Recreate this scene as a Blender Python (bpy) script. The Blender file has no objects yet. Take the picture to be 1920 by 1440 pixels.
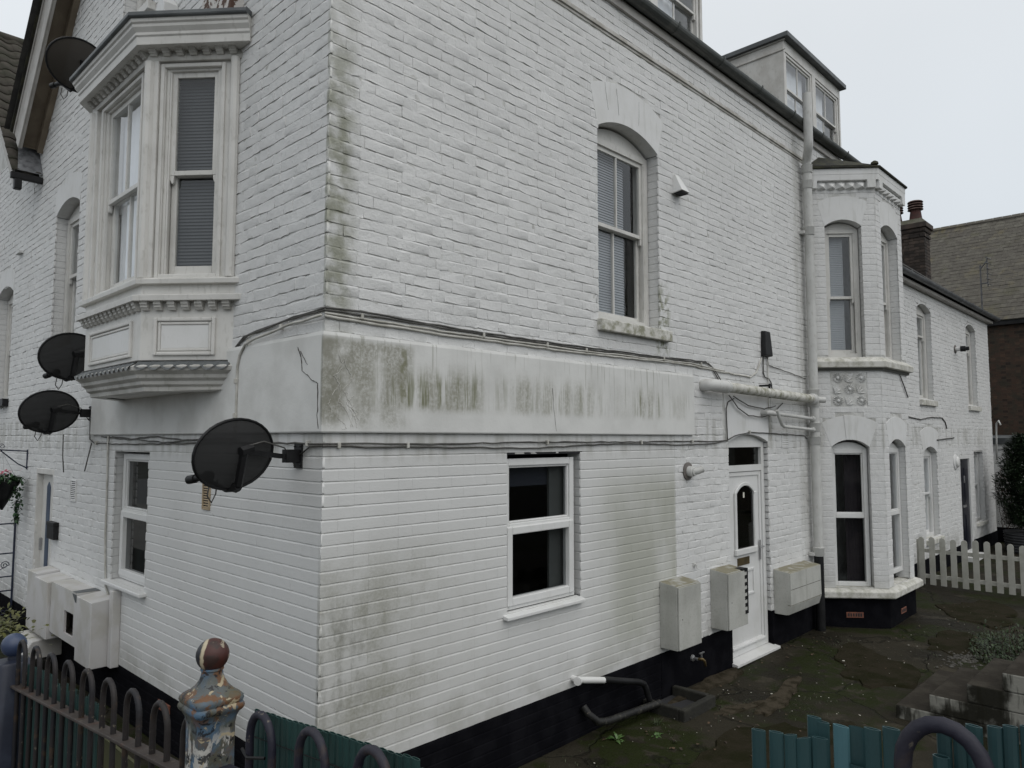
import bpy, bmesh, math, random
import numpy as np
from mathutils import Vector, Matrix
random.seed(7)
SC = bpy.context.scene
COL = SC.collection
rad = math.radians
# ------------------------------------------------------------------ camera
CAMP = Vector((-2.3666, -3.8398, 2.4))
YAW, PITCH, FPX = rad(43.971), rad(4.264), 1377.9
fwd = Vector((math.cos(YAW)*math.cos(PITCH), math.sin(YAW)*math.cos(PITCH), math.sin(PITCH)))
rgt = Vector((math.sin(YAW), -math.cos(YAW), 0.0))
upv = rgt.cross(fwd)
cd = bpy.data.cameras.new('camera')
cam = bpy.data.objects.new('camera', cd)
COL.objects.link(cam)
cam.matrix_world = Matrix(((rgt.x, upv.x, -fwd.x, CAMP.x), (rgt.y, upv.y, -fwd.y, CAMP.y),
                           (rgt.z, upv.z, -fwd.z, CAMP.z), (0, 0, 0, 1)))
cd.sensor_width = 36.0
cd.lens = FPX/1920*36
cd.clip_start = 0.05
cd.clip_end = 2000
SC.camera = cam
# ------------------------------------------------------------------ overcast sky and soft sun
SUN_EL, SUN_AZ = rad(50), rad(260)          # azimuth of the sun, counter-clockwise from +X
world = bpy.data.worlds.new('World')
SC.world = world
world.use_nodes = True
wn, wl = world.node_tree.nodes, world.node_tree.links
wn.clear()
wo = wn.new('ShaderNodeOutputWorld')
bg = wn.new('ShaderNodeBackground')
sky = wn.new('ShaderNodeTexSky')
sky.sky_type = 'NISHITA'
sky.sun_disc = False
sky.sun_elevation = SUN_EL
sky.sun_rotation = math.pi/2 - SUN_AZ
sky.air_density = 1.0
sky.dust_density = 4.0
tc = wn.new('ShaderNodeTexCoord')
sep = wn.new('ShaderNodeSeparateXYZ')
wl.new(tc.outputs['Generated'], sep.inputs[0])
cr = wn.new('ShaderNodeValToRGB')           # cloud deck, CIE-overcast: brighter towards the zenith
e = cr.color_ramp.elements
e[0].position, e[0].color = 0.0, (6.6, 7.2, 7.7, 1)
e[1].position, e[1].color = 1.0, (11.0, 11.2, 11.3, 1)
m = e.new(0.22); m.color = (7.1, 7.6, 8.05, 1)
m = e.new(0.45); m.color = (8.0, 8.4, 8.75, 1)
wl.new(sep.outputs['Z'], cr.inputs['Fac'])
no = wn.new('ShaderNodeTexNoise')
no.inputs['Scale'].default_value = 1.6
no.inputs['Detail'].default_value = 3
wl.new(tc.outputs['Generated'], no.inputs['Vector'])
mr = wn.new('ShaderNodeMapRange')
mr.inputs['From Min'].default_value = 0.3
mr.inputs['From Max'].default_value = 0.7
mr.inputs['To Min'].default_value = 0.95
mr.inputs['To Max'].default_value = 1.05
wl.new(no.outputs['Fac'], mr.inputs['Value'])
mu = wn.new('ShaderNodeVectorMath'); mu.operation = 'SCALE'
wl.new(cr.outputs['Color'], mu.inputs[0]); wl.new(mr.outputs['Result'], mu.inputs['Scale'])
mx = wn.new('ShaderNodeMix'); mx.data_type = 'RGBA'
mx.inputs['Factor'].default_value = 0.93
wl.new(sky.outputs['Color'], mx.inputs['A'])
wl.new(mu.outputs['Vector'], mx.inputs['B'])
wl.new(mx.outputs['Result'], bg.inputs['Color'])
bg.inputs['Strength'].default_value = 0.1
wl.new(bg.outputs['Background'], wo.inputs['Surface'])
ld = bpy.data.lights.new('sun', 'SUN')
ld.energy = 0.9
ld.angle = rad(70)
ld.color = (1.0, 0.97, 0.93)
lo = bpy.data.objects.new('sun', ld)
COL.objects.link(lo)
sdir = Vector((math.cos(SUN_AZ)*math.cos(SUN_EL), math.sin(SUN_AZ)*math.cos(SUN_EL), math.sin(SUN_EL)))
lo.rotation_euler = sdir.to_track_quat('Z', 'Y').to_euler()
lo.location = (-6, -8, 12)
SC.view_settings.view_transform = 'Standard'
SC.view_settings.look = 'None'
SC.view_settings.gamma = 1
SC.view_settings.exposure = 0.0
SC.view_settings.use_curve_mapping = False
SC.cycles.max_bounces = 6
SC.cycles.transparent_max_bounces = 12
SC.cycles.use_denoising = True

def px(p):
    w = Vector(p)-CAMP
    z = w.dot(fwd)
    if z < 0.05: return None
    return 960+FPX*w.dot(rgt)/z, 720-FPX*w.dot(upv)/z, z

# ------------------------------------------------------------------ mesh helpers
class Fr:                                   # wall frame: a along the wall, b outwards, c up
    def __init__(s, o, u, n):
        s.o, s.u, s.n, s.z = Vector(o), Vector(u).normalized(), Vector(n).normalized(), Vector((0, 0, 1))
        s.flip = s.u.cross(s.n).dot(s.z) < 0
    def P(s, a, b, c): return s.o+s.u*a+s.n*b+s.z*c
W0 = Fr((0, 0, 0), (1, 0, 0), (0, 1, 0))    # plain world axes
class MB:
    def __init__(s): s.v, s.f, s.mi = [], [], []
    def add(s, vs, fs, flip=False, mi=0):
        k = len(s.v); s.v += [tuple(x) for x in vs]
        for f in fs:
            g = [k+i for i in f]
            s.f.append(g[::-1] if flip else g); s.mi.append(mi)
        return s
    def box(s, F, a0, a1, b0, b1, c0, c1, mi=0):
        vs = [F.P(a, b, c) for c in (c0, c1) for b in (b0, b1) for a in (a0, a1)]
        return s.add(vs, [(0, 2, 3, 1), (4, 5, 7, 6), (0, 1, 5, 4), (2, 6, 7, 3), (0, 4, 6, 2), (1, 3, 7, 5)], F.flip, mi)
    def hexa(s, bot, top, flip=False):
        return s.add(list(bot)+list(top), [(3, 2, 1, 0), (4, 5, 6, 7), (0, 1, 5, 4), (1, 2, 6, 5), (2, 3, 7, 6), (3, 0, 4, 7)], flip)
    def prism(s, F, pts, b0, b1):           # polygon (a, c) pushed from b0 to b1
        n = len(pts)
        vs = [F.P(a, b0, c) for a, c in pts]+[F.P(a, b1, c) for a, c in pts]
        fs = [list(range(n)), list(range(2*n-1, n-1, -1))]+[(i, i+n, (i+1) % n+n, (i+1) % n) for i in range(n)]
        return s.add(vs, fs, F.flip)
    def strip(s, F, lo, hi, b0, b1):        # band between two polylines of (a, c), with thickness
        n = len(lo)
        vs = [F.P(a, b, c) for b in (b0, b1) for L in (lo, hi) for a, c in L]
        I = lambda b, h, i: b*2*n+h*n+i
        fs = []
        for i in range(n-1):
            fs += [(I(1, 0, i), I(1, 0, i+1), I(1, 1, i+1), I(1, 1, i)), (I(0, 0, i+1), I(0, 0, i), I(0, 1, i), I(0, 1, i+1)),
                   (I(0, 0, i), I(0, 0, i+1), I(1, 0, i+1), I(1, 0, i)), (I(0, 1, i+1), I(0, 1, i), I(1, 1, i), I(1, 1, i+1))]
        for i in (0, n-1):
            fs.append((I(0, 0, i), I(1, 0, i), I(1, 1, i), I(0, 1, i)))
        return s.add(vs, fs, not F.flip)
    def tube(s, path, r, n=8, cap=True, r2=None):
        P = [Vector(p) for p in path]; m = len(P); k = len(s.v)
        t = (P[1]-P[0]).normalized()
        a = t.orthogonal().normalized()
        rings = []
        for i in range(m):
            if i == 0: t2 = (P[1]-P[0]).normalized()
            elif i == m-1: t2 = (P[-1]-P[-2]).normalized()
            else: t2 = ((P[i]-P[i-1]).normalized()+(P[i+1]-P[i]).normalized()).normalized()
            a = (a-t2*a.dot(t2)).normalized(); b = t2.cross(a)
            rr = r[i] if isinstance(r, (list, tuple)) else r
            for j in range(n):
                th = 2*math.pi*j/n
                s.v.append(tuple(P[i]+a*(math.cos(th)*rr)+b*(math.sin(th)*(rr if r2 is None else r2))))
        for i in range(m-1):
            for j in range(n):
                s.f.append([k+i*n+j, k+i*n+(j+1) % n, k+(i+1)*n+(j+1) % n, k+(i+1)*n+j]); s.mi.append(0)
        if cap:
            s.f.append([k+j for j in range(n)][::-1]); s.f.append([k+(m-1)*n+j for j in range(n)]); s.mi += [0, 0]
        return s
    def lathe(s, c, prof, n=16, axis=None, sq=0.0):
        ax = Vector(axis).normalized() if axis is not None else Vector((0, 0, 1))
        a = Vector((1, 0, 0)) if axis is None else ax.orthogonal().normalized()
        b = ax.cross(a); k = len(s.v); c = Vector(c)
        for r, z in prof:
            for j in range(n):
                th = 2*math.pi*j/n
                s.v.append(tuple(c+ax*z+(a*math.cos(th)+b*math.sin(th))*r))
        for i in range(len(prof)-1):
            for j in range(n):
                s.f.append([k+i*n+j, k+i*n+(j+1) % n, k+(i+1)*n+(j+1) % n, k+(i+1)*n+j]); s.mi.append(0)
        s.f.append([k+j for j in range(n)][::-1]); s.f.append([k+(len(prof)-1)*n+j for j in range(n)]); s.mi += [0, 0]
        return s
    def sweep(s, poly, prof, right=True, ends=0.12, close=True):   # profile (offset, z) along a plan polyline, mitred
        P = [Vector(p) for p in poly]; m = len(P); D = [(P[i+1]-P[i]).normalized() for i in range(m-1)]
        N = [Vector((d.y, -d.x)) if right else Vector((-d.y, d.x)) for d in D]
        k = len(s.v); q = len(prof)
        for i in range(m):
            for off, z in prof:
                if i == 0: p = P[0]+N[0]*off-D[0]*ends
                elif i == m-1: p = P[-1]+N[-1]*off+D[-1]*ends
                else:
                    b = (N[i-1]+N[i]).normalized()
                    p = P[i]+b*(off/max(0.3, b.dot(N[i])))
                s.v.append((p.x, p.y, z))
        for i in range(m-1):
            for j in range(q if close else q-1):
                g = [k+i*q+j, k+(i+1)*q+j, k+(i+1)*q+(j+1) % q, k+i*q+(j+1) % q]
                s.f.append(g if right else g[::-1]); s.mi.append(0)
        if close:
            s.f.append([k+j for j in range(q)]); s.f.append([k+(m-1)*q+j for j in range(q)][::-1]); s.mi += [0, 0]
        return s
    def quad(s, *ps): return s.add(ps, [tuple(range(len(ps)))])
    def build(s, name, mat, parent=None, smooth=False, bev=0, kind=None, auto=None):
        me = bpy.data.meshes.new(name)
        off = Vector((0, 0, 0))
        q = parent
        while q is not None: off += q.location; q = q.parent
        me.from_pydata([(x-off.x, y-off.y, z-off.z) for x, y, z in s.v], [], s.f)
        mats = mat if isinstance(mat, (list, tuple)) else [mat]
        for mm in mats: me.materials.append(mm)
        if len(mats) > 1: me.polygons.foreach_set('material_index', s.mi)
        if smooth: me.polygons.foreach_set('use_smooth', [True]*len(me.polygons))
        me.update()
        o = bpy.data.objects.new(name, me)
        COL.objects.link(o)
        if parent is not None: o.parent = parent
        if bev:
            md = o.modifiers.new('edge', 'BEVEL'); md.width = bev; md.segments = 2; md.limit_method = 'ANGLE'; md.angle_limit = rad(40)
        if smooth and auto:
            md = o.modifiers.new('split', 'EDGE_SPLIT'); md.split_angle = rad(auto); md.use_edge_sharp = False
        if kind: o['kind'] = kind
        return o
def tag(o, label, cat, group=None):
    o['label'] = label; o['category'] = cat
    if group: o['group'] = group
    return o
def thing(name, label, cat, loc=(0, 0, 0), group=None):
    o = bpy.data.objects.new(name, None)
    o.empty_display_size = 0.2
    COL.objects.link(o); o.location = loc
    return tag(o, label, cat, group)
def clone(o, parent=None, loc=None, rot=None):
    c = o.copy(); COL.objects.link(c)
    if parent is not None: c.parent = parent
    if loc is not None: c.location = loc
    if rot is not None: c.rotation_euler = rot
    for ch in list(o.children): clone(ch, c)
    return c
def arc(a0, a1, c, rise, n=10):             # points of a segmental arch, left to right
    h = (a1-a0)/2; R = (h*h+rise*rise)/(2*rise); am = (a0+a1)/2; t = math.asin(min(1, h/R))
    return [(am+R*math.sin(-t+2*t*i/n), c+rise-R+R*math.cos(-t+2*t*i/n)) for i in range(n+1)]

# ------------------------------------------------------------------ materials
class NT:
    def __init__(s, name):
        s.m = bpy.data.materials.new(name); s.m.use_nodes = True
        s.n, s.l = s.m.node_tree.nodes, s.m.node_tree.links
        s.b = s.n['Principled BSDF']
        s.geo = s.n.new('ShaderNodeNewGeometry')
        s.pos = s.geo.outputs['Position']
        sp = s.n.new('ShaderNodeSeparateXYZ'); s.l.new(s.pos, sp.inputs[0])
        s.X, s.Y, s.Z = sp.outputs
    def put(s, sock, v):
        if isinstance(v, bpy.types.NodeSocket): s.l.new(v, sock)
        elif isinstance(v, (tuple, list)) and len(v) == 3 and sock.type == 'RGBA': sock.default_value = (*v, 1)
        else: sock.default_value = v
    def scaled(s, sx, sy, sz):
        n = s.n.new('ShaderNodeVectorMath'); n.operation = 'MULTIPLY'
        s.l.new(s.pos, n.inputs[0]); n.inputs[1].default_value = (sx, sy, sz); return n.outputs[0]
    def noise(s, scale, detail=3, vec=None, rough=0.55, dist=0):
        n = s.n.new('ShaderNodeTexNoise'); n.inputs['Scale'].default_value = scale
        n.inputs['Detail'].default_value = detail; n.inputs['Roughness'].default_value = rough
        n.inputs['Distortion'].default_value = dist
        s.l.new(vec if vec is not None else s.pos, n.inputs['Vector']); return n.outputs['Fac']
    def voro(s, scale, vec=None, feature='F1'):
        n = s.n.new('ShaderNodeTexVoronoi'); n.feature = feature; n.inputs['Scale'].default_value = scale
        s.l.new(vec if vec is not None else s.pos, n.inputs['Vector']); return n.outputs['Distance']
    def step(s, v, a, b, o0=0.0, o1=1.0):
        n = s.n.new('ShaderNodeMapRange'); n.interpolation_type = 'SMOOTHSTEP'
        s.put(n.inputs['Value'], v)
        for k, x in (('From Min', a), ('From Max', b), ('To Min', o0), ('To Max', o1)): n.inputs[k].default_value = x
        return n.outputs['Result']
    def math(s, op, a, b=0.0):
        n = s.n.new('ShaderNodeMath'); n.operation = op; s.put(n.inputs[0], a); s.put(n.inputs[1], b); return n.outputs[0]
    def mul(s, *a):
        r = a[0]
        for x in a[1:]: r = s.math('MULTIPLY', r, x)
        return r
    def mix(s, f, a, b):
        n = s.n.new('ShaderNodeMix'); n.data_type = 'RGBA'
        s.put(n.inputs['Factor'], f); s.put(n.inputs['A'], a); s.put(n.inputs['B'], b); return n.outputs['Result']
    def band(s, v, a, b, sa, sb=None):      # 1 inside a..b with soft flanks
        sb = sa if sb is None else sb
        return s.mul(s.step(v, a-sa, a), s.step(v, b, b+sb, 1.0, 0.0))
    def rnd(s):
        return s.geo.outputs['Random Per Island']
    def done(s, col, rough=0.6, bump=None, bs=0.2, bd=0.01, spec=0.5, metal=0.0):
        s.put(s.b.inputs['Base Color'], col); s.put(s.b.inputs['Roughness'], rough)
        s.put(s.b.inputs['Metallic'], metal); s.put(s.b.inputs['Specular IOR Level'], spec)
        if bump is not None:
            n = s.n.new('ShaderNodeBump'); n.inputs['Strength'].default_value = bs; n.inputs['Distance'].default_value = bd
            s.l.new(bump, n.inputs['Height']); s.l.new(n.outputs['Normal'], s.b.inputs['Normal'])
        return s.m
def simple(name, col, col2=None, scale=6, rough=0.6, bump=60, bs=0.15, bd=0.004, spec=0.5, metal=0.0, lo=0.4, hi=0.65, isl=0.0):
    t = NT(name)
    c = col
    if col2: c = t.mix(t.step(t.noise(scale, 4), lo, hi), col, col2)
    if isl:
        n = t.n.new('ShaderNodeHueSaturation'); t.put(n.inputs['Color'], c)
        t.put(n.inputs['Value'], t.step(t.rnd(), 0, 1, 1-isl, 1+isl)); c = n.outputs['Color']
    return t.done(c, rough, t.noise(bump, 3) if bump else None, bs, bd, spec, metal)

def paint_brick(name, base, dirty):
    t = NT(name)
    right = t.step(t.Y, 0.02, 0.035, 1, 0)
    right = t.mul(right, t.step(t.Y, -0.2, -0.1))
    fine = t.noise(55, 4)
    strk = t.noise(2.0, 4, t.scaled(4, 4, 0.7))
    blot = t.noise(3.2, 5)
    c = t.mix(t.step(t.noise(1.1, 3), 0.35, 0.7), base, tuple(x*0.93 for x in base))
    oldz = t.math('MAXIMUM', t.math('MAXIMUM', t.step(t.Z, 2.42, 2.45), t.step(t.X, 3.88, 3.9)), t.step(t.Y, 3.88, 3.9))
    c = t.mix(t.step(oldz, 0, 1, 0.22, 0.0), c, (0.42, 0.42, 0.40))  # lower new brickwork greyed: dirt, plus its dimmer light put into the colour
    isl = t.step(t.rnd(), 0, 1, 0.0, 0.04)
    c = t.mix(isl, c, (0.50, 0.50, 0.48))
    # thin grime everywhere
    c = t.mix(t.mul(t.step(fine, 0.58, 0.75), t.step(blot, 0.45, 0.65), 0.35), c, (0.40, 0.39, 0.34))
    # small dark pocks in the paint
    c = t.mix(t.mul(t.step(t.voro(26), 0.0, 0.11, 1, 0), t.step(t.noise(2.3, 2), 0.55, 0.7), 0.75), c, (0.16, 0.15, 0.13))
    green = (0.20, 0.205, 0.14)
    grey = (0.27, 0.265, 0.225)
    k = t.mul(t.band(t.X, -0.1, 0.10, 0.02, 0.16), t.band(t.Z, 3.35, 4.35, 0.5, 1.3), t.step(t.noise(7, 4), 0.3, 0.62), right, 0.8)
    c = t.mix(k, c, green)
    gr = t.mul(t.step(t.noise(1.5, 6, rough=0.68), 0.34, 0.66), t.step(fine, 0.25, 0.7, 0.55, 1.0))
    k = t.mul(t.band(t.X, -0.1, 0.35, 0.02, 1.45), t.band(t.Z, 0.62, 1.35, 0.35, 0.6), t.step(gr, 0, 1, 0.30, 1.0), t.step(t.rnd(), 0, 1, 0.65, 1.15), right, 0.80)
    c = t.mix(k, c, (0.27, 0.265, 0.215))
    k = t.mul(t.band(t.X, -0.1, 0.12, 0.02, 0.5), t.band(t.Z, 0.85, 1.25, 0.25, 0.3), t.step(t.noise(9, 6, t.scaled(1, 1, 0.5), rough=0.7), 0.42, 0.66), right, 0.6)
    c = t.mix(k, c, (0.15, 0.148, 0.115))
    k = t.mul(t.band(t.X, 3.15, 3.86, 0.75, 0.05), t.band(t.Z, 0.75, 1.85, 0.4, 0.45), t.step(t.noise(1.3, 5, t.scaled(1.6, 1.6, 0.7)), 0.1, 0.6), right, 0.72)
    c = t.mix(k, c, (0.32, 0.325, 0.265))
    k = t.mul(t.band(t.X, 3.62, 3.75, 0.06, 0.15), t.band(t.Z, 3.3, 3.7, 0.15, 0.3), t.step(t.noise(14, 4), 0.42, 0.6), right, 0.8)
    c = t.mix(k, c, (0.17, 0.18, 0.10))
    # grime under the band on both walls and under the lower window sills
    k = t.mul(t.band(t.Z, 2.33, 2.6, 0.12, 0.05), t.step(strk, 0.42, 0.66), t.step(t.Z, 2.6, 2.65, 1, 0), 0.45)
    c = t.mix(k, c, grey)
    k = t.mul(t.band(t.X, 6.9, 7.3, 0.15, 0.1), t.step(strk, 0.3, 0.6), right, 0.35)
    c = t.mix(k, c, grey)
    k = t.mul(t.step(t.Z, 0.42, 0.8, 1, 0), t.step(blot, 0.4, 0.62), 0.4)
    c = t.mix(k, c, grey)
    if dirty: c = t.mix(t.mul(t.step(t.noise(4.5, 4), 0.42, 0.66), dirty), c, (0.20, 0.19, 0.16))
    old = t.math('MAXIMUM', t.math('MAXIMUM', t.step(t.Z, 2.42, 2.45), t.step(t.X, 3.88, 3.9)), t.step(t.Y, 3.88, 3.9))
    rel = t.math('ADD', t.mul(t.noise(15, 6, rough=0.68), 1.0), t.mul(t.noise(38, 4, dist=0.8), 0.55))
    h = t.math('ADD', t.mul(rel, t.math('ADD', t.mul(old, 0.8), 0.22)), t.mul(t.noise(120, 2), 0.12))
    return t.done(c, 0.62, h, 0.75, 0.010, 0.35)
M_BRICK = paint_brick('white_painted_brick', (0.665, 0.665, 0.655), 0)
M_MORT = paint_brick('white_painted_mortar', (0.60, 0.60, 0.58), 0.4)

def band_plaster():
    t = NT('stained_white_render')
    right = t.step(t.Y, 0.0, -0.02)
    blot = t.noise(2.6, 5); fine = t.noise(45, 4)
    c = t.mix(t.step(blot, 0.35, 0.7), (0.64, 0.64, 0.62), (0.56, 0.56, 0.54))
    strk = t.noise(2.2, 5, t.scaled(5, 5, 0.5), 0.68, dist=0.25)
    strk2 = t.noise(4.6, 4, t.scaled(4, 4, 0.25), 0.6, dist=0.2)
    speck = t.step(t.noise(48, 5, rough=0.7), 0.3, 0.62, 0.35, 1.0)
    reg = t.mul(t.band(t.Z, 2.62, 2.75, 0.07, 0.20), t.step(t.X, 0.1, 0.35), t.step(t.X, 4.02, 4.18, 1, 0), t.step(t.noise(1.7, 3, t.scaled(1, 1, 0.02)), 0.36, 0.60, 0.15, 1.0))
    k = t.mul(reg, t.step(strk, 0.36, 0.62), t.step(fine, 0.3, 0.65, 0.5, 1), right, 0.9)
    c = t.mix(k, c, (0.27, 0.265, 0.215))
    k = t.mul(reg, t.step(strk2, 0.54, 0.68), t.band(t.Z, 2.64, 2.75, 0.06, 0.18), right, 0.9)
    c = t.mix(k, c, (0.13, 0.135, 0.06))
    # the first metre from the corner: dense speckled grime
    k = t.mul(t.band(t.X, -0.1, 0.62, 0.01, 0.06), t.band(t.Z, 2.55, 2.98, 0.14, 0.05), speck, t.step(t.noise(2.2, 4, t.scaled(2.2, 2.2, 0.8)), 0.33, 0.58), right, 0.85)
    c = t.mix(k, c, (0.235, 0.23, 0.185))
    k = t.mul(t.band(t.X, -0.1, 0.10, 0.01, 0.16), t.step(t.noise(9, 6, rough=0.7), 0.28, 0.62), t.band(t.Z, 2.58, 2.98, 0.12, 0.06), right, 0.75)
    c = t.mix(k, c, (0.19, 0.185, 0.145))
    k = t.mul(t.band(t.math('ADD', t.X, t.mul(t.noise(5, 3), 0.08)), 0.60, 0.625, 0.035, 0.02), t.band(t.Z, 2.68, 2.96, 0.12, 0.05), t.step(t.noise(20, 5), 0.3, 0.6), right, 0.8)
    c = t.mix(k, c, (0.17, 0.17, 0.10))
    dr = t.mul(t.band(t.Z, 2.80, 3.03, 0.16, 0.02), t.step(t.noise(7.0, 3, t.scaled(5, 5, 0.2)), 0.55, 0.68), right, 0.5)
    c = t.mix(dr, c, (0.22, 0.22, 0.17))
    # left wall: grey weathering under the oriel
    k = t.mul(t.step(t.Y, 0.1, 0.3), t.step(blot, 0.42, 0.66), 0.25)
    c = t.mix(k, c, (0.42, 0.41, 0.38))
    h = t.math('ADD', t.mul(t.noise(7, 5), 1.0), t.mul(t.noise(90, 3), 0.2))
    return t.done(c, 0.7, h, 0.3, 0.012, 0.3)
M_BAND = band_plaster()
def lint():
    t = NT('smooth_white_render')
    c = t.mix(t.step(t.noise(3, 4), 0.4, 0.7), (0.665, 0.667, 0.66), (0.615, 0.615, 0.60))
    c = t.mix(t.mul(t.step(t.noise(5, 4, t.scaled(3, 3, 0.5)), 0.52, 0.68), 0.25), c, (0.40, 0.40, 0.36))
    return t.done(c, 0.65, t.noise(14, 4), 0.25, 0.006, 0.3)
M_LINT = lint()
def woodpaint(name, a, b, dirt=0.3):
    t = NT(name)
    c = t.mix(t.step(t.noise(4, 4), 0.38, 0.68), a, b)
    c = t.mix(t.mul(t.step(t.noise(30, 4, t.scaled(1, 1, 0.4)), 0.55, 0.72), dirt), c, (0.30, 0.29, 0.25))
    return t.done(c, 0.45, t.noise(40, 3), 0.12, 0.003, 0.45)
M_WOOD = woodpaint('cream_white_painted_wood', (0.62, 0.61, 0.58), (0.55, 0.54, 0.51))
M_MOULD = woodpaint('weathered_white_moulding', (0.52, 0.51, 0.48), (0.36, 0.35, 0.32), 0.55)
M_UPVC = woodpaint('white_plastic', (0.66, 0.66, 0.65), (0.62, 0.62, 0.60), 0.12)
M_PIPEW = woodpaint('white_painted_pipe', (0.56, 0.56, 0.54), (0.47, 0.47, 0.45), 0.4)
def sillmat(name='mossy_white_sill', k=0.5):
    t = NT(name)
    c = t.mix(t.step(t.noise(5, 4), 0.4, 0.7), (0.60, 0.59, 0.55), (0.50, 0.49, 0.45))
    c = t.mix(t.mul(t.step(t.noise(11, 6, rough=0.7), 0.42, 0.66), k), c, (0.17, 0.17, 0.10))
    return t.done(c, 0.75, t.noise(50, 4), 0.3, 0.005, 0.3)
M_SILL = sillmat()
M_PLINTH = simple('black_masonry_paint', (0.0045, 0.0045, 0.006), (0.008, 0.008, 0.010), 5, 0.85, 40, 0.3, 0.006, 0.04)
M_PMORT = simple('black_painted_mortar', (0.008, 0.008, 0.010), (0.02, 0.02, 0.022), 9, 0.8, 60, 0.2)
M_TERRA = simple('red_terracotta', (0.20, 0.075, 0.045), (0.12, 0.045, 0.03), 12, 0.8)
M_BLACK = simple('black_metal', (0.006, 0.006, 0.0065), (0.012, 0.012, 0.013), 9, 0.5, 80, 0.1, spec=0.3)
M_CABLE_B = simple('grey_black_cable', (0.06, 0.058, 0.052), (0.10, 0.098, 0.09), 12, 0.6, 0)
M_CABLE_W = simple('grimy_white_cable', (0.50, 0.49, 0.45), (0.36, 0.35, 0.31), 9, 0.6, 0)
M_ROOM = simple('dark_room', (0.02, 0.02, 0.022), None, rough=0.9, bump=0)
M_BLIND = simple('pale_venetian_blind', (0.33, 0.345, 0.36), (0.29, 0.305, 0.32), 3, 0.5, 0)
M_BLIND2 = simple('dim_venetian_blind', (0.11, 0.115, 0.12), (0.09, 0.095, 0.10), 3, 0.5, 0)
M_CURT = simple('white_curtain', (0.78, 0.79, 0.81), (0.70, 0.71, 0.73), 3, 0.8, 0)
M_DARKCURT = simple('dark_curtain', (0.03, 0.025, 0.03), (0.05, 0.04, 0.045), 3, 0.9, 0)
M_LEAD = simple('grey_lead_sheet', (0.075, 0.082, 0.085), (0.12, 0.13, 0.132), 4, 0.55, 30, 0.25, 0.006)
M_GUTTER = simple('dark_green_grey_gutter', (0.050, 0.056, 0.052), (0.085, 0.09, 0.082), 5, 0.5, 50, 0.2)
M_FELT = simple('mossy_black_felt', (0.02, 0.02, 0.016), (0.045, 0.045, 0.026), 9, 0.9, 40, 0.5, 0.01)
M_SLATE = simple('dark_roof_slate', (0.035, 0.034, 0.033), (0.06, 0.058, 0.053), 7, 0.75, 50, 0.3, 0.005, isl=0.3)
def lichen():
    t = NT('lichened_roof_slate')
    n1 = t.noise(0.9, 5); n2 = t.noise(4.5, 5, dist=0.6)
    c = t.mix(t.step(n2, 0.4, 0.65), (0.085, 0.078, 0.066), (0.125, 0.118, 0.098))
    c = t.mix(t.mul(t.step(t.rnd(), 0, 1), 0.5), c, (0.065, 0.058, 0.05))
    c = t.mix(t.mul(t.step(n1, 0.50, 0.68), t.step(n2, 0.4, 0.65), 0.5), c, (0.12, 0.095, 0.035))
    c = t.mix(t.mul(t.step(t.noise(1.6, 4), 0.55, 0.7), 0.4), c, (0.075, 0.075, 0.038))
    c = t.mix(t.mul(t.step(t.voro(6), 0.0, 0.14, 1, 0), t.step(n2, 0.5, 0.6), 0.7), c, (0.34, 0.33, 0.30))
    return t.done(c, 0.85, t.noise(25, 4), 0.4, 0.01, 0.2)
M_LICHEN = lichen()
M_TILE = simple('mossy_brown_tile', (0.050, 0.043, 0.034), (0.030, 0.030, 0.018), 6, 0.85, 40, 0.4, 0.008, isl=0.35)
M_REDBRICK = simple('dark_red_brick', (0.042, 0.023, 0.014), (0.027, 0.021, 0.013), 5, 0.85, 40, 0.3, 0.005, isl=0.5)
M_GREYMORT = simple('grey_brown_mortar', (0.060, 0.052, 0.038), (0.045, 0.038, 0.028), 6, 0.9, 40)
M_SOOT = simple('sooty_brick', (0.028, 0.021, 0.017), (0.05, 0.036, 0.028), 7, 0.85, 40, 0.3, 0.005, isl=0.5)
M_COPE = simple('mossy_cement', (0.07, 0.068, 0.045), (0.10, 0.095, 0.075), 9, 0.9, 30, 0.4, 0.01)
M_BARGE = simple('grey_painted_bargeboard', (0.40, 0.385, 0.36), (0.33, 0.315, 0.29), 4, 0.55, 40, 0.15)
M_SOFFIT = simple('brown_soffit_board', (0.15, 0.12, 0.085), (0.20, 0.165, 0.12), 4, 0.7, 30)
def boxmat():
    t = NT('grimy_white_meter_box')
    up = t.n.new('ShaderNodeSeparateXYZ'); t.l.new(t.geo.outputs['Normal'], up.inputs[0])
    c = t.mix(t.step(t.noise(3, 4), 0.4, 0.7), (0.44, 0.44, 0.41), (0.36, 0.36, 0.335))
    c = t.mix(t.mul(t.step(t.noise(4, 5, t.scaled(2, 2, 0.5)), 0.45, 0.72), 0.35), c, (0.27, 0.27, 0.235))
    c = t.mix(t.mul(t.step(t.noise(60, 3), 0.5, 0.7), 0.35), c, (0.26, 0.26, 0.22))
    # moss that has settled on the lids
    k = t.mul(t.step(t.noise(9, 5), 0.3, 0.55), t.step(up.outputs[2], 0.6, 0.9), 0.85)
    c = t.mix(k, c, (0.17, 0.15, 0.085))
    return t.done(c, 0.6, t.noise(60, 3), 0.2, 0.004, 0.35)
M_METER = boxmat()
M_METERL = simple('white_painted_board', (0.54, 0.53, 0.52), (0.46, 0.445, 0.41), 4, 0.6, 40, 0.2, 0.004)
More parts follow.
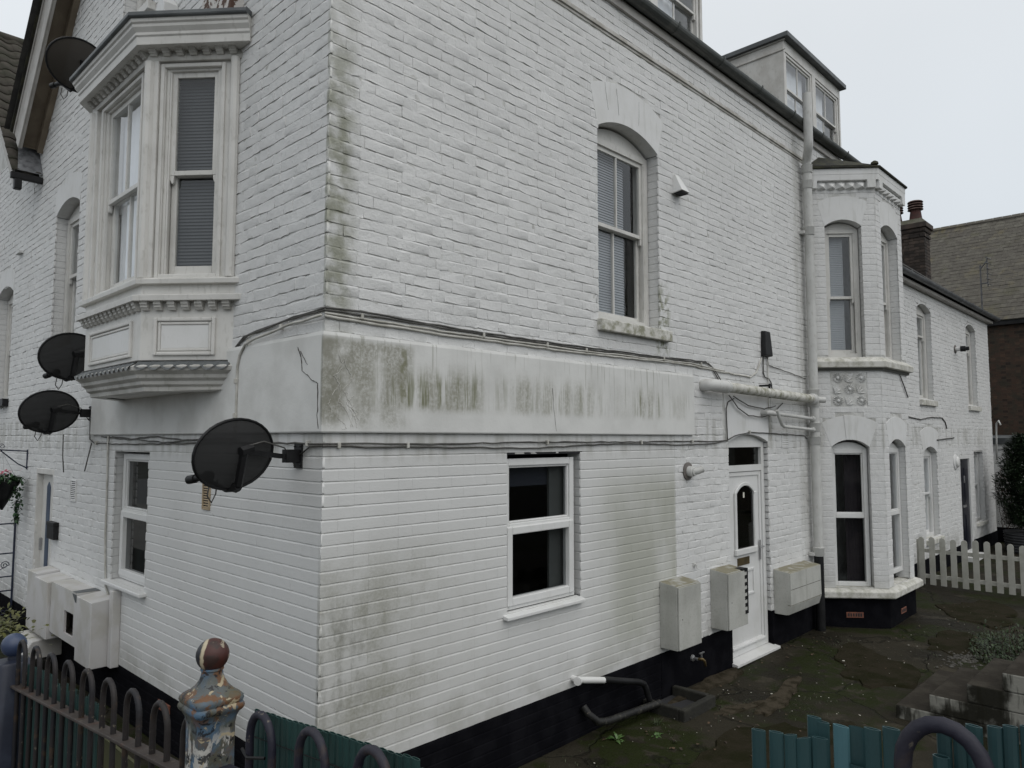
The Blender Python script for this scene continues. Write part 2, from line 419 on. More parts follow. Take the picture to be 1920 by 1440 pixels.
def ground():
    t = NT('mossy_concrete')
    n1 = t.noise(0.9, 5, dist=0.4); n2 = t.noise(7, 5); n3 = t.noise(2.2, 5)
    c = t.mix(t.step(n1, 0.4, 0.62), (0.0165, 0.0145, 0.0100), (0.031, 0.0275, 0.0195))
    c = t.mix(t.mul(t.step(n3, 0.57, 0.64), 0.5), c, (0.062, 0.054, 0.040))
    c = t.mix(t.mul(t.step(t.noise(1.1, 5, dist=0.5), 0.47, 0.58), t.step(n2, 0.34, 0.52), 0.92), c, (0.0155, 0.0205, 0.0050))
    c = t.mix(t.mul(t.step(t.noise(40, 3), 0.55, 0.7), 0.5), c, (0.018, 0.016, 0.011))
    # worn cracks between old slabs of concrete
    ck = t.n.new('ShaderNodeTexVoronoi'); ck.feature = 'DISTANCE_TO_EDGE'; ck.inputs['Scale'].default_value = 0.75
    wv = t.n.new('ShaderNodeVectorMath'); wv.operation = 'ADD'; t.l.new(t.pos, wv.inputs[0])
    nn = t.n.new('ShaderNodeTexNoise'); nn.inputs['Scale'].default_value = 2.5; nn.inputs['Detail'].default_value = 4
    t.l.new(t.pos, nn.inputs['Vector'])
    sc = t.n.new('ShaderNodeVectorMath'); sc.operation = 'SCALE'; sc.inputs['Scale'].default_value = 0.5
    t.l.new(nn.outputs['Color'], sc.inputs[0]); t.l.new(sc.outputs[0], wv.inputs[1]); t.l.new(wv.outputs[0], ck.inputs['Vector'])
    crk = t.step(ck.outputs['Distance'], 0.0, 0.018, 1, 0)
    c = t.mix(t.mul(crk, 0.55), c, (0.008, 0.008, 0.006))
    h = t.math('SUBTRACT', t.math('ADD', t.mul(n2, 0.6), t.mul(t.noise(45, 4), 0.4)), t.mul(crk, 0.8))
    return t.done(c, t.step(n1, 0.3, 0.7, 0.55, 0.85), h, 0.6, 0.025, 0.08)
M_GROUND = ground()
M_ROAD = simple('wet_asphalt', (0.03, 0.03, 0.03), (0.045, 0.044, 0.042), 3, 0.7, 70, 0.4, 0.01)
def stepmat():
    t = NT('stained_concrete_step')
    up = t.n.new('ShaderNodeSeparateXYZ'); t.l.new(t.geo.outputs['Normal'], up.inputs[0])
    side = t.mix(t.step(t.noise(3.2, 5), 0.42, 0.58), (0.025, 0.024, 0.019), (0.27, 0.265, 0.235))
    side = t.mix(t.mul(t.step(t.noise(5, 4, t.scaled(3, 3, 0.5)), 0.5, 0.62), 0.8), side, (0.02, 0.019, 0.014))
    top = t.mix(t.step(t.noise(5, 4), 0.4, 0.65), (0.032, 0.028, 0.023), (0.048, 0.043, 0.035))
    c = t.mix(t.step(up.outputs[2], 0.5, 0.8), side, top)
    return t.done(c, 0.9, t.noise(30, 4), 0.4, 0.01, 0.08)
M_STEP = stepmat()
def glass(name, tint, spec, refl=1.0):
    t = NT(name)
    t.n.remove(t.b)
    tr = t.n.new('ShaderNodeBsdfTransparent'); tr.inputs['Color'].default_value = (*tint, 1)
    gl = t.n.new('ShaderNodeBsdfGlossy'); gl.inputs['Roughness'].default_value = 0.03
    gl.inputs['Color'].default_value = (refl, refl, refl, 1)
    nb = t.n.new('ShaderNodeBump'); nb.inputs['Strength'].default_value = 0.02; nb.inputs['Distance'].default_value = 0.02
    t.l.new(t.noise(1.7, 1), nb.inputs['Height']); t.l.new(nb.outputs['Normal'], gl.inputs['Normal'])
    dt = t.n.new('ShaderNodeVectorMath'); dt.operation = 'DOT_PRODUCT'
    t.l.new(t.geo.outputs['Incoming'], dt.inputs[0]); t.l.new(t.geo.outputs['Normal'], dt.inputs[1])
    f0 = min(0.25, 2*((spec-1)/(spec+1))**2)
    q = t.math('POWER', t.math('SUBTRACT', 1.0, t.math('ABSOLUTE', dt.outputs['Value'])), 5.0)
    fr = t.math('ADD', t.mul(q, 1-f0), f0)
    ms = t.n.new('ShaderNodeMixShader')
    t.l.new(fr, ms.inputs[0]); t.l.new(tr.outputs[0], ms.inputs[1]); t.l.new(gl.outputs[0], ms.inputs[2])
    t.l.new(ms.outputs[0], t.n['Material Output'].inputs['Surface'])
    return t.m
M_GLASS = glass('window_glass', (0.90, 0.92, 0.93), 1.5)
M_GLASS2 = glass('dark_window_glass', (0.62, 0.64, 0.65), 1.22)
M_GLASSC = glass('dim_window_glass', (0.75, 0.77, 0.78), 1.42)
M_GLASSF = glass('sky_lit_window_glass', (0.92, 0.94, 0.95), 1.8)
def mesh_dish(name, col, see):
    t = NT(name)
    t.put(t.b.inputs['Base Color'], col); t.put(t.b.inputs['Roughness'], 0.7); t.put(t.b.inputs['Specular IOR Level'], 0.15)
    tr = t.n.new('ShaderNodeBsdfTransparent'); ms = t.n.new('ShaderNodeMixShader'); ms.inputs[0].default_value = see
    t.l.new(t.b.outputs[0], ms.inputs[1]); t.l.new(tr.outputs[0], ms.inputs[2])
    t.l.new(ms.outputs[0], t.n['Material Output'].inputs['Surface'])
    return t.m
M_DISH = mesh_dish('perforated_black_dish', (0.022, 0.022, 0.022), 0.028)
M_DISHB = mesh_dish('perforated_brown_dish', (0.045, 0.040, 0.034), 0.02)
def rust_tube(name, a, b, r, lo=0.5):
    t = NT(name)
    c = t.mix(t.step(t.noise(7, 5), 0.4, 0.65), a, b)
    c = t.mix(t.step(t.noise(16, 5), lo, lo+0.12), c, r)
    c = t.mix(t.mul(t.step(t.noise(45, 4), 0.64, 0.72), 0.5), c, (0.22, 0.19, 0.14))
    return t.done(c, 0.6, t.noise(60, 4), 0.4, 0.003, 0.4)
M_RAILR = rust_tube('rusty_brown_rail_paint', (0.016, 0.0125, 0.0115), (0.008, 0.008, 0.011), (0.042, 0.026, 0.015), 0.57)
M_RAILN = rust_tube('chipped_navy_rail_paint', (0.009, 0.009, 0.019), (0.016, 0.015, 0.024), (0.035, 0.025, 0.024), 0.56)
M_FLAT = rust_tube('grimy_brown_rail', (0.038, 0.030, 0.026), (0.056, 0.047, 0.041), (0.06, 0.036, 0.027), 0.55)
def postmat():
    t = NT('peeling_blue_post_paint')
    n1 = t.noise(14, 6, dist=0.5); n2 = t.noise(26, 7, dist=0.6, rough=0.65); n3 = t.noise(20, 7, t.scaled(1, 1, 0.5), dist=0.5, rough=0.65)
    c = t.mix(t.step(n1, 0.4, 0.6), (0.060, 0.115, 0.18), (0.085, 0.095, 0.095))
    up = t.step(t.Z, 1.66, 1.72)
    c = t.mix(t.mul(t.step(n2, 0.50, 0.57), t.math('ADD', t.mul(up, 0.6), 0.35)), c, (0.13, 0.060, 0.024))
    c = t.mix(t.mul(t.step(t.noise(15, 6), 0.50, 0.62), 0.7), c, (0.075, 0.072, 0.042))
    c = t.mix(t.mul(t.step(n3, 0.54, 0.57), t.step(t.Z, 1.62, 1.69, 1, 0)), c, (0.42, 0.41, 0.38))
    c = t.mix(t.mul(t.step(t.noise(34, 7, dist=0.5, rough=0.65), 0.57, 0.60), 0.9), c, (0.012, 0.012, 0.014))
    c = t.mix(t.mul(t.step(t.noise(31, 5, dist=0.7), 0.61, 0.64), 0.9), c, (0.38, 0.32, 0.21))
    return t.done(c, 0.55, t.math('ADD', n2, t.noise(70, 3)), 0.55, 0.003, 0.4)
M_POST = postmat()
def ballmat():
    t = NT('peeling_maroon_ball_paint')
    n2 = t.noise(22, 6, dist=0.7)
    # left half black, right half maroon, a ragged cream edge between
    s = t.math('ADD', t.math('SUBTRACT', t.mul(t.X, rgt.x), t.mul(t.Y, -rgt.y)), t.mul(t.math('SUBTRACT', t.noise(20, 4), 0.5), 0.03))
    s0 = -1.5*rgt.x+(-1.925)*rgt.y
    c = t.mix(t.step(s, s0-0.022, s0-0.016), (0.012, 0.013, 0.018), (0.42, 0.36, 0.25))
    c = t.mix(t.step(s, s0-0.010, s0-0.006), c, t.mix(t.step(t.noise(30, 5), 0.45, 0.6), (0.055, 0.016, 0.012), (0.03, 0.014, 0.011)))
    c = t.mix(t.mul(t.step(n2, 0.585, 0.62), 0.85), c, (0.30, 0.26, 0.19))
    c = t.mix(t.mul(t.step(t.noise(35, 5), 0.62, 0.65), 0.9), c, (0.02, 0.015, 0.012))
    return t.done(c, 0.5, n2, 0.4, 0.003, 0.45)
M_BALL = ballmat()
M_TEAL = simple('teal_plastic_slat', (0.022, 0.058, 0.062), (0.018, 0.047, 0.051), 5, 0.4, 50, 0.1, 0.003, isl=0.14)
M_TEALD = simple('dark_green_plastic_slat', (0.013, 0.044, 0.040), (0.010, 0.034, 0.032), 5, 0.4, 50, 0.1, 0.003, isl=0.12)
M_OLIVE = simple('olive_board', (0.060, 0.062, 0.022), (0.045, 0.045, 0.016), 4, 0.7, 30)
M_NAVY = simple('navy_painted_metal', (0.010, 0.014, 0.035), (0.018, 0.024, 0.05), 7, 0.4, 40, 0.1)
M_BLUEP = simple('grey_blue_painted_wood', (0.055, 0.080, 0.125), (0.045, 0.065, 0.105), 4, 0.5, 30)
M_PICKET = simple('cream_picket_paint', (0.40, 0.395, 0.355), (0.33, 0.325, 0.285), 5, 0.6, 40, 0.15)
M_DOORD = simple('black_blue_door', (0.006, 0.007, 0.014), (0.009, 0.010, 0.018), 3, 0.3, 0)
M_BRASS = simple('dull_brass', (0.12, 0.085, 0.035), (0.08, 0.06, 0.03), 9, 0.45, 60, 0.1, metal=0.6)
M_CHROME = simple('grey_metal', (0.45, 0.45, 0.45), (0.35, 0.35, 0.35), 8, 0.35, 0, metal=0.7)
M_VENTBR = simple('tan_vent_frame', (0.36, 0.28, 0.18), (0.30, 0.24, 0.16), 8, 0.7, 40)
M_FLUE = simple('grey_brown_rubber', (0.14, 0.125, 0.115), (0.11, 0.10, 0.09), 7, 0.7, 40)
M_LEAFG = simple('dark_conifer_leaf', (0.012, 0.026, 0.010), (0.020, 0.038, 0.014), 5, 0.6, 0, isl=0.45)
M_WEED = simple('green_weed_leaf', (0.045, 0.095, 0.022), (0.06, 0.11, 0.03), 9, 0.5, 0, isl=0.35)
M_GRASS = simple('dull_grass', (0.030, 0.045, 0.014), (0.045, 0.055, 0.022), 6, 0.6, 0, isl=0.4)
M_DRY = simple('dry_red_brown_leaf', (0.070, 0.028, 0.022), (0.045, 0.030, 0.018), 9, 0.7, 0, isl=0.4)
M_TWIG = simple('brown_twig', (0.06, 0.04, 0.028), (0.04, 0.03, 0.02), 9, 0.8, 0)
M_PINK = simple('pink_petal', (0.50, 0.10, 0.16), (0.45, 0.08, 0.13), 9, 0.6, 0)
M_SPECK = simple('pale_litter', (0.50, 0.48, 0.42), (0.40, 0.38, 0.33), 30, 0.7, 0)
M_PLANTER = simple('grey_planter', (0.050, 0.052, 0.055), (0.035, 0.036, 0.04), 9, 0.7, 30)
M_ANT = simple('dull_aluminium', (0.10, 0.10, 0.105), (0.05, 0.05, 0.05), 9, 0.6, 0)
M_PEEL = simple('peeling_brown_white_board', (0.55, 0.53, 0.50), (0.085, 0.045, 0.03), 16, 0.8, 40, 0.4, 0.006, lo=0.47, hi=0.53)
M_CRACK = simple('crack_shadow', (0.06, 0.055, 0.05), None, rough=0.9, bump=0)
M_NOTE = simple('pale_sticker', (0.62, 0.60, 0.52), None, rough=0.7, bump=0)

# ================================================================== ground, street
gm = MB()
NX, NY = 90, 110
xs = [-1.5+(17.9+1.5)*(i/NX)**1.3 for i in range(NX+1)]
ys = [12-30*(j/NY) for j in range(NY+1)]
rg = np.random.default_rng(3)
ph = rg.random((14, 3))*6.28; fq = rg.normal(0, 1.6, (14, 2))
def gz(x, y):
    h = sum(math.sin(fq[i, 0]*x+fq[i, 1]*y+ph[i, 0]) for i in range(14))
    return 0.0045*h
gv = [(x, y, gz(x, y)) for y in ys for x in xs]
gf = [(j*(NX+1)+i, (j+1)*(NX+1)+i, (j+1)*(NX+1)+i+1, j*(NX+1)+i+1) for j in range(NY) for i in range(NX)]
gm.add(gv, gf)
gm.build('courtyard', M_GROUND, smooth=True, kind='structure')
g2 = MB().quad((-600, -600, -0.08), (600, -600, -0.08), (600, 600, -0.08), (-600, 600, -0.08))
g2.build('ground', M_GROUND, kind='structure')
pv = MB().box(W0, -4.2, -1.53, -30, 30, -0.05, 0.78).box(W0, -4.35, -4.2, -30, 30, -0.05, 0.77)
pv.build('pavement', simple('grey_paving', (0.12, 0.115, 0.105), (0.085, 0.08, 0.072), 3, 0.85, 40), kind='structure')
MB().box(W0, -14, -4.35, -30, 30, -0.06, 0.66).build('road', M_ROAD, kind='structure')

# ================================================================== brick engine
FR = Fr((0, 0, 0), (1, 0, 0), (0, -1, 0))   # side wall, along +X
FL = Fr((0, 0, 0), (0, 1, 0), (-1, 0, 0))   # front wall, along +Y
P0 = Vector((7.3, 0)); P1 = Vector((7.864, -0.672)); P2 = Vector((8.949, -0.672)); P3 = Vector((9.513, 0))
dC = (P1-P0).normalized()
FC = Fr((P0.x, P0.y, 0), (dC.x, dC.y, 0), (dC.y, -dC.x, 0))
FF = Fr((P1.x, P1.y, 0), (1, 0, 0), (0, -1, 0))
dE = (P3-P2).normalized()
FE = Fr((P2.x, P2.y, 0), (dE.x, dE.y, 0), (dE.y, -dE.x, 0))
CL = (P1-P0).length
rng = np.random.default_rng(11)
CH = 0.075
BST = {'rough': dict(bed=0.0048, perp=0.0008, jit=0.0036, face=0.0016, lip=0.0095, drop=0.0038, wob=0.0010, side=0.0009),
       'smooth': dict(bed=0.0048, perp=0.0007, jit=0.0006, face=0.0001, lip=0.0095, drop=0.0050, wob=0.00025, side=0.0003),
       'old': dict(bed=0.0042, perp=0.0010, jit=0.0013, face=0.0007, lip=0.008, drop=0.0036, wob=0.0006, side=0.0012)}
def brick_verts(w, h, st, R):
    """one brick face: a grid, a sloped top lip and a skirt, local (a, b, c), origin at its lower left corner"""
    s = BST[st]
    i = min(0.012, w*0.3); lip = s['lip']*(1 if st == 'smooth' else R.uniform(0.5, 1.25))
    us = np.array([0, i, w*R.uniform(0.35, 0.65), w-i, w]); zs = np.array([0, min(0.012, h*0.3), h-lip, h-lip, h])
    A, C = np.meshgrid(us, zs); B = np.zeros_like(A)
    B += R.normal(0, s['face'], A.shape)
    B[-1] -= s['drop']*(1 if st == 'smooth' else R.uniform(0.55, 1.2)); B[0] -= s['side']*0.6
    B[:-1, 0] -= s['side']*abs(R.normal(0.6, 0.6)); B[:-1, -1] -= s['side']*abs(R.normal(0.6, 0.6))
    A[:, 1:4] += R.normal(0, s['jit']*0.8, (5, 3)); A[:, [0, 4]] += R.normal(0, s['jit']*0.15, (5, 2))
    C = C+R.normal(0, s['jit'], A.shape)*np.array([[0.75], [0.6], [0.8], [0.8], [0.45]])
    B += R.normal(0, s['wob'])
    A[3], B[3], C[3] = A[2], B[2], C[2]       # the sloped lip is a separate strip, so its edge stays crisp
    ring = [(0, k) for k in range(5)]+[(1, 4), (2, 4), (3, 4)]+[(4, k) for k in range(4, -1, -1)]+[(3, 0), (2, 0), (1, 0)]
    v = np.stack([A, B, C], -1).reshape(-1, 3)
    rv = np.array([[A[r], -0.016, C[r]] for r in ring])
    rv[:, 0] = np.clip(rv[:, 0], -0.001, w+0.001)
    fv = np.array([[A[r], B[r], C[r]] for r in ring])
    return np.vstack([v, fv, rv])
BF = [(r*5+c, r*5+c+1, (r+1)*5+c+1, (r+1)*5+c) for r in (0, 1, 3) for c in range(4)]
BF += [(25+(k+1) % 16, 25+k, 41+k, 41+(k+1) % 16) for k in range(16)]
BF = np.array(BF)
def bedwave(F, u, z, st):
    a = {'rough': 0.0062, 'old': 0.0018, 'smooth': 0.0007}[st]
    k = round(z/CH*2); q = F.o.x*3.1+F.n.x*5.7
    return a*(math.sin(u*5.3+k*2.399+q)*0.5+math.sin(u*12.1+k*4.1+q*2)*0.35+math.sin(u*2.0+k*1.1)*0.35)
class Wall:
    """collects the bricks of one building; the largest in the picture become single objects"""
    def __init__(s): s.b = []
    def lay(s, F, u0, u1, z0, z1, st, holes=(), top=None, phase=0, zo=0.42, ends=(None, None)):
        k0 = int(math.floor((z0-zo)/CH+1e-6)); k1 = int(math.ceil((z1-zo)/CH-1e-6))
        q = BST[st]
        for k in range(k0, k1):
            zb = zo+k*CH; zt = zb+CH
            lo, hi = max(zb, z0), min(zt, z1)
            if hi-lo < 0.02: continue
            zm = (lo+hi)/2
            sp = [(u0, u1)]
            cuts = [(a, b) for a, b, c, d in holes if c < zm < d]
            if top is not None:
                a, b = top(zm); sp = [(max(u0, a), min(u1, b))] if min(u1, b)-max(u0, a) > 0.03 else []
            for a, b in cuts:
                n = []
                for x, y in sp:
                    if b <= x or a >= y: n.append((x, y)); continue
                    if a > x: n.append((x, a))
                    if b < y: n.append((b, y))
                sp = n
            L = 0.3375
            off = u0+(-0.1125 if (k+phase) % 2 else 0.0)
            if st == 'rough': off += 0.028*math.sin(k*7.3+phase)+0.012*math.sin(k*3.1)
            for x, y in sp:
                i = int(math.floor((x-off)/L))-1
                while True:
                    a = off+i*L
                    if a > y: break
                    for p, w in ((a, 0.225), (a+0.225, 0.1125)):
                        e0, e1 = max(p, x), min(p+w, y)
                        if e1-e0 < 0.03: continue
                        s.b.append((F, e0+q['perp']/2, e1-q['perp']/2, lo+q['bed']/2, hi-q['bed']/2, st,
                                    abs(e1-e0-w) < 1e-4 and abs(hi-lo-CH) < 1e-4))
                    i += 1
    def emit(s, parent, mat, nsingle=300, margin=350, mats=None):
        vis = []
        for t in s.b:
            F, a0, a1, c0, c1, st, full = t
            p = px(F.P((a0+a1)/2, 0, (c0+c1)/2))
            if p is None or not (-margin < p[0] < 1920+margin and -margin < p[1] < 1440+margin): continue
            if (CAMP-F.P((a0+a1)/2, 0, (c0+c1)/2)).dot(F.n) < 0: continue
            inside = 0 < p[0] < 1920 and 0 < p[1] < 1440
            vis.append((t, (1.0/p[2] if inside else 0.0)*(1 if a1-a0 > 0.15 else 0.6)*(CAMP-F.P((a0+a1)/2, 0, (c0+c1)/2)).normalized().dot(F.n)*(1.0 if full else 0.0)))
        order = sorted(range(len(vis)), key=lambda i: -vis[i][1])
        single = set(i for i in order[:nsingle] if vis[i][1] > 0)
        cache = {}
        V, Fc, n = [], [], 0
        for i, (t, sc) in enumerate(vis):
            F, a0, a1, c0, c1, st, full = t
            if i in single:
                key = (st, round(a1-a0, 3), F.flip, int(rng.integers(0, 7)))
                if key not in cache:
                    v = brick_verts(a1-a0, c1-c0, st, rng)
                    me = bpy.data.meshes.new('brick')
                    me.from_pydata(v.tolist(), [], [list(f[::-1]) for f in BF] if not F.flip else [list(f) for f in BF])
                    me.polygons.foreach_set('use_smooth', [True]*len(me.polygons))
                    me.materials.append(mat); me.update()
                    cache[key] = me
                o = bpy.data.objects.new('brick', cache[key])
                COL.objects.link(o); o.parent = parent
                off = Vector((0, 0, 0)); q = parent
                while q is not None: off += q.location; q = q.parent
                M = Matrix(((F.u.x, F.n.x, 0, 0), (F.u.y, F.n.y, 0, 0), (0, 0, 1, 0), (0, 0, 0, 1)))
                M.translation = F.P(a0, float(rng.normal(0, BST[st]['wob']*0.7)), c0)-off
                if F.flip:      # keep a proper rotation: mirror is carried by the mesh
                    M2 = Matrix(((-F.u.x, F.n.x, 0, 0), (-F.u.y, F.n.y, 0, 0), (0, 0, 1, 0), (0, 0, 0, 1)))
                    M2.translation = F.P(a1, float(rng.normal(0, BST[st]['wob']*0.7)), c0)-off
                    M = M2
                e00, e10, e01, e11 = (bedwave(F, a, c, st) for c in (c0, c1) for a in (a0, a1))
                M.translation.z += (e00+e01)/2 if not F.flip else (e10+e11)/2
                sl_ = math.atan(((e10+e11)-(e00+e01))/2/(a1-a0))
                o.matrix_local = M @ Matrix.Rotation(-sl_ if not F.flip else sl_, 4, 'Y') if True else M
                continue
            v = brick_verts(a1-a0, c1-c0, st, rng)
            tt = np.clip(v[:, 2]/(c1-c0), 0, 1); uu = np.clip(v[:, 0]/(a1-a0), 0, 1)
            e00, e10, e01, e11 = (bedwave(F, a, c, st) for c in (c0, c1) for a in (a0, a1))
            v[:, 2] += (1-tt)*((1-uu)*e00+uu*e10)+tt*((1-uu)*e01+uu*e11)
            w = np.array(F.o)+np.outer(v[:, 0]+a0, F.u)+np.outer(v[:, 1], F.n)+np.outer(v[:, 2]+c0, (0, 0, 1))
            V.append(w); Fc.append((BF if F.flip else BF[:, ::-1])[:, ::-1 if F.flip else 1]+n if False else ((BF[:, ::-1] if not F.flip else BF)+n)); n += len(v)
        if V:
            off = Vector((0, 0, 0)); q = parent
            while q is not None: off += q.location; q = q.parent
            V = np.vstack(V)-np.array(off); Fc = np.vstack(Fc)
            me = bpy.data.meshes.new('brickwork')
            me.vertices.add(len(V)); me.vertices.foreach_set('co', V.ravel())
            me.loops.add(Fc.size); me.loops.foreach_set('vertex_index', Fc.ravel().astype(np.int32))
            me.polygons.add(len(Fc)); me.polygons.foreach_set('loop_start', np.arange(len(Fc), dtype=np.int32)*4)
            me.polygons.foreach_set('use_smooth', np.ones(len(Fc), bool))
            me.materials.append(mat); me.update(calc_edges=True); me.validate()
            o = bpy.data.objects.new('brickwork', me); COL.objects.link(o); o.parent = parent; o['kind'] = 'stuff'
_mr = np.random.default_rng(5)
def sheet(mb, F, u0, u1, z0, z1, holes, depth):   # mortar bed with rectangular openings; its depth wanders, so joints are part filled
    us = sorted({u0, u1, *[min(max(h[i], u0), u1) for h in holes for i in (0, 1)]})
    zs = sorted({z0, z1, *[min(max(h[i], z0), z1) for h in holes for i in (2, 3)]})
    for a, b in zip(us, us[1:]):
        for c, d in zip(zs, zs[1:]):
            um, zm = (a+b)/2, (c+d)/2
            if any(h[0] < um < h[1] and h[2] < zm < h[3] for h in holes): continue
            n = max(1, int((b-a)/0.055)) if depth else 1; k = max(1, int((d-c)/0.055)) if depth else 1
            N = _mr.normal(0, 0.0030 if depth else 0, (k+1, n+1))
            vs = [F.P(a+(b-a)*i/n, -depth+float(np.clip(N[j, i], -0.005, 0.0030)), c+(d-c)*j/k) for j in range(k+1) for i in range(n+1)]
            fs = [(j*(n+1)+i, j*(n+1)+i+1, (j+1)*(n+1)+i+1, (j+1)*(n+1)+i) for j in range(k) for i in range(n)]
            mb.add(vs, fs, F.flip is True)
def reveal_bricks(mb, F, u, du, z0, z1, depth, zo=0.42, gap=0.008):   # brick courses that line an opening; du = -1 or 1 into the wall
    k0 = int(math.floor((z0-zo)/CH)); k1 = int(math.ceil((z1-zo)/CH))
    for k in range(k0, k1):
        a, b = max(z0, zo+k*CH)+gap/2, min(z1, zo+(k+1)*CH)-gap/2
        if b-a > 0.015:
            j = random.uniform(-0.001, 0.001)
            mb.box(F, min(u+du*0.008+j, u+du*0.05), max(u+du*0.008+j, u+du*0.05), -depth-0.1, -0.012, a, b)

# ================================================================== windows
def venetian(mb, F, u0, u1, z0, z1, b, step=0.025):
    z = z1
    while z > z0:
        mb.add([F.P(u0, b-0.004, z), F.P(u1, b-0.004, z), F.P(u1, b+0.006, z-0.024), F.P(u0, b+0.006, z-0.024)], [(0, 1, 2, 3)])
        z -= step
def pane(F, u0, u1, z0, z1, b, parent, mat=None):
    MB().add([F.P(u0, b, z0), F.P(u1, b, z0), F.P(u1, b, z1), F.P(u0, b, z1)], [(0, 1, 2, 3)]).build('pane', mat or M_GLASS, parent)
def frame_rect(mb, F, u0, u1, z0, z1, w, b0, b1, wt=None, wb=None):
    wt = w if wt is None else wt; wb = w if wb is None else wb
    mb.box(F, u0, u0+w, b0, b1, z0, z1); mb.box(F, u1-w, u1, b0, b1, z0, z1)
    mb.box(F, u0+w, u1-w, b0+0.0007, b1-0.0007, z1-wt, z1); mb.box(F, u0+w, u1-w, b0+0.0007, b1-0.0007, z0, z0+wb)
def sash_window(parent, F, u0, u1, z0, z1, meet, dep, rise=0.0, mull=True, blind=None, wood=None, horns=True, box=0.06, glassm=None, bcover=(0, 1), name='window', bmat=None):
    """sliding sash: box frame, an upper and a lower sash with horns, panes, blind behind"""
    wood = wood or M_WOOD
    f = MB()
    frame_rect(f, F, u0, u1, z0, z1, box, -dep-0.13, -dep)
    if rise:
        lo = [(u0+(u1-u0)*i/10, z1+0.001) for i in range(11)]
        hi = arc(u0, u1, z1+0.002, rise+0.01, 10)
        f.strip(F, lo, hi, -dep-0.06, -dep-0.012)
    for a in (u0+box, u1-box-0.014): f.box(F, a, a+0.014, -dep-0.03, -dep-0.004, z0+0.001, z1-box-0.001)
    w = f.build(name, wood, parent, bev=0.004)
    a0, a1 = u0+box+0.006, u1-box-0.006
    up = MB(); b0, b1 = -dep-0.058, -dep-0.022
    frame_rect(up, F, a0, a1, meet-0.018, z1-box+0.004, 0.042, b0, b1, 0.045, 0.036)
    if mull: up.box(F, (a0+a1)/2-0.009, (a0+a1)/2+0.009, b0+0.004, b1-0.003, meet+0.018, z1-box-0.04)
    if horns:
        for u in (a0+0.006, a1-0.036):
            up.prism(F, [(u, meet-0.018), (u+0.030, meet-0.018), (u+0.028, meet-0.05), (u+0.014, meet-0.082), (u+0.004, meet-0.072)], b0+0.004, b1-0.002)
    up.build('sash', wood, w, bev=0.003)
    lowr = MB(); c0, c1 = -dep-0.098, -dep-0.062
    frame_rect(lowr, F, a0, a1, z0+0.02, meet+0.018, 0.042, c0, c1, 0.036, 0.085)
    if mull: lowr.box(F, (a0+a1)/2-0.009, (a0+a1)/2+0.009, c0+0.004, c1-0.003, z0+0.10, meet-0.018)
    lowr.build('sash', wood, w, bev=0.003)
    pane(F, a0+0.03, a1-0.03, meet+0.008, z1-box-0.03, -dep-0.040, w, glassm)
    pane(F, a0+0.03, a1-0.03, z0+0.09, meet-0.008, -dep-0.080, w, glassm)
    if blind == 'venetian':
        v = MB(); L = a1-a0
        venetian(v, F, a0+0.01+L*bcover[0], a0+L*bcover[1]-0.01, z0+0.06, z1-0.06, -dep-0.112)
        v.build('blind', bmat or M_BLIND, w)
    elif blind:
        v = MB(); n = 26
        pts = [(a0-0.04+(a1-a0+0.08)*i/n, 0.018*math.sin(i*1.7)) for i in range(n+1)]
        vs = [F.P(a, -dep-0.135+b, z) for z in (z0, z1) for a, b in pts]
        v.add(vs, [(i, i+1, n+2+i, n+1+i) for i in range(n)])
        v.build('curtain', blind, w, smooth=True)
    return w
def plastic_window(parent, F, u0, u1, z0, z1, split, dep, sill=True, lower_open=True, glassm=None, fw=0.055, name='window'):
    """white plastic casement with a transom and a proud opening light"""
    f = MB()
    frame_rect(f, F, u0, u1, z0, z1, fw, -dep-0.07, -dep)
    f.box(F, u0+fw, u1-fw, -dep-0.069, -dep-0.001, split-0.03, split+0.03)
    frame_rect(f, F, u0+fw, u1-fw, split+0.03, z1-fw, 0.016, -dep-0.05, -dep-0.014)
    w = f.build(name, M_UPVC, parent, bev=0.006)
    pane(F, u0+fw, u1-fw, split+0.03, z1-fw, -dep-0.034, w, glassm)
    if lower_open:
        g = MB(); frame_rect(g, F, u0+0.022, u1-0.022, z0+0.03, split+0.006, 0.058, -dep-0.055, -dep+0.016)
        g.build('sash', M_UPVC, w, bev=0.007)
        pane(F, u0+0.07, u1-0.07, z0+0.08, split-0.05, -dep-0.024, w, glassm)
    else:
        pane(F, u0+fw, u1-fw, z0+fw, split-0.03, -dep-0.034, w, glassm)
    if sill:
        k = MB(); e = 0.045
        k.hexa([F.P(u0-e, -dep-0.02, z0-0.045), F.P(u1+e, -dep-0.02, z0-0.045), F.P(u1+e, 0.052, z0-0.05), F.P(u0-e, 0.052, z0-0.05)],
               [F.P(u0-e, -dep-0.02, z0-0.006), F.P(u1+e, -dep-0.02, z0-0.006), F.P(u1+e, 0.052, z0-0.024), F.P(u0-e, 0.052, z0-0.024)], F.flip)
        k.build('sill', M_UPVC, w, bev=0.005)
    return w
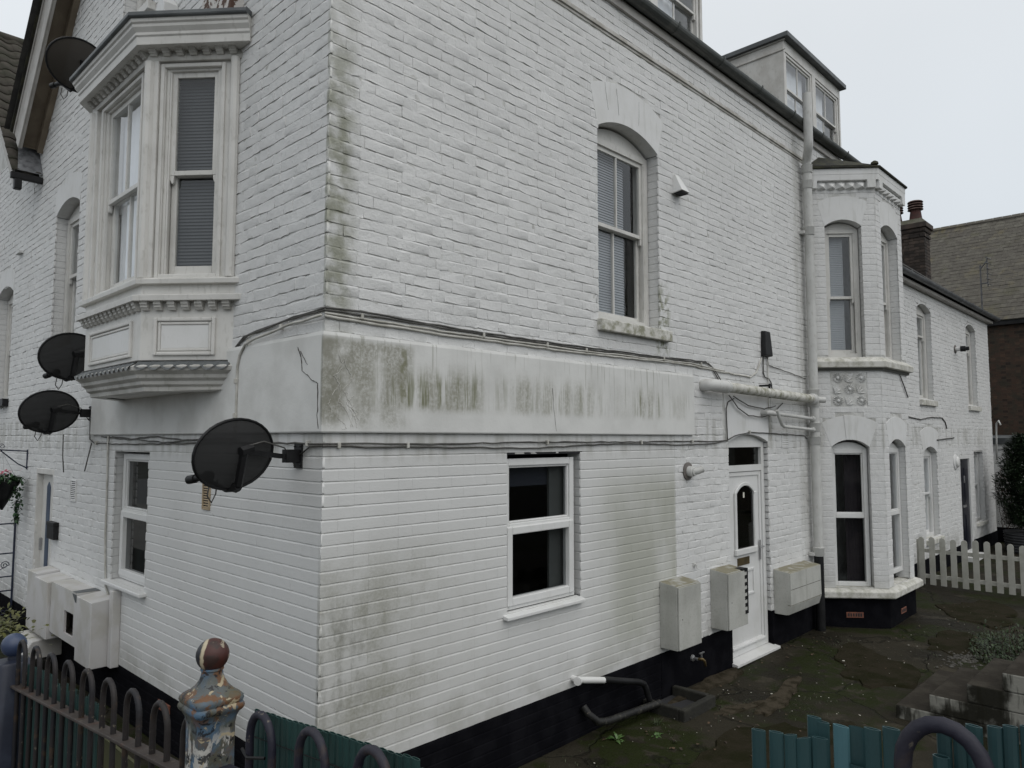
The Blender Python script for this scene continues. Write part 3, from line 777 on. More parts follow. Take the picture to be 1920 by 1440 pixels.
def lintel(parent, F, u0, u1, zs, rise, hgt, splay, proud=0.0015, depth=0.11, key=False, name='lintel'):
    """flush rendered arch over an opening: fan shaped, with the soffit of the opening"""
    lo = arc(u0, u1, zs, rise, 14)
    hi = [(a+(a-(u0+u1)/2)*splay/((u1-u0)/2), c+hgt) for a, c in lo]
    m = MB(); m.strip(F, lo, hi, -depth, proud)
    o = m.build(name, M_LINT, parent, bev=0.0012)
    if key:
        um = (u0+u1)/2
        MB().prism(F, [(um-0.05, zs+rise-0.004), (um+0.03, zs+rise-0.004), (um+0.045, zs+rise+hgt+0.006), (um-0.075, zs+rise+hgt+0.006)], -0.02, proud+0.006).build('keystone', M_LINT, o, bev=0.003)
    return [(u0-splay*0.15, u1+splay*0.15, zs-0.001, zs+rise+hgt)], hi
def lintel_holes(u0, u1, zs, rise, hgt, splay):
    hs = []; k = zs
    um = (u0+u1)/2; h = (u1-u0)/2
    z = zs+0.0
    while z < zs+rise+hgt:                   # stepped cut for the fan, one slice per course
        t = min(1, max(0, (z-zs)/hgt))
        top_c = zs+hgt+rise*(1-0)            # crown
        w = h+splay*t
        if z > zs+hgt:                       # above the springing of the outer curve
            f = (z-zs-hgt)/rise
            w = (h+splay)*math.sqrt(max(0, 1-f))
        hs.append((um-w+0.01, um+w-0.01, z, z+0.0376)); z += 0.0375
    return hs

# ================================================================== the white corner house
house = thing('corner_house', 'white painted brick corner house with black plinth and wooden oriel bay', 'house', (0, 0, 0))
# ---- openings: (u0, u1, z0, z_spring or top)
H_UW = (2.70, 3.67, 3.455, 5.17)            # tall sash in the side wall
H_LW = (1.56, 2.43, 1.12, 2.285)            # plastic window, side wall
H_DR = (4.975, 5.925, 0.04, 2.36)           # side door
H_LL = (2.73, 3.555, 1.12, 2.285)           # plastic window, front wall
H_W2 = (4.97, 5.86, 3.42, 4.99)             # sash in the front wall
H_AT = (2.98, 3.83, 6.37, 7.9)              # attic window
H_FD = (5.50, 6.13, 0.05, 2.0)              # front door
ORY0, ORY1 = 1.217, 3.53                     # oriel on the front wall
right_holes = [(H_UW[0], H_UW[1], H_UW[2], H_UW[3]+0.13), H_LW, (H_DR[0], H_DR[1], -0.1, H_DR[3]+0.09)]
left_holes = [H_LL, (H_W2[0], H_W2[1], H_W2[2], H_W2[3]+0.11), H_AT, H_FD, (1.35, 3.40, 3.0, 5.2)]
EAVE = 6.42
sh = MB()
sheet(sh, FR, 0.004, 9.6, 0.42, EAVE, right_holes, 0.0055)
sheet(sh, FL, 0.004, 6.9, 0.42, 6.1, left_holes, 0.0055)
APY, APZ, FOOT = 3.40, 9.95, 6.1
sl = (APZ-FOOT)/(APY+0.1)
sheet(sh, FL, 2.0, 5.0, 6.1, 8.1, left_holes, 0.0055)
for pts in ([(0.0, 6.1), (2.0, 6.1), (2.0, 8.1), (1.72, 8.1), (0.0, 6.3)], [(5.0, 6.1), (6.9, 6.1), (5.08, 8.1), (5.0, 8.1)], [(1.72, 8.1), (5.08, 8.1), (APY, APZ)]):
    sh.add([FL.P(a, -0.0055, c) for a, c in pts], [tuple(range(len(pts)))])
sh.build('wall', M_MORT, house)
bk = MB().box(W0, 0.1, 9.5, 7.0, 7.1, 0, 6.4).box(W0, 9.5, 9.6, 0.02, 7.0, 0, 6.4).box(W0, 0.06, 9.5, 0.7, 7.0, 3.0, 3.06).box(W0, 0.5, 9.4, 1.3, 1.36, 0, 6.2).box(W0, 1.6, 1.66, 1.4, 7.0, 0, 6.2)
bk.build('inner_wall', M_ROOM, house)

W = Wall()
lin_r = lintel_holes(H_UW[0], H_UW[1], H_UW[3], 0.13, 0.36, 0.10)
lin_d = [(4.86, 6.04, 2.36, 2.99)]
bandR = (-0.1, 4.225, 2.437, 3.045)
ex_r = [H_UW, H_LW, (H_DR[0], H_DR[1], -0.2, H_DR[3]), *lin_r, *lin_d, bandR]
W.lay(FR, 0, 3.885, 0.42, 2.437, 'smooth', ex_r)
W.lay(FR, 3.885, 7.24, 0.42, 2.437, 'rough', ex_r, phase=1)
W.lay(FR, 0, 7.24, 2.437, 6.06, 'rough', ex_r)
W.lay(FR, 0, 3.6, 0.0, 0.42, 'smooth', [])
lin_w2 = lintel_holes(H_W2[0], H_W2[1], H_W2[3], 0.11, 0.28, 0.06)
ex_l = [H_LL, H_W2, H_AT, H_FD, *lin_w2, (-0.1, 4.19, 2.437, 3.045), (1.30, 3.45, 2.72, 5.5)]
W.lay(FL, 0, 3.9, 0.42, 2.437, 'smooth', ex_l)
W.lay(FL, 3.9, 6.9, 0.42, 2.437, 'rough', ex_l, phase=1)
W.lay(FL, 0, 6.9, 2.437, 6.1, 'rough', ex_l, phase=1)
W.lay(FL, 0.0, 6.9, 6.1, 9.5, 'rough', ex_l, top=lambda z: (max(0.0, (z-6.30)/sl+0.05), 6.9-(z-6.1)/sl), phase=1)
# the masonry bay: its three faces
GH = (0.215, 0.695, 0.50, 2.295); UH = (0.215, 0.69, 3.47, 5.225)
GHF = (0.20, 1.09-0.20, 0.50, 2.295); UHF = (0.20, 0.885, 3.47, 5.225)
lh = lambda q: lintel_holes(q[0], q[1], q[3], 0.095, 0.31, 0.10)
exC = [GH, UH, *lh(GH), *lh(UH), (0.245, 0.695, 2.815, 3.275), (-0.1, 2, 3.32, 3.47), (-0.1, 2, 0.37, 0.48)]
exF = [GHF, UHF, *lh(GHF), *lh(UHF), (-0.1, 2, 3.32, 3.47), (-0.1, 2, 0.37, 0.48)]
W.lay(FC, 0, CL, 0.42, 5.72, 'old', exC)
W.lay(FF, 0, 1.085, 0.42, 5.72, 'old', exF, phase=1)
W.lay(FE, 0, CL, 0.42, 5.72, 'old', [(-0.1, 2, 3.32, 3.47)])
# the plinth courses are painted black: a wall of their own material
WP = Wall()
W.b, pl = [t for t in W.b if t[4] > 0.43], [t for t in W.b if t[4] <= 0.43]
WP.b = pl
WP.lay(FL, 0, 6.9, 0.0, 0.42, 'smooth')
W.emit(house, M_BRICK, 300)
bs = MB()
sheet(bs, FC, 0, CL+0.006, 0, 5.75, [GH[:3]+(GH[3]+0.1,), UH[:3]+(UH[3]+0.1,)], 0.0055)
sheet(bs, FF, -0.006, 1.09, 0, 5.75, [GHF[:3]+(GHF[3]+0.1,), UHF[:3]+(UHF[3]+0.1,)], 0.0055)
sheet(bs, FE, 0, CL, 0, 5.75, [], 0.0055)
bs.build('bay_wall', M_MORT, house)

# ---- plinth
pb = MB()
pb.box(FR, 0.03, 4.96, -0.1, -0.009, -0.1, 0.418).box(FR, 5.94, 7.32, -0.1, 0.006, -0.1, 0.415).box(FR, 3.6, 4.965, -0.012, 0.006, -0.1, 0.419)
pb.box(FL, 0.03, 6.9, -0.1, -0.009, -0.1, 0.418)
pb.sweep([P0, P1, P2, P3], [(-0.1, -0.1), (0.004, -0.1), (0.004, 0.378), (-0.1, 0.378)], True)
pw = pb.build('plinth', M_PLINTH, house, bev=0.004)
WP.emit(pw, M_PLINTH, 0)
for F, a, b in ((FC, 0.33, 0.12), (FF, 0.42, 0.10)):
    m = MB().box(F, a, a+0.215, -0.02, 0.010, b, b+0.07)
    o = m.build('air_brick', M_TERRA, house, bev=0.003)
    hm = MB()
    for i in range(6): hm.box(F, a+0.02+i*0.031, a+0.038+i*0.031, 0.0095, 0.0115, b+0.015, b+0.055)
    hm.build('slot', M_ROOM, o)
MB().box(FL, 2.10, 2.32, -0.02, 0.012, 0.28, 0.35).build('air_brick', M_TERRA, house, bev=0.003)

# ---- rendered band that wraps the corner
bd = MB()
prof = [(-0.02, 2.437), (0.026, 2.437), (0.030, 2.445), (0.029, 2.75), (0.027, 3.02), (0.020, 3.043), (-0.02, 3.05)]
pts = [(4.225-4.225*i/24, 0) for i in range(24)]+[(0, 0)]+[(0, 4.19*i/24) for i in range(1, 25)]
bd.sweep([Vector(p) for p in pts], prof, False, ends=0.0)
band = bd.build('rendered_band', M_BAND, house)
def crack(F, path, r, parent, b=0.031, name='crack'):
    m = MB(); P = []
    for (a, c), (a2, c2) in zip(path, path[1:]):
        for i in range(5):
            t = i/5; P.append(F.P(a+(a2-a)*t+random.uniform(-.004, .004), b, c+(c2-c)*t+random.uniform(-.004, .004)))
    P.append(F.P(path[-1][0], b, path[-1][1]))
    m.tube(P, [r*random.uniform(0.5, 1.3) for _ in P], 5)
    return m.build(name, M_CRACK, parent)
crack(FL, [(0.26, 2.97), (0.22, 2.90), (0.20, 2.82), (0.10, 2.76), (0.02, 2.73), (0.015, 2.60), (0.02, 2.54), (0.005, 2.46)], 0.0028, band)
crack(FL, [(0.23, 2.94), (0.14, 2.85)], 0.0018, band)
crack(FR, [(2.05, 2.80), (2.06, 2.66), (2.09, 2.46)], 0.0013, band)
M_CRKL = simple('pale_crack_filler', (0.50, 0.49, 0.45), None, bump=0, rough=0.8)
for q in range(11):
    a = random.uniform(0.02, 0.2); c = random.uniform(2.55, 3.0); pth = [(a, c)]
    for i in range(4):
        a = min(0.24, max(0.01, a+random.uniform(-.05, .05))); c -= random.uniform(.02, .07); pth.append((a, max(2.46, c)))
    o = crack(FR, pth, 0.0016, band, 0.0305); o.data.materials[0] = M_CRKL

# ---- window reveals and lintels, side wall
def opening(F, h, rise, dep, hgt=None, splay=0.1, key=False, brick=True):
    zt = h[3]
    for u, sgn in ((h[0], -1), (h[1], 1)):
        rv = MB()
        if brick: reveal_bricks(rv, F, u, sgn, h[2], zt, dep)
        a, b = sorted((u+sgn*0.05, u+sgn*0.012))
        rv.box(F, a, b, -dep-0.1, -0.014, h[2], zt)
        rv.build('reveal', M_BRICK, house, bev=0.003)
    if hgt:
        lintel(house, F, h[0], h[1], zt, rise, hgt, splay, depth=dep+0.03, key=key)
opening(FR, H_UW, 0.13, 0.14, 0.36, 0.10)
for u in (2.86, 3.02, 3.34):                 # hairline joints in the flat arch
    crack(FR, [(u, 5.36), (u-0.01+(u-3.18)*0.12, 5.60)], 0.0009, house, 0.0052)
sash_window(house, FR, H_UW[0]+0.004, H_UW[1]-0.004, H_UW[2], H_UW[3]-0.02, 4.355, 0.125, 0.12, True, 'venetian', bcover=(0.0, 0.78))
sm = MB().hexa([FR.P(2.675, -0.14, 3.335), FR.P(3.80, -0.14, 3.335), FR.P(3.80, 0.06, 3.335), FR.P(2.675, 0.06, 3.335)],
               [FR.P(2.675, -0.14, 3.462), FR.P(3.80, -0.14, 3.462), FR.P(3.80, 0.058, 3.436), FR.P(2.675, 0.058, 3.436)])
sm.build('stone_sill', sillmat('mossier_white_sill', 0.8), house, bev=0.008)
opening(FR, H_LW, 0, 0.05, None)
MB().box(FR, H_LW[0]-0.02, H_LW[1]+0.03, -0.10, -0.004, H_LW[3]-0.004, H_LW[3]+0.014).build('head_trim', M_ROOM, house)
plastic_window(house, FR, H_LW[0]+0.004, H_LW[1]-0.045, H_LW[2]+0.01, H_LW[3]-0.035, 1.735, 0.035, glassm=M_GLASS2)
# what shows of the room behind that window
MB().box(FR, 2.17, 2.365, -0.14, -0.12, 1.13, 2.24).build('curtain', simple('grey_drape', (0.10, 0.105, 0.10), None, bump=0, rough=0.9), house)
MB().box(FR, 1.62, 2.36, -0.16, -0.145, 2.03, 2.25).build('roller_blind', simple('navy_blind', (0.022, 0.026, 0.038), None, bump=0, rough=0.8), house)

# ---- side door
for u, sgn in ((H_DR[0], -1), (H_DR[1], 1)):
    rv = MB(); reveal_bricks(rv, FR, u, sgn, 0.42, 2.36, 0.1); rv.build('reveal', M_BRICK, house, bev=0.003)
lo = arc(H_DR[0], H_DR[1], 2.365, 0.085, 14); hi = [(4.865+(6.04-4.865)*i/14, 2.99) for i in range(15)]
MB().strip(FR, lo, hi, -0.12, 0.002).build('lintel', M_LINT, house, bev=0.003)
df = MB()
frame_rect(df, FR, H_DR[0]+0.005, H_DR[1]-0.005, 0.06, 2.365, 0.07, -0.13, -0.05, 0.06, 0.06)
df.strip(FR, [(H_DR[0]+(H_DR[1]-H_DR[0])*i/14, 2.364) for i in range(15)], arc(H_DR[0], H_DR[1], 2.367, 0.08, 14), -0.12, -0.06)
df.box(FR, 5.045, 5.855, -0.125, -0.052, 2.035, 2.105)
dfr = df.build('door_frame', M_UPVC, house, bev=0.005)
pane(FR, 5.04, 5.86, 2.10, 2.31, -0.085, dfr, glass('obscure_dark_glass', (0.25, 0.27, 0.26), 1.3))
t = MB().hexa([FR.P(4.945, -0.1, 0.01), FR.P(5.975, -0.1, 0.01), FR.P(5.975, 0.07, 0.005), FR.P(4.945, 0.07, 0.005)],
              [FR.P(4.945, -0.1, 0.062), FR.P(5.975, -0.1, 0.062), FR.P(5.975, 0.07, 0.034), FR.P(4.945, 0.07, 0.034)])
t.build('door_sill', M_UPVC, house, bev=0.004)
dl = MB().box(FR, 5.05, 5.85, -0.125, -0.075, 0.12, 2.03)
frame_rect(dl, FR, 5.055, 5.845, 0.125, 2.028, 0.045, -0.076, -0.062)
door = dl.build('door', M_UPVC, house, bev=0.006)
gl0 = [(5.245, 1.185), (5.655, 1.185)]
ga = arc(5.245, 5.655, 1.79, 0.085, 10)[::-1]
MB().prism(FR, gl0+ga, -0.0745, -0.071).build('glass', glass('dark_door_glass', (0.10, 0.11, 0.11), 1.35), door)
tr_ = MB()
lo = arc(5.245, 5.655, 1.79, 0.085, 12); hi = arc(5.205, 5.695, 1.80, 0.115, 12)
tr_.strip(FR, lo, hi, -0.075, -0.050)
tr_.box(FR, 5.205, 5.245, -0.075, -0.0503, 1.14, 1.80).box(FR, 5.655, 5.695, -0.075, -0.0503, 1.14, 1.80).box(FR, 5.19, 5.71, -0.075, -0.040, 1.12, 1.185)
tr_.build('glazing_trim', M_UPVC, door, bev=0.008)
for z0, z1 in ((0.66, 0.95),):
    p = MB(); frame_rect(p, FR, 5.25, 5.65, z0, z1, 0.03, -0.076, -0.062); p.build('panel', M_UPVC, door, bev=0.006)
MB().box(FR, 5.26, 5.54, -0.076, -0.066, 1.0, 1.085).build('letterbox', M_BRASS, door, bev=0.004)
MB().box(FR, 5.42, 5.455, -0.0705, -0.0695, 1.74, 1.80).build('sticker', M_NOTE, door)
hd = MB().box(FR, 5.775, 5.80, -0.062, -0.052, 1.02, 1.24); hd.tube([FR.P(5.788, -0.055, 1.17), FR.P(5.788, -0.012, 1.17), FR.P(5.70, -0.012, 1.17)], 0.009)
hd.build('handle', M_CHROME, door, smooth=True, auto=40)
MB().box(FR, 5.06, 5.84, -0.076, -0.035, 0.125, 0.16).build('rain_bar', M_UPVC, door, bev=0.012)

# ---- front wall openings
opening(FL, H_LL, 0, 0.07, None)
plastic_window(house, FL, H_LL[0]+0.004, H_LL[1]-0.02, H_LL[2]+0.01, H_LL[3]-0.02, 1.735, 0.07, glassm=glass('grey_window_glass', (0.30, 0.32, 0.33), 1.4))
MB().box(FL, 2.6, 3.75, -0.19, -0.18, 1.0, 2.4).build('glass_tone_backing', simple('grey_green_backing', (0.13, 0.14, 0.13), (0.10, 0.11, 0.10), 2, 0.9, 0), house)  # added plane, no curtain: gives the pane the even tone of its reflection
MB().box(FL, H_LL[0]-0.06, H_LL[1]+0.07, -0.09, 0.06, 1.085, 1.118).build('stone_sill', M_UPVC, house, bev=0.008)
opening(FL, H_W2, 0.11, 0.13, 0.28, 0.06)
sash_window(house, FL, H_W2[0]+0.004, H_W2[1]-0.004, H_W2[2], H_W2[3]-0.02, 4.28, 0.12, 0.10, False, 'venetian')
opening(FL, H_AT, 0, 0.12, None)
sash_window(house, FL, H_AT[0]+0.004, H_AT[1]-0.004, H_AT[2], H_AT[3], 7.1, 0.12, 0, False, M_CURT)
MB().box(FL, H_AT[0]-0.03, H_AT[1]+0.05, -0.1, 0.07, 6.285, 6.37).build('stone_sill', M_WOOD, house, bev=0.006)
rv = MB().box(FL, H_FD[0]-0.03, H_FD[0], -0.15, 0.004, 0.1, 2.06).box(FL, H_FD[1], H_FD[1]+0.03, -0.15, 0.004, 0.1, 2.06).box(FL, H_FD[0], H_FD[1], -0.15, 0.005, 2.0, 2.06)
rv.build('door_frame', M_WOOD, house, bev=0.004)
fd = MB().box(FL, H_FD[0], H_FD[1], -0.1, -0.06, 0.06, 2.0).build('front_door', M_WOOD, house, bev=0.004)
for u, zt in ((5.56, 1.86), (5.80, 1.86)):
    MB().prism(FL, [(u, 0.5), (u+0.13, 0.5), (u+0.13, zt), (u+0.065, zt+0.05), (u, zt)], -0.061, -0.052).build('panel', M_BLUEP, fd, bev=0.006)
MB().box(FL, 6.05, 6.075, -0.062, -0.03, 1.12, 1.26).build('handle', M_CHROME, fd, bev=0.005)
bl = MB().box(FL, 5.20, 5.46, -0.002, 0.05, 1.32, 1.50).box(FL, 5.195, 5.465, 0.0, 0.056, 1.462, 1.504)
tag(bl.build('letter_box', M_BLACK, bev=0.006), 'small dark letter box on the white wall beside the front door', 'letter box')

# ================================================================== oriel bay on the front wall
OA = Vector((0, 1.217)); OB = Vector((-0.441, 1.743)); OC = Vector((-0.441, 3.00)); OD = Vector((0, 3.53))
OP = [OA, OB, OC, OD]
def ofr(p, q):
    d = (q-p).normalized(); return Fr((p.x, p.y, 0), (d.x, d.y, 0), (-d.y, d.x, 0))
FO1, FO2, FO3 = ofr(OA, OB), ofr(OB, OC), ofr(OC, OD)
L1, L2 = (OB-OA).length, (OC-OB).length
bay = MB()
bay.sweep(OP, [(-0.12, 2.93), (0.0, 2.93), (0.0, 3.40), (-0.12, 3.40)], False)            # apron
bay.sweep(OP, [(-0.16, 3.40), (0.008, 3.40), (0.008, 3.545), (-0.16, 3.545)], False)
apron = bay.build('oriel_bay', M_WOOD, house, bev=0.003)
MB().sweep(OP, [(-0.1, 3.516), (0.052, 3.510), (0.055, 3.545), (0.0, 3.566), (-0.1, 3.570)], False).build('sill', M_WOOD, apron, bev=0.003)
MB().sweep(OP, [(-0.02, 3.388), (0.070, 3.384), (0.074, 3.425), (0.0, 3.442), (-0.02, 3.442)], False).build('string_moulding', M_WOOD, apron, bev=0.003)
MB().sweep(OP, [(-0.06, 2.76), (-0.16, 2.742), (-0.05, 2.742), (-0.045, 2.775), (-0.02, 2.79), (-0.015, 2.815), (0.015, 2.835), (0.02, 2.86), (0.055, 2.885), (0.062, 2.915), (0.0, 2.945), (-0.06, 2.945)], False, ends=0.16).build('base_moulding', M_MOULD, apron, bev=0.003)
so = MB(); pz = [OA+Vector((0.1, -0.1)), OB+Vector((0.06, 0.02)), OC+Vector((0.06, -0.02)), OD+Vector((0.1, 0.1))]
so.add([(p.x, p.y, 2.752) for p in pz], [(0, 1, 2, 3)]); so.add([(p.x, p.y, 5.2) for p in pz], [(0, 1, 2, 3)]); so.build('soffit', M_WOOD, apron)
# dentils: two rows, small blocks under the string moulding and under the cornice
def dentils(F, L, z0, z1, b, pitch, w, nm, mat, e=0.04):
    n = int((L-2*e)/pitch)
    for i in range(n+1):
        u = e+(L-2*e)*i/n
        m = MB()
        m.hexa([F.P(u-w/2, -0.01, z0), F.P(u+w/2, -0.01, z0), F.P(u+w/2, b*0.45, z0), F.P(u-w/2, b*0.45, z0)],
               [F.P(u-w/2, -0.01, z1), F.P(u+w/2, -0.01, z1), F.P(u+w/2, b, z1), F.P(u-w/2, b, z1)], F.flip)
        m.box(F, u-w/2-0.001, u+w/2+0.001, b*0.5, b*0.72, z0+(z1-z0)*0.30, z0+(z1-z0)*0.42).box(F, u-w/2-0.001, u+w/2+0.001, b*0.6, b*0.88, z0+(z1-z0)*0.62, z0+(z1-z0)*0.74)
        m.build(nm, mat, apron)
for F, L in ((FO1, L1), (FO2, L2)):
    dentils(F, L, 3.322, 3.387, 0.058, 0.094, 0.052, 'dentil', M_MOULD)
    dentils(F, L, 5.215, 5.262, 0.075, 0.094, 0.05, 'cornice_dentil', M_MOULD)
# scalloped lead flashing above the base moulding
for F, L in ((FO1, L1), (FO2, L2)):
    m = MB(); n = int(L/0.095)
    for i in range(n):
        u = L*i/n; w = L/n
        hi = [(u+w*k/6, 2.962) for k in range(7)]
        lo = [(u+w*k/6, 2.912-0.026*math.sin(math.pi*k/6)+random.uniform(-.003, .003)) for k in range(7)]
        vs = [F.P(a, 0.004, c) for a, c in hi]+[F.P(a, 0.074, c) for a, c in lo]
        m.add(vs, [(k, k+1, 8+k, 7+k) for k in range(6)])
    m.build('scalloped_flashing', M_LEAD, apron)
# fielded panels on the apron
for F, a0, a1 in ((FO1, 0.125, 0.585), (FO2, 0.16, 1.12)):
    m = MB(); frame_rect(m, F, a0, a1, 2.995, 3.27, 0.028, -0.005, 0.020)
    p = m.build('panel_moulding', M_WOOD, apron, bev=0.008)
    m = MB(); frame_rect(m, F, a0+0.032, a1-0.032, 3.027, 3.238, 0.02, -0.005, 0.011); m.build('inner_bead', M_WOOD, p, bev=0.006)
    MB().box(F, a0+0.055, a1-0.055, -0.004, 0.003, 3.05, 3.215).build('panel', M_UPVC, p)
# posts, heads and sashes
def oriel_light(F, u0, u1, mull, blind):
    f = MB()
    f.box(F, 0.012 if F is FO1 else 0.05, u0, -0.10, -0.018, 3.56, 5.19).box(F, u1, (L1 if F is FO1 else L2)-0.05, -0.10, -0.018, 3.56, 5.19)
    f.box(F, u0, u1, -0.10, -0.0187, 5.145, 5.19)
    frame_rect(f, F, u0-0.035, u1+0.035, 3.562, 5.175, 0.03, -0.03, -0.004)
    o = f.build('window_surround', M_WOOD, apron, bev=0.006)
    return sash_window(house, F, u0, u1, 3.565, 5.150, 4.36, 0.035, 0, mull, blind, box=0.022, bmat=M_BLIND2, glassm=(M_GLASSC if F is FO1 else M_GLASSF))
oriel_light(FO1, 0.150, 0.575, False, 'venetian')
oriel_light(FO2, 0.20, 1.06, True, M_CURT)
f = MB().box(FO3, 0.05, L1-0.02, -0.1, -0.02, 3.56, 5.19); f.build('window_surround', M_WOOD, apron)
for p in (OB, OC):
    cp = MB().lathe((p.x, p.y, 3.555), [(0.040, 0), (0.040, 1.63)], 10)
    if p is OB: cp.box(FO1, L1-0.07, L1, -0.05, 0.012, 3.56, 5.2).box(FO2, 0.0, 0.085, -0.05, 0.0125, 3.56, 5.2)
    else: cp.box(FO2, L2-0.09, L2, -0.05, 0.012, 3.56, 5.2)
    cp.build('corner_post', M_WOOD, apron, bev=0.006)
MB().tube([FO1.P(0.035, 0.0, 3.56), FO1.P(0.035, 0.0, 5.2)], 0.035, 10).build('corner_post', M_WOOD, apron, bev=0.006)
MB().sweep(OP, [(-0.1, 5.185), (0.012, 5.185), (0.02, 5.215), (0.0, 5.265), (-0.1, 5.265)], False).build('architrave', M_MOULD, apron, bev=0.002)
MB().sweep(OP, [(-0.1, 5.260), (0.115, 5.258), (0.118, 5.315), (0.128, 5.325), (0.128, 5.345), (0.150, 5.375), (0.152, 5.395), (0.165, 5.405), (0.170, 5.432), (-0.1, 5.44)], False).build('cornice', M_WOOD, apron, bev=0.002)
MB().sweep(OP, [(-0.3, 5.50), (-0.1, 5.434), (0.180, 5.428), (0.192, 5.438), (0.190, 5.468), (0.0, 5.495), (-0.3, 5.56)], False).build('lead_roof', M_LEAD, apron, bev=0.004)
rl = MB(); rp = [OA, OB, OC, OD]
rl.add([(p.x+0.1, p.y, 5.50) for p in rp]+[(0.02, 1.3, 5.62), (0.02, 3.45, 5.62)], [(0, 1, 4), (1, 2, 5, 4), (2, 3, 5)]); rl.build('roof_sheet', M_LEAD, apron)
# lead upstand and a peeling board above it
MB().box(FL, 1.9, 2.45, -0.01, 0.10, 5.50, 5.60).build('lead_upstand', M_LEAD, apron, bev=0.01)
MB().box(FL, 1.20, 1.62, -0.02, 0.10, 5.50, 5.88).box(FL, 1.62, 1.72, -0.02, 0.09, 5.52, 5.80).build('peeling_board', M_PEEL, apron, bev=0.01)
tag(MB().prism(FL, [(2.42, 5.97), (2.60, 5.97), (2.60, 6.10), (2.51, 6.19), (2.42, 6.10)], 0.0, 0.12).build('vent_cowl', M_UPVC, bev=0.004), 'small white pointed vent cowl on the wall above the oriel roof', 'vent')

# ================================================================== masonry bay dressings
BP = [P0, P1, P2, P3]
lintel(house, FC, GH[0], GH[1], GH[3], 0.095, 0.31, 0.115, 0.0015, 0.12, True)
lintel(house, FC, UH[0], UH[1], UH[3], 0.085, 0.32, 0.09, 0.0015, 0.16)
lintel(house, FF, GHF[0], GHF[1], GHF[3], 0.10, 0.30, 0.09, 0.0015, 0.12)
lintel(house, FF, UHF[0], UHF[1], UHF[3], 0.10, 0.32, 0.09, 0.0015, 0.16)
for F, h, dp in ((FC, GH, 0.09), (FC, UH, 0.13), (FF, GHF, 0.09), (FF, UHF, 0.13)): opening(F, h, 0, dp)
sash_window(house, FC, UH[0]+0.004, UH[1]-0.004, UH[2]+0.01, UH[3]-0.02, 4.285, 0.12, 0.08, False, 'venetian', box=0.05, bcover=(0, 0.72))
sash_window(house, FF, UHF[0]+0.004, UHF[1]-0.004, UHF[2]+0.01, UHF[3]-0.02, 4.285, 0.12, 0.09, False, 'venetian', box=0.05)
plastic_window(house, FC, GH[0]+0.004, GH[1]-0.004, GH[2]+0.0, GH[3]-0.03, 1.40, 0.085, sill=False, lower_open=False, glassm=M_GLASS2)
plastic_window(house, FF, GHF[0]+0.004, GHF[1]-0.004, GHF[2]+0.1, GHF[3]-0.03, 1.40, 0.085, sill=False, lower_open=False)
for F, h in ((FC, GH), (FF, GHF)):
    MB().strip(F, [(h[0]+(h[1]-h[0])*i/10, h[3]-0.032) for i in range(11)], arc(h[0], h[1], h[3]-0.028, 0.09, 10), -0.15, -0.10).build('head_board', M_UPVC, house)
cv = MB(); n = 20
vs = [FC.P(0.44+0.28*i/n, -0.22+0.012*math.sin(i*1.9), z) for z in (0.5, 2.3) for i in range(n+1)]
cv.add(vs, [(i, i+1, n+2+i, n+1+i) for i in range(n)]); cv.build('curtain', M_DARKCURT, house, smooth=True)
v = MB(); venetian(v, FF, 0.22, 0.87, 0.6, 2.25, -0.22); v.build('blind', M_BLIND, house)
MB().sweep(BP, [(-0.14, 3.335), (0.03, 3.322), (0.078, 3.330), (0.082, 3.405), (0.0, 3.468), (-0.14, 3.472)], True).build('stone_sill', M_SILL, house, bev=0.006)
MB().sweep(BP, [(-0.1, 3.290), (0.026, 3.290), (0.03, 3.3225), (-0.1, 3.326)], True).build('drip_course', simple('dark_grey_stone', (0.07, 0.07, 0.06), None, bump=40), house)  # dark course below the stone sill
lg = MB().sweep(BP, [(-0.16, 0.375), (0.085, 0.375), (0.095, 0.39), (0.094, 0.455), (0.06, 0.478), (-0.16, 0.505)], True)
lg.build('stone_sill', M_SILL, house, bev=0.008)
MB().sweep(BP, [(-0.1, 5.715), (0.004, 5.715), (0.004, 5.82), (0.062, 5.826), (0.064, 5.90), (0.067, 5.905), (0.069, 5.985), (-0.1, 5.985)], True).build('bay_cornice', M_LINT, house, bev=0.003)
def spike(F, u, z, w, h, b, flat=False):
    m = MB()
    if flat: m.box(F, u-w*0.42, u+w*0.42, -0.005, b*0.8, z+0.01, z+h)
    else:
        m.add([F.P(u-w/2, 0.0, z+h), F.P(u+w/2, 0.0, z+h), F.P(u+w/2, 0.0, z+0.012), F.P(u-w/2, 0.0, z+0.012), F.P(u, b, z+0.02), F.P(u, 0.012, z+h), F.P(u, 0.0, z-0.008)],
              [(0, 5, 4), (0, 4, 3), (5, 1, 4), (1, 2, 4), (3, 4, 6), (4, 2, 6)], F.flip)
    m.build('cornice_block', M_LINT, house)
for F, L in ((FC, CL), (FF, 1.085)):
    n = 6
    for i in range(n+1):
        u = 0.06+(L-0.12)*i/n
        spike(F, u, 5.712, 0.128 if L < 1 else 0.150, 0.112, 0.085, i in (0, n))
br = MB().sweep(BP, [(-0.1, 5.985), (0.082, 5.980), (0.096, 5.985), (0.096, 6.008), (0.0, 6.035), (-0.1, 6.06)], True)
br.build('bay_roof', M_FELT, house, bev=0.006)
rt = MB(); rt.add([(P0.x, P0.y, 6.05), (P1.x, P1.y, 6.05), (P2.x, P2.y, 6.05), (P3.x, P3.y, 6.05), (7.75, 0, 6.3), (9.0, 0, 6.3)], [(0, 1, 4), (1, 2, 5, 4), (2, 3, 5)])
rt.build('bay_roof_sheet', M_FELT, house)
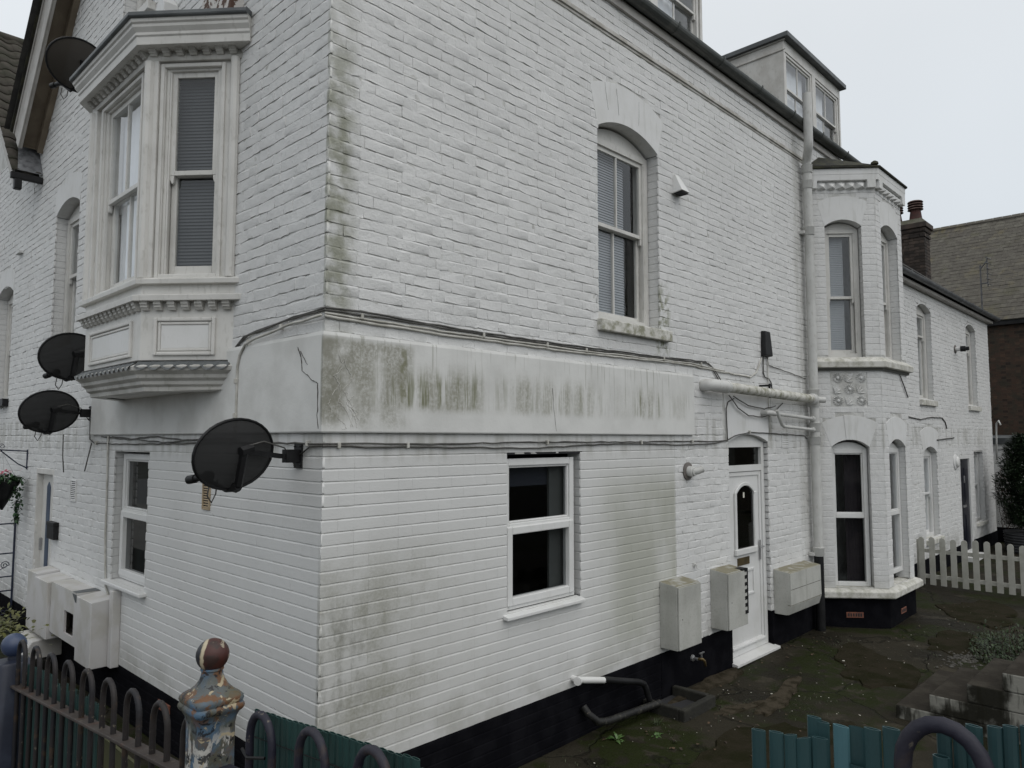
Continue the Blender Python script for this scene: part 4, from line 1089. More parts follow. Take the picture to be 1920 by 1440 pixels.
MB().lathe((P1.x-0.02, P1.y-0.02, 6.04), [(0.05, 0), (0.045, 0.03), (0.015, 0.05)], 10).build('roof_roll', M_FELT, house)
# flower panel: nine relief tiles
fp = MB().box(FC, 0.242, 0.698, -0.03, -0.012, 2.812, 3.278).build('flower_panel', M_LINT, house)
def flower(F, u, z, s):
    m = MB().box(F, u-s/2+0.002, u+s/2-0.002, -0.03, -0.010, z-s/2+0.002, z+s/2-0.002)
    for k in range(14):
        a = 2*math.pi*(k+0.5)/14
        c0, s0 = math.cos(a), math.sin(a); c1, s1 = math.cos(a+0.19), math.sin(a+0.19); c2, s2 = math.cos(a-0.19), math.sin(a-0.19)
        r0, r1, r2 = s*0.16, s*0.36, s*0.46
        r1 = s*0.40
        m.add([F.P(u+c0*r0, 0.0, z+s0*r0), F.P(u+c2*r1, -0.010, z+s2*r1), F.P(u+c0*r2*1.04, -0.010, z+s0*r2*1.04), F.P(u+c1*r1, -0.010, z+s1*r1), F.P(u+c0*r1*0.95, 0.022, z+s0*r1*0.95)],
              [(0, 1, 4), (1, 2, 4), (2, 3, 4), (3, 0, 4)])
    c = F.P(u, 0, z)
    m.lathe(c, [(s*0.13, -0.010), (s*0.13, 0.008), (s*0.10, 0.015), (s*0.04, 0.018)], 12, F.n)
    return m
def leaves(F, u, z, s):
    m = MB().box(F, u-s/2+0.002, u+s/2-0.002, -0.03, -0.010, z-s/2+0.002, z+s/2-0.002)
    for a, L, w in ((1.75, 0.72, 0.15), (1.15, 0.86, 0.15), (0.62, 0.80, 0.15), (0.08, 0.72, 0.15)):
        ox, oz = u-s*0.30, z-s*0.36
        d, e_ = Vector((math.cos(a), math.sin(a))), Vector((-math.sin(a), math.cos(a)))
        q = lambda t, w_: (ox+d.x*t*s+e_.x*w_*s, oz+d.y*t*s+e_.y*w_*s)
        A, B_, C_, D_, M_ = q(0, 0), q(L*0.5, w*0.6), q(L, 0), q(L*0.5, -w*0.6), q(L*0.5, 0)
        cl = lambda p: (max(u-s/2, min(u+s/2, p[0])), max(z-s/2, min(z+s/2, p[1])))
        A, B_, C_, D_, M_ = map(cl, (A, B_, C_, D_, M_))
        m.add([F.P(A[0], 0.0, A[1]), F.P(B_[0], -0.010, B_[1]), F.P(C_[0], -0.004, C_[1]), F.P(D_[0], -0.010, D_[1]), F.P(M_[0], 0.018, M_[1])], [(0, 1, 4), (1, 2, 4), (2, 3, 4), (3, 0, 4)])
    return m
for r in range(3):
    for c in range(3):
        u, z = 0.322+0.148*c, 3.197-0.150*r
        (flower if (r+c) % 2 == 0 else leaves)(FC, u, z, 0.148).build('tile', M_LINT, fp)

# ================================================================== eaves, roof, gutter, dormers
st = MB().box(FR, 0.0, 9.5, -0.03, 0.018, 6.085, 6.118).box(FR, 0.0, 9.5, -0.03, 0.003, 6.06, 6.086).box(FR, 0.0, 9.5, -0.03, 0.003, 6.118, 6.138)
st.build('string_course', simple('dirty_white_string', (0.38, 0.365, 0.33), (0.55, 0.54, 0.51), 5, 0.7, 40), house, bev=0.004)
WE = Wall(); WE.lay(FR, 0, 9.5, 6.137, 6.42, 'rough', [], zo=6.137); WE.emit(house, M_BRICK, 0)
ro = MB()
ro.add([(-0.2, -0.10, 6.50), (9.7, -0.10, 6.50), (9.7, 3.4, 10.0), (-0.2, 3.4, 10.0)], [(0, 1, 2, 3)])
ro.add([(-0.35, 6.95, 6.28), (9.7, 6.95, 6.28), (9.7, 3.4, 10.0), (-0.35, 3.4, 10.0)], [(3, 2, 1, 0)])
ro.add([(9.65, -0.1, 6.4), (9.65, 6.9, 6.2), (9.65, 3.4, 9.95)], [(0, 1, 2)])
ro.build('roof', M_SLATE, house)
MB().box(FR, -0.3, 9.65, 0.0, 0.03, 6.38, 6.47).build('fascia', M_BARGE, house, bev=0.003)
gu = MB(); n = 9
gp = [Vector((-0.3, -0.06-0.085+0.075*math.cos(math.pi*k/(n-1)), 6.50-0.075*math.sin(math.pi*k/(n-1)))) for k in range(n)]
gp2 = [Vector((-0.3, -0.06-0.085+0.068*math.cos(math.pi*k/(n-1)), 6.50-0.068*math.sin(math.pi*k/(n-1)))) for k in range(n-1, -1, -1)]
ring = gp+gp2
def gutter(x0, x1, y, z, r, name, parent, mat, step):
    m = MB(); n = 10
    o = [(math.cos(math.pi*k/n), math.sin(math.pi*k/n)) for k in range(n+1)]
    pts_ = [(y-r*1.1+r*c, z-r*s) for c, s in o]+[(y-r*1.1+r*0.9*c, z-r*0.9*s) for c, s in o[::-1]]
    q = len(pts_)
    m.add([(x, a, b) for x in (x0, x1) for a, b in pts_], [tuple([j, (j+1) % q, q+(j+1) % q, q+j]) for j in range(q)]+[tuple(range(q))[::-1], tuple(range(q, 2*q))])
    g = m.build(name, mat, parent)
    x = x0+0.5
    while x < x1:
        b = MB()
        pp = [(y-r*1.1+r*1.08*c, z-r*1.08*s) for c, s in o]+[(y-r*1.1+r*1.0*c, z-r*1.0*s) for c, s in o[::-1]]
        b.add([(xx, a, c) for xx in (x-0.018, x+0.018) for a, c in pp], [tuple([j, (j+1) % q, q+(j+1) % q, q+j]) for j in range(q)]+[tuple(range(q))[::-1], tuple(range(q, 2*q))])
        b.box(W0, x-0.012, x+0.012, y-r*2.2, y-r*2.08, z-0.01, z+0.02)
        b.build('bracket', mat, g); x += step
    return g
gutter(-0.3, 9.6, 0.0, 6.535, 0.070, 'gutter', house, M_GUTTER, 0.92)
def dormer(x0, x1, lights, name):
    F = Fr((0, 0.39, 0), (1, 0, 0), (0, -1, 0))
    zb, zt = 6.80, 8.10
    d = MB()
    for x in (x0+0.004, x1-0.004):           # cheeks
        d.add([(x, 0.45, zb), (x, 0.45, zt), (x, 1.7, zt), (x, 1.7, zt-0.2)], [(0, 1, 2, 3)])
    d.box(F, x0, x0+0.05, -0.1, 0.0, zb, zt).box(F, x1-0.05, x1, -0.1, 0.0, zb, zt)
    d.box(F, x0+0.05, x1-0.05, -0.1, -0.001, zt-0.16, zt).box(F, x0+0.05, x1-0.05, -0.1, -0.002, zb, zb+0.15)
    w = (x1-x0-0.1)/lights
    for i in range(1, lights): d.box(F, x0+0.05+w*i-0.06, x0+0.05+w*i+0.06, -0.1, -0.0015, zb+0.15, zt-0.16)
    o = d.build(name, woodpaint('dormer_paint', (0.62, 0.61, 0.58), (0.50, 0.485, 0.45), 0.4), house)
    MB().box(W0, x0+0.05, x1-0.05, 0.9, 0.95, zb, zt).build('dormer_back', M_ROOM, o)
    r = MB().box(W0, x0-0.06, x1+0.06, 0.30, 1.9, zt+0.002, zt+0.075); r.build('lead_roof', M_LEAD, o, bev=0.008)
    fl = MB().box(W0, x0-0.012, x0-0.002, 0.36, 1.7, zt-0.16, zt-0.15).box(W0, x0-0.018, x0-0.002, 0.36, 1.7, zt-0.02, zt+0.001); fl.build('cheek_trim', M_MOULD, o)
    for i in range(lights):
        a = x0+0.05+w*i+(0.06 if i else 0.02); b = x0+0.05+w*(i+1)-(0.06 if i < lights-1 else 0.02)
        s = MB(); mz = 7.42
        frame_rect(s, F, a, b, zb+0.15, zt-0.16, 0.04, -0.09, -0.012)
        frame_rect(s, F, a+0.04, b-0.04, mz, zt-0.2, 0.03, -0.06, -0.03); frame_rect(s, F, a+0.04, b-0.04, zb+0.19, mz+0.03, 0.03, -0.09, -0.062)
        s.box(F, (a+b)/2-0.01, (a+b)/2+0.01, -0.055, -0.034, mz, zt-0.2).box(F, (a+b)/2-0.01, (a+b)/2+0.01, -0.085, -0.066, zb+0.2, mz)
        s.box(F, b-0.075, b-0.045, -0.06, -0.028, mz-0.06, mz)
        s.build('sash', M_WOOD, o, bev=0.003)
        pane(F, a+0.05, b-0.05, mz+0.02, zt-0.21, -0.045, o); pane(F, a+0.05, b-0.05, zb+0.2, mz, -0.076, o)
        v = MB(); n_ = 14
        vs = [F.P(a+0.03+(b-a-0.06)*k/n_*(0.97 if i == 0 else 0.66), -0.14+0.01*math.sin(k*2), z) for z in (zb+0.1, zt-0.1) for k in range(n_+1)]
        v.add(vs, [(k, k+1, n_+2+k, n_+1+k) for k in range(n_)]); v.build('curtain', M_CURT, o, smooth=True)
dormer(7.60, 9.75, 2, 'dormer')
dormer(3.2, 5.30, 2, 'dormer')
# gable bargeboards on the front
for sgn, ya, za, yb, zb_ in ((1, 6.93, 6.26, APY, 10.12),):
    d = Vector((yb-ya, zb_-za)).normalized(); nrm = Vector((-d.y, d.x))
    def along(t, off): return (ya+d.x*t+nrm.x*off, za+d.y*t+nrm.y*off)
    L = 5.2
    def bar(mb, x0, x1, o0, o1, t0=0.0, t1=L):
        a, b, c, e_ = along(t0, o0), along(t1, o0), along(t1, o1), along(t0, o1)
        mb.add([(x, p[0], p[1]) for x in (x0, x1) for p in (a, b, c, e_)], [(0, 1, 2, 3), (7, 6, 5, 4), (0, 4, 5, 1), (1, 5, 6, 2), (2, 6, 7, 3), (3, 7, 4, 0)])
    m = MB(); bar(m, -0.25, -0.22, 0.02, 0.46); bar(m, -0.265, -0.25, 0.30, 0.46); bar(m, -0.262, -0.25, 0.02, 0.07)
    bg_ = m.build('bargeboard', M_BARGE, house, bev=0.006)
    m = MB(); bar(m, -0.22, 0.0, 0.30, 0.33); bar(m, -0.06, -0.002, 0.33, 0.46); bar(m, -0.22, 0.0, 0.0, 0.34, -0.02, 0.0); m.build('soffit', M_SOFFIT, bg_)
    m = MB(); bar(m, -0.29, 0.2, -0.05, 0.02); m.build('verge', M_FELT, bg_)

# ================================================================== neighbouring gabled house, far left
nb = thing('neighbouring_house', 'white brick neighbouring house with brown tiled roof at the far left', 'house', (0, 7.0, 0))
nh = [(7.75, 8.62, 2.93, 4.48)]
m = MB(); sheet(m, FL, 6.9, 13, 0, 5.9, nh, 0.0055)
m.add([FL.P(a, -0.008, c) for a, c in ((7.0, 5.9), (13, 5.9), (13, 10), (11, 10))], [(0, 1, 2, 3)])
m.build('wall', M_MORT, nb)
MB().box(W0, 0.8, 0.9, 6.95, 13, 0, 6).build('inner_wall', M_ROOM, nb)
WN = Wall()
ln = lintel_holes(7.75, 8.62, 4.385, 0.11, 0.25, 0.06)
WN.lay(FL, 6.9, 11.5, 0.42, 2.437, 'rough', [], phase=1)
WN.lay(FL, 6.9, 11.5, 2.437, 6.3, 'rough', [nh[0][:3]+(4.385,), *ln], phase=1)
WN.emit(nb, M_BRICK, 250)
_h = house; house = nb
opening(FL, (7.75, 8.62, 2.93, 4.385), 0.11, 0.13, 0.25, 0.06)
sash_window(nb, FL, 7.754, 8.616, 2.93, 4.37, 3.66, 0.12, 0.10, False, 'venetian')
MB().box(FL, 7.70, 8.70, -0.1, 0.07, 2.83, 2.93).build('stone_sill', M_BLACK, nb, bev=0.006)
house = _h
MB().box(FL, 6.9, 13, -0.1, 0.004, -0.1, 0.42).build('plinth', M_PLINTH, nb)
RS = (8.6-5.66)/(9.42-6.57)
m = MB()
m.add([(-0.28, 6.57, 5.62), (-0.02, 6.57, 5.62), (-0.02, 9.42, 8.56), (-0.28, 9.42, 8.56)], [(0, 1, 2, 3)])
m.add([(-0.02, 7.05, 6.10), (5, 7.05, 6.10), (5, 9.42, 8.56), (-0.02, 9.42, 8.56)], [(0, 1, 2, 3)])
m.add([(-0.28, 9.42, 8.56), (5, 9.42, 8.56), (5, 12.5, 5.6), (-0.28, 12.5, 5.6)], [(0, 1, 2, 3)])
m.build('roof', M_TILE, nb)
tv = {}
def roof_tile():
    m = MB(); w, l = 0.235, 0.35; n = 6
    top = [(w*i/n, 0.016*math.sin(2*math.pi*i/n)) for i in range(n+1)]
    vs = []
    for v_ in (0, l):
        for dz in (0.0, -0.016):
            vs += [(u, v_, b+dz+(0.026 if v_ == 0 else 0.004)) for u, b in top]
    q = n+1
    fs = [(i, i+1, 2*q+i+1, 2*q+i) for i in range(n)]+[(i+1, i, q+i, q+i+1) for i in range(n)]
    m.add(vs, fs); return m
tm = roof_tile()
tme = bpy.data.meshes.new('roof_tile'); tme.from_pydata(tm.v, [], tm.f); tme.materials.append(M_TILE); tme.polygons.foreach_set('use_smooth', [True]*len(tme.polygons)); tme.update()
th = math.atan(RS); ct, s_ = math.cos(th), math.sin(th)
for r in range(16):
    for c in range(12):
        x = -0.33+0.225*c; t = 0.26*r
        y, z = 6.56+t*ct, 5.64+t*s_
        if x > -0.02 and y < 7.1: continue
        o = bpy.data.objects.new('roof_tile', tme); COL.objects.link(o); o.parent = nb
        j = random.uniform(-.004, .004)
        o.matrix_local = Matrix(((1, 0, 0, x), (0, ct, -s_, y-7.0-s_*0.01), (0, s_, ct, z+ct*0.01+j), (0, 0, 0, 1)))
MB().tube([(-0.30, 9.42, 8.58), (3, 9.42, 8.58)], 0.09, 8).build('ridge_tile', M_TILE, nb, smooth=True)
m = MB().box(W0, -0.31, -0.27, 6.55, 9.4, 5.60, 5.61)
m = MB(); m.add([(x, y, z) for x in (-0.30, -0.27) for y, z in ((6.57, 5.46), (6.57, 5.60), (9.42, 8.54), (9.42, 8.38))], [(0, 1, 2, 3), (7, 6, 5, 4), (0, 3, 7, 4)])
m.build('bargeboard', M_BARGE, nb)
vg = MB().box(W0, -0.34, 0.0, 6.50, 6.56, 5.545, 5.625).box(W0, -0.30, -0.22, 6.50, 6.58, 5.42, 5.55); vg.build('valley_gutter', M_BLACK, nb, bev=0.01)
lf = MB(); lf.add([(-0.27, 6.52, 5.66), (0.02, 6.52, 5.66), (0.02, 6.84, 6.13), (-0.20, 6.90, 6.16), (-0.10, 6.60, 5.72)], [(0, 1, 2, 3)]); lf.build('lead_flashing', simple('pale_lead', (0.20, 0.205, 0.215), (0.10, 0.105, 0.11), 14, 0.5, 30, 0.5, 0.01, metal=0.3), nb)
MB().box(FL, 7.30, 7.50, 0.0, 0.05, 4.82, 4.85).build('wall_ledge', M_LINT, nb)

# ================================================================== long white cottage behind the bay
ct_ = thing('white_cottage', 'long white painted brick cottage with slate roof beyond the bay', 'house', (9.6, 0, 0))
CW1 = (12.07, 12.97, 3.10, 4.76); CW2 = (15.57, 16.43, 3.10, 4.77)
CL1 = (12.13, 13.0, 0.62, 2.15); CD = (14.55, 15.45, 0.06, 2.06); CL2 = (15.80, 16.62, 0.62, 2.12)
CX1 = 17.65
hs = [CW1[:3]+(CW1[3]+0.11,), CW2[:3]+(CW2[3]+0.11,), CL1[:3]+(CL1[3]+0.11,), CD, CL2]
m = MB(); sheet(m, FR, 9.52, CX1, 0.3, 5.12, hs, 0.0055); m.box(W0, CX1-0.1, CX1-0.008, 0.008, 6, 0, 5.1).box(W0, 9.6, CX1, 0.7, 0.75, 0, 5.1)
m.build('wall', M_MORT, ct_)
WC = Wall()
exh = [CW1, CW2, CL1, CD, CL2]
for h in (CW1, CW2): exh += lintel_holes(h[0], h[1], h[3], 0.11, 0.02, 0.02)
exh += lintel_holes(CL1[0], CL1[1], CL1[3], 0.11, 0.36, 0.16)
WC.lay(FR, 9.52, CX1, 0.30, 5.08, 'rough', exh, zo=0.42)
WC.emit(ct_, M_BRICK, 300)
house = ct_
for h, rise, hg, sp in ((CW1, 0.11, 0.02, 0.02), (CW2, 0.11, 0.02, 0.02), (CL1, 0.11, 0.36, 0.16)): opening(FR, h, rise, 0.11, hg, sp)
opening(FR, CL2, 0, 0.10)
house = _h
for h, mt in ((CW1, 4.30), (CW2, 4.30)):
    sash_window(ct_, FR, h[0]+0.004, h[1]-0.004, h[2], h[3]-0.01, mt, 0.10, 0.10, False, M_CURT)
    MB().box(FR, h[0]-0.04, h[1]+0.05, -0.2, 0.05, h[2]-0.10, h[2]-0.002).build('stone_sill', M_SILL, ct_, bev=0.008)
sash_window(ct_, FR, CL1[0]+0.004, CL1[1]-0.004, CL1[2], CL1[3]-0.01, 1.40, 0.10, 0.10, False, M_CURT, wood=M_UPVC)
MB().box(FR, CL1[0]-0.04, CL1[1]+0.05, -0.2, 0.06, CL1[2]-0.09, CL1[2]-0.002).build('stone_sill', M_SILL, ct_, bev=0.008)
sash_window(ct_, FR, CL2[0]+0.004, CL2[1]-0.004, CL2[2], CL2[3]-0.004, 1.40, 0.09, 0, False, M_CURT, wood=M_UPVC)
MB().box(FR, CL2[0]-0.04, CL2[1]+0.05, -0.2, 0.05, CL2[2]-0.07, CL2[2]-0.002).build('stone_sill', M_SILL, ct_, bev=0.008)
f = MB(); frame_rect(f, FR, CD[0], CD[1], CD[2], CD[3], 0.07, -0.1, 0.004); f.build('door_frame', M_UPVC, ct_, bev=0.005)
dd = MB().box(FR, CD[0]+0.07, CD[1]-0.07, -0.08, -0.03, CD[2]+0.07, CD[3]-0.07)
d_ = dd.build('door', M_DOORD, ct_)
for u in (14.70, 15.03):
    MB().box(FR, u, u+0.26, -0.031, -0.022, 0.25, 0.85).build('panel', M_DOORD, d_, bev=0.006); MB().box(FR, u, u+0.26, -0.031, -0.022, 1.1, 1.8).build('panel', M_DOORD, d_, bev=0.006)
MB().box(FR, 14.96, 15.0, -0.03, -0.005, 1.50, 1.64).build('knocker', M_CHROME, d_, bev=0.004)
MB().box(FR, 14.86, 15.10, -0.03, -0.018, 1.0, 1.05).build('letterbox', M_CHROME, d_, bev=0.004)
MB().box(FR, 14.5, 15.5, -0.1, 0.22, -0.05, 0.06).build('door_step', M_UPVC, ct_, bev=0.008)
MB().box(FR, 9.6, CD[0], -0.1, 0.012, -0.1, 0.30).box(FR, CD[1], CX1+0.01, -0.1, 0.012, -0.1, 0.30).build('plinth', M_PLINTH, ct_)
MB().box(FR, 9.55, CX1+0.1, 0.0, 0.10, 5.085, 5.14).build('fascia', M_BARGE, ct_, bev=0.004)
gutter(9.7, CX1+0.28, -0.10, 5.215, 0.06, 'gutter', ct_, simple('grey_gutter', (0.10, 0.105, 0.11), (0.15, 0.155, 0.16), 6, 0.5, 0), 0.85)
HX, HY = CX1+0.15, -0.16
rise = 2.45
rf = MB()
A, B_, C_, D_ = (9.0, HY, 5.16), (HX, HY, 5.16), (HX-rise, HY+rise, 5.16+rise*0.85), (9.0, HY+rise, 5.16+rise*0.85)
rf.add([A, B_, C_, D_], [(0, 1, 2, 3)]); rf.add([B_, (HX, HY+2*rise, 5.16), C_], [(0, 1, 2)]); rf.add([(9, HY+2*rise, 5.16), (HX, HY+2*rise, 5.16), C_, D_], [(3, 2, 1, 0)])
rf.build('roof', M_SLATE, ct_)
slm = MB().add([(0, 0, 0.012), (0.245, 0, 0.012), (0.245, 0.3, 0.003), (0, 0.3, 0.003), (0, 0, 0.004), (0.245, 0, 0.004)], [(0, 1, 2, 3), (4, 5, 1, 0)])
def slate_mesh(mat):
    me = bpy.data.meshes.new('roof_slate'); me.from_pydata(slm.v, [], slm.f); me.materials.append(mat); me.update(); return me
s1 = slate_mesh(M_SLATE); th = math.atan(0.85); c1, s1_ = math.cos(th), math.sin(th); cnt = 0
for r in range(15):
    for c in range(32):
        t = 0.19*r; y = HY+t*c1; z = 5.16+t*s1_; x = 10.6+0.25*c+(0.125 if r % 2 else 0)
        if x+0.25 > HX-(y-HY) or cnt >= 295: continue
        o = bpy.data.objects.new('roof_slate', s1); COL.objects.link(o); o.parent = ct_; cnt += 1
        o.matrix_local = Matrix(((1, 0, 0, x-9.6), (0, c1, -s1_, y), (0, s1_, c1, z+0.006+random.uniform(0, .004)), (0, 0, 0, 1)))
MB().tube([B_, C_], 0.05, 6).build('hip_tile', M_SLATE, ct_)
# chimney with two pots
ch = thing('chimney_stack', 'sooty brick chimney stack with two banded red pots above the cottage roof', 'chimney', (16.95, 1.4, 6.0))
cx0, cx1, cy0, cy1 = 16.68, 17.14, 1.0, 1.9
MB().box(W0, cx0+0.005, cx1-0.005, cy0+0.005, cy1, 5.4, 7.45).build('core', M_GREYMORT, ch)
cb = MB()
for k in range(25):
    z = 5.6+0.075*k; e_ = 0.0 if k < 21 else (0.02 if k < 22 else 0.0 if k < 23 else 0.03)
    for F, L in ((Fr((cx0, cy0, 0), (1, 0, 0), (0, -1, 0)), cx1-cx0), (Fr((cx0, cy0, 0), (0, 1, 0), (-1, 0, 0)), cy1-cy0)):
        a = -e_-(0.11 if k % 2 else 0)
        while a < L+e_:
            u0, u1 = max(a, -e_), min(a+0.215, L+e_)
            if u1-u0 > 0.03: cb.box(F, u0, u1, -0.05, 0.004+e_+random.uniform(0, .003), z+0.005, z+0.070)
            a += 0.225
o = cb.build('brickwork', M_SOOT, ch); o['kind'] = 'stuff'
MB().box(W0, cx0-0.03, cx1+0.03, cy0-0.03, cy1, 7.30, 7.40).box(W0, cx0-0.075, cx1+0.075, cy0-0.075, cy1+0.05, 7.40, 7.52).build('corbel', M_SOOT, ch, bev=0.01)
MB().hexa([(cx0-0.06, cy0-0.06, 7.52), (cx1+0.06, cy0-0.06, 7.52), (cx1+0.06, cy1, 7.52), (cx0-0.06, cy1, 7.52)],
          [(cx0+0.08, cy0+0.06, 7.66), (cx1-0.08, cy0+0.06, 7.66), (cx1-0.08, cy1-0.1, 7.66), (cx0+0.08, cy1-0.1, 7.66)]).build('flaunching', M_COPE, ch, bev=0.01)
for y in (1.22, 1.66):
    p = MB().lathe((16.91, y, 7.6), [(0.15, 0), (0.115, 0.27), (0.115, 0.30)], 14).build('chimney_pot', simple('red_clay_pot', (0.060, 0.018, 0.014), (0.038, 0.016, 0.012), 9, 0.8, 30), ch, smooth=True, auto=40)
    q = MB()
    for i in range(4): q.lathe((16.91, y, 7.90+i*0.06), [(0.14, 0.0), (0.175, 0.006), (0.16, 0.030), (0.13, 0.042)], 14)
    q.build('louvre', simple('banded_clay', (0.11, 0.070, 0.058), (0.055, 0.028, 0.022), 9, 0.8, 30), p, smooth=True, auto=40)

# ================================================================== big brick house beyond
bh = thing('brick_house', 'dark brown brick house with lichened slate roof behind the cottage', 'house', (21, 0, 0))
FX = Fr((21, 0, 0), (0, 1, 0), (-1, 0, 0))
MB().box(W0, 21.005, 30, -8, 8, 0, 5.5).build('wall', M_GREYMORT, bh)
WB = Wall()
WB.lay(FX, -3.0, 2.2, 1.6, 5.5, 'old', zo=0.4)
WB.emit(bh, M_REDBRICK, 300, margin=60)
MB().box(FX, -8, 8, 0.0, 0.12, 5.46, 5.58).build('eaves_gutter', M_BLACK, bh)
th = math.atan2(9.36-5.58, 4.15); c1, s1_ = math.cos(th), math.sin(th)
rr = MB(); rr.add([(20.85, -8, 5.58), (20.85, 8, 5.58), (25, 8, 9.36), (25, -8, 9.36)], [(0, 1, 2, 3)]); rr.add([(29.2, -8, 5.58), (29.2, 8, 5.58), (25, 8, 9.36), (25, -8, 9.36)], [(3, 2, 1, 0)])
rr.build('roof', M_LICHEN, bh)
s2 = slate_mesh(M_LICHEN); cells = []
big = MB()
for r in range(30):
    t = 0.19*r
    for c in range(40):
        y = 6.0-0.25*c+(0.125 if r % 2 else 0); x = 20.85+t*c1; z = 5.58+t*s1_
        p = px((x, y-0.12, z))
        vis = p and 1700 < p[0] < 1935 and 380 < p[1] < 640
        cells.append((0 if vis else 1, x, y, z))
cells.sort(key=lambda q: q[0])
V, Fx = [], []
for i, (vis, x, y, z) in enumerate(cells):
    lift = random.uniform(0, 0.008); w = 0.245
    Mx = Matrix(((0, c1, -s1_, x-21), (-1, 0, 0, y), (0, s1_, c1, z+0.008+lift), (0, 0, 0, 1)))
    if i < 300:
        o = bpy.data.objects.new('roof_slate', s2); COL.objects.link(o); o.parent = bh; o.matrix_local = Mx
    else:
        k = len(big.v); big.v += [tuple(Mx @ Vector(v)+Vector((21, 0, 0))) for v in slm.v]; big.f += [[k+a for a in f] for f in slm.f]; big.mi += [0, 0]
big.build('slate_courses', M_LICHEN, bh, kind='stuff')
MB().tube([(25, -8, 9.36), (25, 8, 9.36)], 0.07, 6).build('ridge_tile', M_LICHEN, bh)
an = thing('television_aerial', 'thin television aerial on a pole in front of the lichened slate roof', 'aerial', (20.4, 0.66, 5.2))
m = MB(); ax, ay = 20.4, 0.62
m.tube([(ax, ay, 5.2), (ax, ay, 7.05)], 0.02, 6).build('mast', M_ANT, an)
MB().tube([(ax-0.05, ay-0.17, 6.45), (ax-0.05, ay-0.17, 7.25)], 0.016, 5).build('boom', M_ANT, an)
m = MB()
for i in range(6): m.tube([(ax-0.22, ay-0.17+0.0, 6.5+i*0.14), (ax+0.12, ay-0.17-0.06, 6.5+i*0.14)], 0.012, 5)
m.tube([(ax, ay, 6.55), (ax-0.05, ay-0.17, 6.55)], 0.018, 5).tube([(ax, ay, 6.95), (ax-0.05, ay-0.17, 7.15)], 0.018, 5)
m.build('elements', M_ANT, an)
# low outbuilding past the cottage
ob = thing('outbuilding', 'low white outbuilding with grey fascia past the end of the cottage', 'outbuilding', (18.3, -0.6, 0))
F8 = Fr((18.3, 0, 0), (0, 1, 0), (-1, 0, 0))
m = MB(); sheet(m, F8, -2.6, 0.4, 0, 2.25, [(-0.42, -0.18, 1.35, 2.02)], 0.0); m.build('wall', M_BRICK, ob)
MB().box(W0, 18.31, 20.5, -2.6, 0.4, 0, 0.02).box(W0, 18.8, 18.85, -2.6, 0.4, 0, 2.3).build('inner_wall', M_ROOM, ob)
MB().box(F8, -2.65, 0.45, 0.0, 0.05, 2.16, 2.27).build('board', M_UPVC, ob)
MB().hexa([(18.2, -2.7, 2.27), (20.8, -2.7, 2.27), (20.8, 0.5, 2.27), (18.2, 0.5, 2.27)], [(18.16, -2.7, 2.42), (20.8, -2.7, 2.5), (20.8, 0.5, 2.5), (18.16, 0.5, 2.42)]).build('roof', M_LEAD, ob)
f = MB(); frame_rect(f, F8, -0.42, -0.18, 1.35, 2.02, 0.03, -0.06, 0.01); w = f.build('window', M_UPVC, ob); pane(F8, -0.39, -0.21, 1.38, 1.99, -0.03, w)
MB().box(F8, -2.6, 0.4, -0.05, 0.01, 0, 0.32).build('plinth', M_PLINTH, ob)
ov = MB().tube([(18.1, 0.02, 1.9), (18.05, 0.0, 2.45), (18.0, -0.02, 2.75), (17.95, -0.08, 2.82), (17.92, -0.12, 2.72)], 0.02, 6)
tag(ov.build('overflow_pipe', M_PIPEW, smooth=True), 'thin white hooked pipe rising at the far corner of the cottage', 'pipe')

